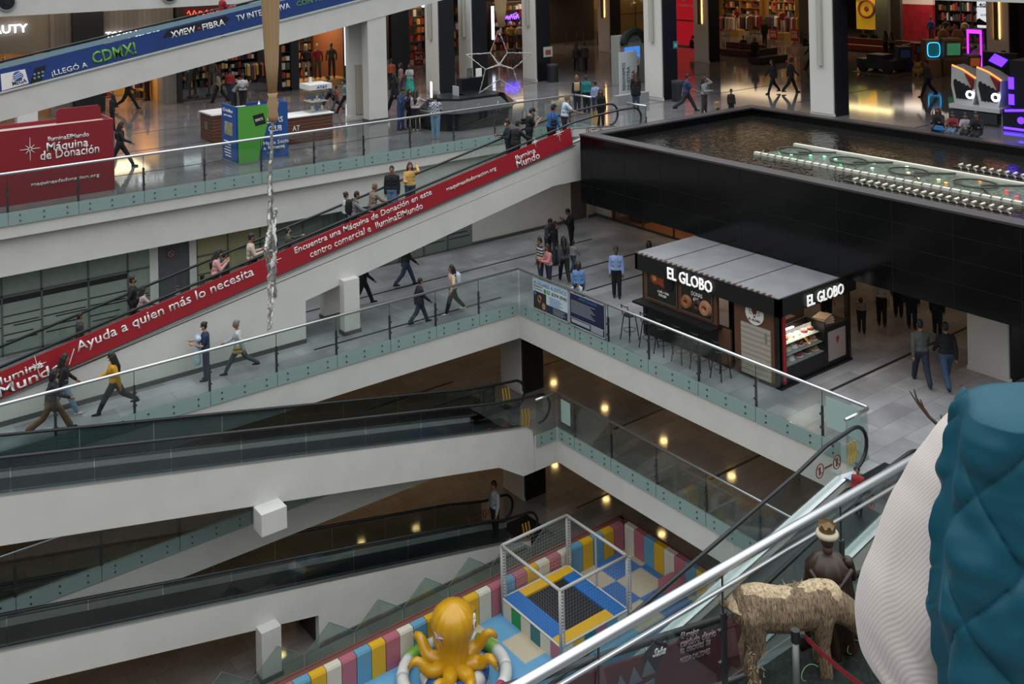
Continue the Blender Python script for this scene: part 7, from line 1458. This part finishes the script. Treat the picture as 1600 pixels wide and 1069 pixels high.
foot(650, 140, 204, Z3, 80, 'reach', '#a8979a', '#0e0e12', 'kl', 'woman in a blush blouse and black trousers reaching to the black kiosk', fem=1, shoe='#b0aca6')
foot(681, 147, 217, Z3, 90, 'hold', 'plaid_cloth', '#6f93b0', 'ks', 'person in a blue and white plaid shirt and light jeans at the black kiosk', shoe='#b5a07a', bulk=1.3)
foot(901, 74, 112, Z3, 90, 'walk', '#1f1b1a', '#15120f', 'kl', 'dark silhouetted woman walking away in the corridor, left of the pair', fem=1, h=1.65)
foot(914, 68, 113, Z3, 90, 'walk2', '#26201c', '#15120f', 'ks', 'dark silhouetted man walking away in the corridor, right of the pair', h=1.78)
foot(993, 80, 130, Z3, 90, 'stand', '#9d9a94', '#2c2a2a', 'ks', 'person in a pale hoodie facing the blue screen kiosk', bulk=1.5, h=1.72)
foot(994, 111, 170, Z3, 85, 'stand', '#0a0a0c', '#28364c', 'rl', 'woman in a knee-length black coat reading the white directory board', coat=.22, bulk=1.4, fem=1, h=1.66)
foot(1073, 113, 174, Z3, 0, 'stride', '#22305c', '#24252c', 'ks', 'bearded man in a blue puffer vest striding past the bin', sleeve='short', bulk=2.0, h=1.74)
foot(1101, 128, 180, Z3, 330, 'raise', '#76797c', '#2a2a2c', 'kl', 'long-haired woman in a two-tone grey sweatshirt by the pool edge', fem=1, bulk=1.4, h=1.64)
foot(1121, 157, 188, Z3, 300, 'stand', '#8a7658', '#4a4238', 'ks', 'toddler in a tan top at the pool edge', h=.95)
foot(1143, 141, 184, Z3, 280, 'stand', '#15130f', '#15130f', 'ks', 'hooded child in black at the pool edge', h=1.2, cap='#2a221c')
foot(1080, 58, 86, Z3, 0, 'sit', '#1a1512', '#1a1512', 'ks', 'silhouetted person seated before the red advert panel', h=1.6, seatz=.45)
foot(1162, 62, 86, Z3, 250, 'situp', '#171412', '#171412', 'ks', 'dark-clothed person seated on the maroon bench', h=1.6, seatz=.42)
foot(1195, 34, 70, Z3, 240, 'stand', '#120e0d', '#120e0d', 'ks', 'tall silhouetted shopper in the clothing shop aisle', h=1.75)
foot(1180, 70, 100, Z3, 250, 'stand', '#120f10', '#120f10', 'km', 'dark figure standing beside the maroon bench', h=1.6)
foot(1208, 95, 146, Z3, 200, 'walk', '#17181b', '#121316', 'kl', 'dark-dressed walker left of the striding pair before the white column', h=1.7, fem=1)
foot(1236, 89, 145, Z3, 5, 'walk', '#1d2024', '#1a1c20', 'ks', 'dark-dressed walker right of the striding pair before the white column', h=1.75)
foot(1268, 60, 108, Z3, 180, 'walk', '#100e10', '#100e10', 'ks', 'silhouetted walker close to the white column, farther back', h=1.72)
foot(1257, 47, 84, Z3, 0, 'sit', '#171313', '#171313', 'ks', 'silhouetted person perched on the brown bench back', h=1.65, seatz=.5)
foot(1349, 50, 76, Z3, 270, 'situp', '#151010', '#151010', 'ks', 'silhouetted person on the red bench, left of two', h=1.65, seatz=.42)
foot(1366, 51, 76, Z3, 270, 'situp', '#181212', '#181212', 'ks', 'silhouetted person on the red bench, right of two', h=1.65, seatz=.42)
foot(1384, 54, 88, Z3, 120, 'stand', '#6b5c54', '#161214', 'kl', 'long-haired person in beige, left of the pair before the sport shop', h=1.62, fem=1)
foot(1394, 58, 89, Z3, 100, 'stand', '#7a6c64', '#161214', 'kl', 'long-haired person in pale grey, right of the pair before the sport shop', h=1.6, fem=1)
foot(1450, 99, 151, Z3, 180, 'walk', '#3a352e', '#100e0e', 'ks', 'walker in olive brown near the white twin game', h=1.75)
for px, pyh, c, b_, hr, lab, kw in ((1467, 167, '#0c0c10', '#14141a', 'rl', 'woman in a black coat eating while seated on the pool edge', dict(fem=1, bulk=1.5)), (1490, 173, '#6b1f24', '#56708c', 'ks', 'boy in a red and navy jacket seated on the pool edge', dict(h_=1.4)), (1510, 174, '#8c8a8a', '#17181c', 'ks', 'youth in a light grey hooded jacket seated on the pool edge', dict(h_=1.45)), (1527, 183, '#0d0d10', '#15151a', 'ks', 'man in black bowed over his phone, rightmost of the seated four', dict())):
    h_ = kw.pop('h_', 1.62); p = PX(px, pyh+20, 33.75); person((33.75, p.y, Z3), math.pi+.25, 'sit', h_, c, b_, hr, lab, seatz=.52, **kw)
t = thing('blue_bag', 'bright blue bag on the lap of the black-coated woman by the pool', 'bag', (33.3, PX(1470, 190, 33.4).y, Z3+.62)); remesh(MB().caps((0, -.15, 0), (0, .15, 0), .07).caps((0, -.12, .08), (0, .12, .08), .05).build('bag', cm('#1f5f94'), t, local=True), .015)
# second level, walkway below the red ramp
foot(82, 572, 676, Z2, 25, 'stride', '#14151a', '#5a4228', 'km', 'woman in a black top and brown wide trousers on the lower walkway', fem=1, skirt='flare', h=1.68)
foot(100, 560, 650, Z2, 25, 'walk2', '#101116', '#6b8094', 'kl', 'companion in black with light blue jeans behind the brown trousers', fem=1, h=1.66, shoe='#b5b5b0')
foot(180, 547, 643, Z2, 200, 'stride', '#b8851f', '#14151a', 'kl', 'masked woman in a mustard yellow jacket walking left', fem=1, mask='w', bulk=1.6, h=1.66)
t, d = foot(322, 502, 594, Z2, 200, 'hold', '#1c2748', '#25304a', 'kn', 'masked woman in navy cradling a baby in a pale blanket', fem=1, mask='w', sleeve='short', h=1.62, skin='l')
q = W(t, d['tr']((.2, 0, .25))); bl = thing('baby_blanket', 'pale blue and white baby blanket hanging from the masked woman in navy', 'blanket', q, t.rotation_euler.z)
remesh(MB().caps((0, -.1, .08), (0, .16, .12), .09).caps((.03, .05, 0), (.03, .06, -.55), .07, .1).caps((.0, -.05, 0), (.02, -.02, -.5), .06, .08).build('cloth', M('blanket_pale', '#9fb4bd', .9, noise=.2, nscale=10), bl, local=True), .02)
t, d = foot(374, 500, 582, Z2, 195, 'stride', '#a9aeb0', '#3c4a54', 'gn', 'grey-haired woman in a white blouse and grey-green trousers walking left', fem=1, h=1.58, shoe='#15161a'); shoulder_bag(t, d, '#8c7a4a', 'small yellow-brown bag carried by the grey-haired woman', 1, -.05)
foot(568, 425, 476, Z2, 20, 'walk', '#101116', '#101116', 'ks', 'walker in black half hidden behind the white pier', h=1.7)
foot(635, 384, 447, Z2, 20, 'walk', '#15171c', '#2c3f52', 'kl', 'walker in a dark jacket and teal-blue jeans under the red ramp', h=1.72)
foot(656, 429, 506, Z2, 25, 'walk', '#161c30', '#2a3a50', 'ks', 'boy in a navy coat and jeans walking along the railing', coat=.1, h=1.5, bulk=1.5)
t, d = foot(708, 411, 490, Z2, 200, 'armout', '#b59a80', '#101116', 'kl', 'long-haired woman in a peach sweater stretching out an arm', fem=1, shoe='#c9c6c2', bulk=1.5, h=1.62); backpack(t, d, '#a9b8c0', 'pale blue-white backpack worn by the peach-sweater woman', 1.1)
# second level, group near the corner and kiosk
foot(893, 324, 394, Z2, 190, 'phone', '#0c0c0f', '#0c0c0f', 'ks', 'masked man all in black carrying a plastic bag by the cream wall', mask='k', h=1.72)
t = thing('plastic_bag', 'translucent white plastic bag held by the man in black', 'bag', P(884, 392, Z2+.0)+Vector((0, 0, .16))); remesh(MB().caps((0, 0, 0), (0, 0, .32), .16, .07).build('bag', M('plastic_white', '#8f8f90', .4), t, local=True), .02)
t, d = foot(857, 351, 409, Z2, 330, 'phone', '#3d424e', '#23262e', 'ks', 'man in a grey-blue tee looking down beside his partner', sleeve='short', h=1.66)
foot(868, 352, 414, Z2, 350, 'stand', '#0f0f13', '#2b3648', 'kl', 'long-haired woman in a black hooded top beside the grey-blue tee man', h=1.62, fem=1)
foot(845, 370, 446, Z2, 200, 'stand', 'striped_cloth', '#24303c', 'ks', 'man in a black and white striped polo shirt', sleeve='short', h=1.68, bulk=1.4)
foot(858, 387, 452, Z2, 200, 'hold', '#b57a74', '#1c2438', 'bl', 'woman in a pink vest with white sleeves holding a box', fem=1, h=1.58, bulk=1.5)
t, d = foot(882, 366, 441, Z2, 100, 'walk', '#3a3c40', '#0e0f12', 'kl', 'long-haired woman in a charcoal sweater walking away from the corner', fem=1, bulk=1.5, h=1.66); shoulder_bag(t, d, '#0d0e10', 'black shoulder bag of the charcoal-sweater woman', 1, -.05)
foot(896, 373, 424, Z2, 60, 'walk', '#7d7f82', '#26364e', 'ks', 'small child in a pale grey top and jeans', h=1.15)
foot(905, 410, 485, Z2, 90, 'stand', '#5a7fae', '#2a3a58', 'bm', 'brown-haired woman in a light blue blouse by the railing adverts', fem=1, h=1.6)
foot(908, 438, 492, Z2, 235, 'lean', '#a9acae', '#2a3450', 'ks', 'child in a white top leaning over the railing between the adverts', h=1.25)
foot(964, 385, 465, Z2, 262, 'stand', '#7f93bb', '#0d0d10', 'ks', 'man in a pale blue checked shirt and black trousers standing alone', h=1.72, skin='d')
t, d = foot(1016, 380, 452, Z2, 100, 'hold', '#0d0d10', '#0f1014', 'km', 'person in black behind the far corner of the bakery kiosk', shoe='#b9b9b6', h=1.65)
tag(MB().lathe([(.01, 0), (.11, .03), (.14, .12), (.13, .18), (.01, .18)], P(1007, 418, Z2+.85), 14).build('white_bowl', WTX), 'round white bowl held beside the bakery kiosk corner', 'bowl')
# under the pool
foot(1292, 432, 510, Z2, 270, 'stand', '#8f857a', '#0d0d10', None, 'apron-wearing attendant seen through the bakery counter opening', h=1.68)
headat(1345, 449, Z2, 1.35, 250, 'bend', '#8c867e', '#15161a', 'ks', 'person bending in a pale top beside the kiosk corner post')
foot(1378, 440, 508, Z2, 250, 'stand', '#a09488', '#0f1014', 'ks', 'person in a cream top and dark trousers under the black pool', h=1.6)
foot(1404, 446, 494, Z2, 250, 'stand', '#6b1f1e', '#15161a', 'ks', 'person in a red jacket in the dark under the pool', h=1.55, bulk=1.6)
foot(1425, 450, 512, Z2, 250, 'stand', '#1a2030', '#151a28', 'ks', 'dim figure in navy beside the red-jacketed person', h=1.65)
foot(1440, 503, 600, Z2, 85, 'walk', '#4a4c48', '#1c2638', 'ks', 'man in a grey-green sweater walking away under the pool', h=1.76, bulk=1.5)
foot(1480, 500, 605, Z2, 85, 'walk2', '#101116', '#2f4660', 'ks', 'person in black with blue jeans walking away beside the grey sweater', h=1.76, bulk=1.5)
foot(1465, 480, 524, Z2, 60, 'stand', '#101014', '#1a1a1e', 'ks', 'dark figure with pale shoes deeper under the pool', h=1.5, shoe='#a9a9a6')
# lower levels
rider(772, 748, lambda x: max(b0(x), .1), 26.3, 27.0, 215, 'stand', '#8c8c8e', '#15161a', 'ks', 'young man in a white long-sleeved shirt boarding the lowest ramp', y=26.6)
rider(1343, 862, bR, 12.3, 13.2, 230, 'stand', '#8c2a26', '#1c2638', 'ks', 'person in a red top on the right-hand ramp', y=12.7)
# top left rider on the blue ramp
rider(347, -12, b3, 38.3, 39.2, 40, 'hold', '#8c2226', '#6b1c20', 'ks', 'rider in red at the top of the blue-bannered ramp', y=38.5)
# ---------------- near person leaning at the right edge ----------------
def VP(px, py, d): return PD(px, py, d)
KNIT = bpy.data.materials.new('cream_rib_knit'); KNIT.use_nodes = True; n = KNIT.node_tree; b = n.nodes['Principled BSDF']; b.inputs['Roughness'].default_value = .9; b.inputs['Base Color'].default_value = lin('#beb3ad'); b.inputs['Sheen Weight'].default_value = .3
at_ = n.nodes.new('ShaderNodeTexCoord'); wv = n.nodes.new('ShaderNodeTexWave'); wv.bands_direction = 'DIAGONAL'; wv.inputs['Scale'].default_value = 95; wv.inputs['Distortion'].default_value = .4; wv.inputs['Detail Scale'].default_value = .6
mpn = n.nodes.new('ShaderNodeMapping'); mpn.inputs['Rotation'].default_value = (.5, .2, .3); n.links.new(at_.outputs['Object'], mpn.inputs[0]); n.links.new(mpn.outputs[0], wv.inputs['Vector'])
bq = n.nodes.new('ShaderNodeBump'); bq.inputs['Strength'].default_value = .14; bq.inputs['Distance'].default_value = .004; n.links.new(wv.outputs[0], bq.inputs['Height']); n.links.new(bq.outputs[0], b.inputs['Normal'])
TEAL = M('teal_quilted_nylon', '#07495a', .5, spec=.35)
ND = 1.15
near = thing('person', 'close person in a cream ribbed sweater and quilted teal vest at the right edge', 'person', (1.2, .45, Z4))
Fv = Vector((FW[0], FW[1], 0)); Rv = Vector((RT[0], RT[1], 0)); Uz = Vector((0, 0, 1))
def N(px, py, dd=0): return PD(px, py, ND+dd)
# body: legs, torso, shoulder, bent arm, head outside the frame
hipc = N(1760, 1150, .1); feet = Vector((hipc.x, hipc.y, Z4))
mb = MB()
pel_ = Vector((hipc.x, hipc.y, Z4+.9)); shc = N(1585, 720, .05); neck_ = N(1700, 560, .02); hd_ = N(1790, 420, .02)
for s_ in (-1, 1):
    a = pel_+Rv*.09*s_; kn = a+Vector((0, 0, -.44))+Fv*.03; an = kn+Vector((0, 0, -.4)); mb.caps(a, kn, .09, .06); mb.caps(kn, an, .058, .04); mb.caps(an+Vector((0, 0, -.03)), an+Fv*.14+Vector((0, 0, -.03)), .034, .028)
sR = N(1900, 720, .05)
mb.caps(pel_-Rv*.06, pel_+Rv*.06, .12); mb.caps(pel_, (shc+sR)/2+Vector((0, 0, -.1)), .12, .13); mb.caps(shc+Rv*.06, sR, .07); mb.caps((shc+sR)/2, neck_+Rv*.06, .06, .055); mb.sph(hd_, (.09, .09, .12), 16, 12)
El = N(1425, 960, .02); Wr = N(1560, 1120, .3); mb.caps(shc, El, .055, .045); mb.caps(El, Wr, .043, .03)
dv = (Wr-El).normalized()
for j in range(4): o_ = Rv*((j-1.5)*.018); mb.caps(Wr+dv*.09+o_, Wr+dv*.15+o_, .009, .008, 8)
mb.caps(Wr, Wr+dv*.08, .028, .038); mb.caps(Wr+dv*.03-Rv*.03, Wr+dv*.08-Rv*.055, .011, .009, 8)
E2_ = sR+Vector((0, 0, -.28))+Fv*.1; W2_ = E2_+Fv*.22-Rv*.05; mb.caps(sR, E2_, .055, .045); mb.caps(E2_, W2_, .043, .03); mb.caps(W2_, W2_+Fv*.08, .028, .038)
for j in range(4): mb.caps(W2_+Fv*.09+Rv*((j-1.5)*.018), W2_+Fv*.15+Rv*((j-1.5)*.018), .009, .008, 8)
remesh(mb.build('body', SK['m'], near), .012)
mb = MB()
for s_ in (-1, 1): a = pel_+Rv*.09*s_; mb.caps(a, a+Vector((0, 0, -.44))+Fv*.03, .105, .08); mb.caps(a+Vector((0, 0, -.44))+Fv*.03, a+Vector((0, 0, -.8))+Fv*.03, .08, .07)
mb.caps(pel_-Rv*.06, pel_+Rv*.06, .135); remesh(mb.build('trousers', cm('#14161c'), near), .02)
for s_ in (-1, 1): a = pel_+Rv*.09*s_+Vector((0, 0, -.85))+Fv*.03; MB().caps(a-Fv*.04, a+Fv*.16, .04, .032).build('shoe', cm('#b5b2ac'), near, smooth=True)
remesh(MB().sph(hd_+Uz*.03-Fv*.02, (.105, .105, .13), 16, 12).caps(hd_-Fv*.05, hd_-Fv*.06-Uz*.2, .09, .07).build('hair', HR['k'], near), .015)
# sleeve: outline-following loft (outer edge -> vest edge) with real thickness
outer = [(1492, 648), (1465, 669), (1445, 694), (1425, 719), (1410, 749), (1395, 774), (1380, 806), (1363, 851), (1346, 890), (1337, 939), (1338, 976), (1345, 1014), (1358, 1038), (1380, 1062), (1420, 1088), (1480, 1120)]
inner = [(1515, 648), (1514, 669), (1514, 694), (1513, 719), (1512, 749), (1510, 774), (1509, 806), (1507, 851), (1505, 890), (1502, 939), (1503, 976), (1506, 1014), (1509, 1038), (1514, 1062), (1522, 1088), (1535, 1120)]
def closed_loft(out_, inn_, depthf, bulge, n_=40, fold=None):
    rings = []
    for i, ((ax, ay), (bx_, by)) in enumerate(zip(out_, inn_)):
        A_, B_ = N(ax, ay), N(bx_, by); c_ = (A_+B_)/2; u = (A_-B_)/2; r = []
        for j in range(n_):
            a = 2*math.pi*j/n_; q_ = c_+u*math.cos(a)-Fv*math.sin(a)*(depthf if math.sin(a) > 0 else .02)
            if fold: q_ += fold(i, a, q_)
            r.append(q_)
        rings.append(r)
    return rings
def dens(pts, k=5):
    """smooth resample"""
    out = []; n_ = len(pts)
    for i in range(n_-1):
        p0, p1, p2, p3 = pts[max(0, i-1)], pts[i], pts[i+1], pts[min(n_-1, i+2)]
        for j in range(k):
            t_ = j/k; out.append(tuple(.5*((2*b_)+(-a+c)*t_+(2*a-5*b_+4*c-d)*t_*t_+(-a+3*b_-3*c+d)*t_**3) for a, b_, c, d in zip(p0, p1, p2, p3)))
    out.append(pts[-1]); return out
import mathutils
def sfold(i, a, q_):
    f = i/75; v = 0
    for (c0, a0, wc, wa, am) in ((.5, .9, .1, .5, -.022), (.58, 1.25, .12, .35, .014), (.42, 1.7, .14, .3, -.026), (.36, 1.35, .16, .22, .016), (.68, 1.5, .07, .6, -.014), (.8, 1.2, .05, .8, -.01), (.87, 1.2, .04, .8, .01)):
        v += am*math.exp(-((f-c0-.18*(a-a0))/wc)**2-((a-a0)/wa)**2)
    v += .006*mathutils.noise.noise(q_*14)
    return -Fv*v
MB().ring(closed_loft(dens(outer), dens(inner), .088, 0, 64, sfold)).build('sleeve', KNIT, near, smooth=True)
# quilted vest body
vl = [(1600, 597), (1545, 600), (1512, 610), (1500, 625), (1495, 649), (1491, 696), (1484, 734), (1480, 774), (1474, 810), (1469, 864), (1467, 901), (1464, 939), (1469, 976), (1478, 1014), (1484, 1051), (1488, 1100), (1495, 1160)]
vr = [(1640, 597), (1760, 598), (1830, 605), (1850, 622), (1870, 649), (1890, 696), (1900, 734)]+[(1905, y) for y in (774, 810, 864, 901, 939, 976, 1014, 1051, 1100, 1160)]
L1, R1_ = dens(vl, 12), dens(vr, 12); rings = []; n_ = 280
def sq(v): return math.copysign(abs(v)**.5, v)
for i, ((ax, ay), (bx_, by)) in enumerate(zip(L1, R1_)):
    A_, B_ = N(ax, ay, -.1), N(bx_, by, -.1); c_ = (A_+B_)/2; u = (A_-B_)/2; top_ = min(1, .08+(i/40)**.6); base_ = []
    for j in range(n_):
        a = 2*math.pi*j/n_; q_s = sq(math.sin(a)); base_.append(c_+u*sq(math.cos(a))*(1 if q_s > 0 else 1+.12*q_s)-Fv*q_s*(.07 if q_s > 0 else .05)*top_+(Uz*.06*q_s*top_ if q_s < 0 else Uz*0))
    su = 0; r = []
    for j in range(n_):
        q_ = base_[j]; p0 = base_[j-1] if j else q_; su += (q_-p0).length; nx = base_[(j+1) % n_]; nrm = (nx-base_[j-1]).cross(Uz); nrm = -nrm.normalized() if nrm.length > 1e-7 else -Fv
        if nrm.dot(q_-c_) < 0: nrm = -nrm
        sv = -q_.z+.02*mathutils.noise.noise(q_*7)
        k1 = abs(math.sin((su+sv*.75)*math.pi/.098)); k2 = abs(math.sin((su-sv*.75)*math.pi/.098)); pf = (k1*k2)**.35
        edge = min(1, max(0, (su-.01)/.02)); w_ = .008*mathutils.noise.noise(Vector((q_.x*11, q_.y*11, q_.z*30)))+.003*mathutils.noise.noise(q_*45)
        r.append(q_+nrm*((.0125*pf+w_)*edge*min(1, i/34)))
    rings.append(r)
MB().ring(rings).build('vest', TEAL, near, smooth=True)
edge_ = [N(x, y, -.0)-u*.0 for x, y in dens(vl[2:], 4)]
MB().path([p_-Fv*.0 for p_ in edge_], .006, 8).build('armhole_binding', TEAL, near, smooth=True)
# dry branch poking up beside the sleeve
br = thing('dry_branch', 'bare forked reddish-brown branch rising beside the cream sleeve', 'branch', PD(1490, 690, 7.5)); BK = M('branch_bark', '#4a2e22', .7)
def bp_(pts, r0, r1): MB().path([PD(x, y, 7.5) for x, y in pts], [r0+(r1-r0)*i/(len(pts)-1) for i in range(len(pts))], 6).build('twig', BK, br)
bp_([(1500, 700), (1470, 668), (1450, 650), (1435, 632), (1421, 611)], .02, .004); bp_([(1450, 650), (1432, 622), (1428, 608)], .01, .004); bp_([(1455, 655), (1443, 637), (1438, 624)], .01, .004); bp_([(1480, 690), (1473, 664), (1470, 648)], .014, .004); bp_([(1520, 640), (1508, 606), (1499, 600)], .01, .004)
bb_ = PD(1500, 700, 7.5); MB().path([bb_, bb_+Vector((.1, -.25, -1.5)), Vector((bb_.x+.15, bb_.y-.4, Z3))], .025, 8).build('stem', BK, br); MB().lathe([(.01, 0), (.2, 0), (.24, .35), (.01, .34)], (bb_.x+.15, bb_.y-.4, Z3), 16).build('pot', M('pot_dark', '#2a221e', .7), br)
# red belt from the stanchion to the hidden next post
q0 = sp+Vector((.06, -.04, .9)); q1 = q0+(PD(1420, 1056, 8.5)-q0)*1.0; q1.z = sp.z+.88; mb = MB(); n_ = 14
vs = []
dirb = (q1-q0)
for i in range(n_+1):
    f = i/n_; c_ = q0+dirb*f+Vector((0, 0, -.10*4*f*(1-f)*.6)); vs += [c_+Vector((0, 0, .026)), c_-Vector((0, 0, .026)), c_-Vector((0, 0, .026))+Vector((.002, .002, 0)), c_+Vector((0, 0, .026))+Vector((.002, .002, 0))]
MB().ring([vs[i*4:i*4+4] for i in range(n_+1)]).build('belt', M('belt_red', '#7d1620', .6), stn)
st2 = thing('stanchion', 'second belt-barrier post hidden behind the near sleeve', 'barrier post', (q1.x, q1.y, Z3)); MB().tube((q1.x, q1.y, Z3+.03), (q1.x, q1.y, Z3+.95), .032, n=16).build('post', M('brushed_post'), st2); MB().lathe([(.01, 0), (.17, 0), (.17, .015), (.03, .04)], (q1.x, q1.y, Z3), 24).build('base', M('brushed_post'), st2)
# ---------------- turn the grown bodies and clothes into plain meshes ----------------
bpy.context.view_layer.update()
dg = bpy.context.evaluated_depsgraph_get(); made = []
for o in REMESH: made.append(bpy.data.meshes.new_from_object(o.evaluated_get(dg), preserve_all_data_layers=False, depsgraph=dg))
for o, me in zip(REMESH, made):
    m_ = o.data.materials[0]; o.modifiers.clear(); o.data = me
    if not len(me.materials): me.materials.append(m_)
    me.polygons.foreach_set('use_smooth', [True]*len(me.polygons))
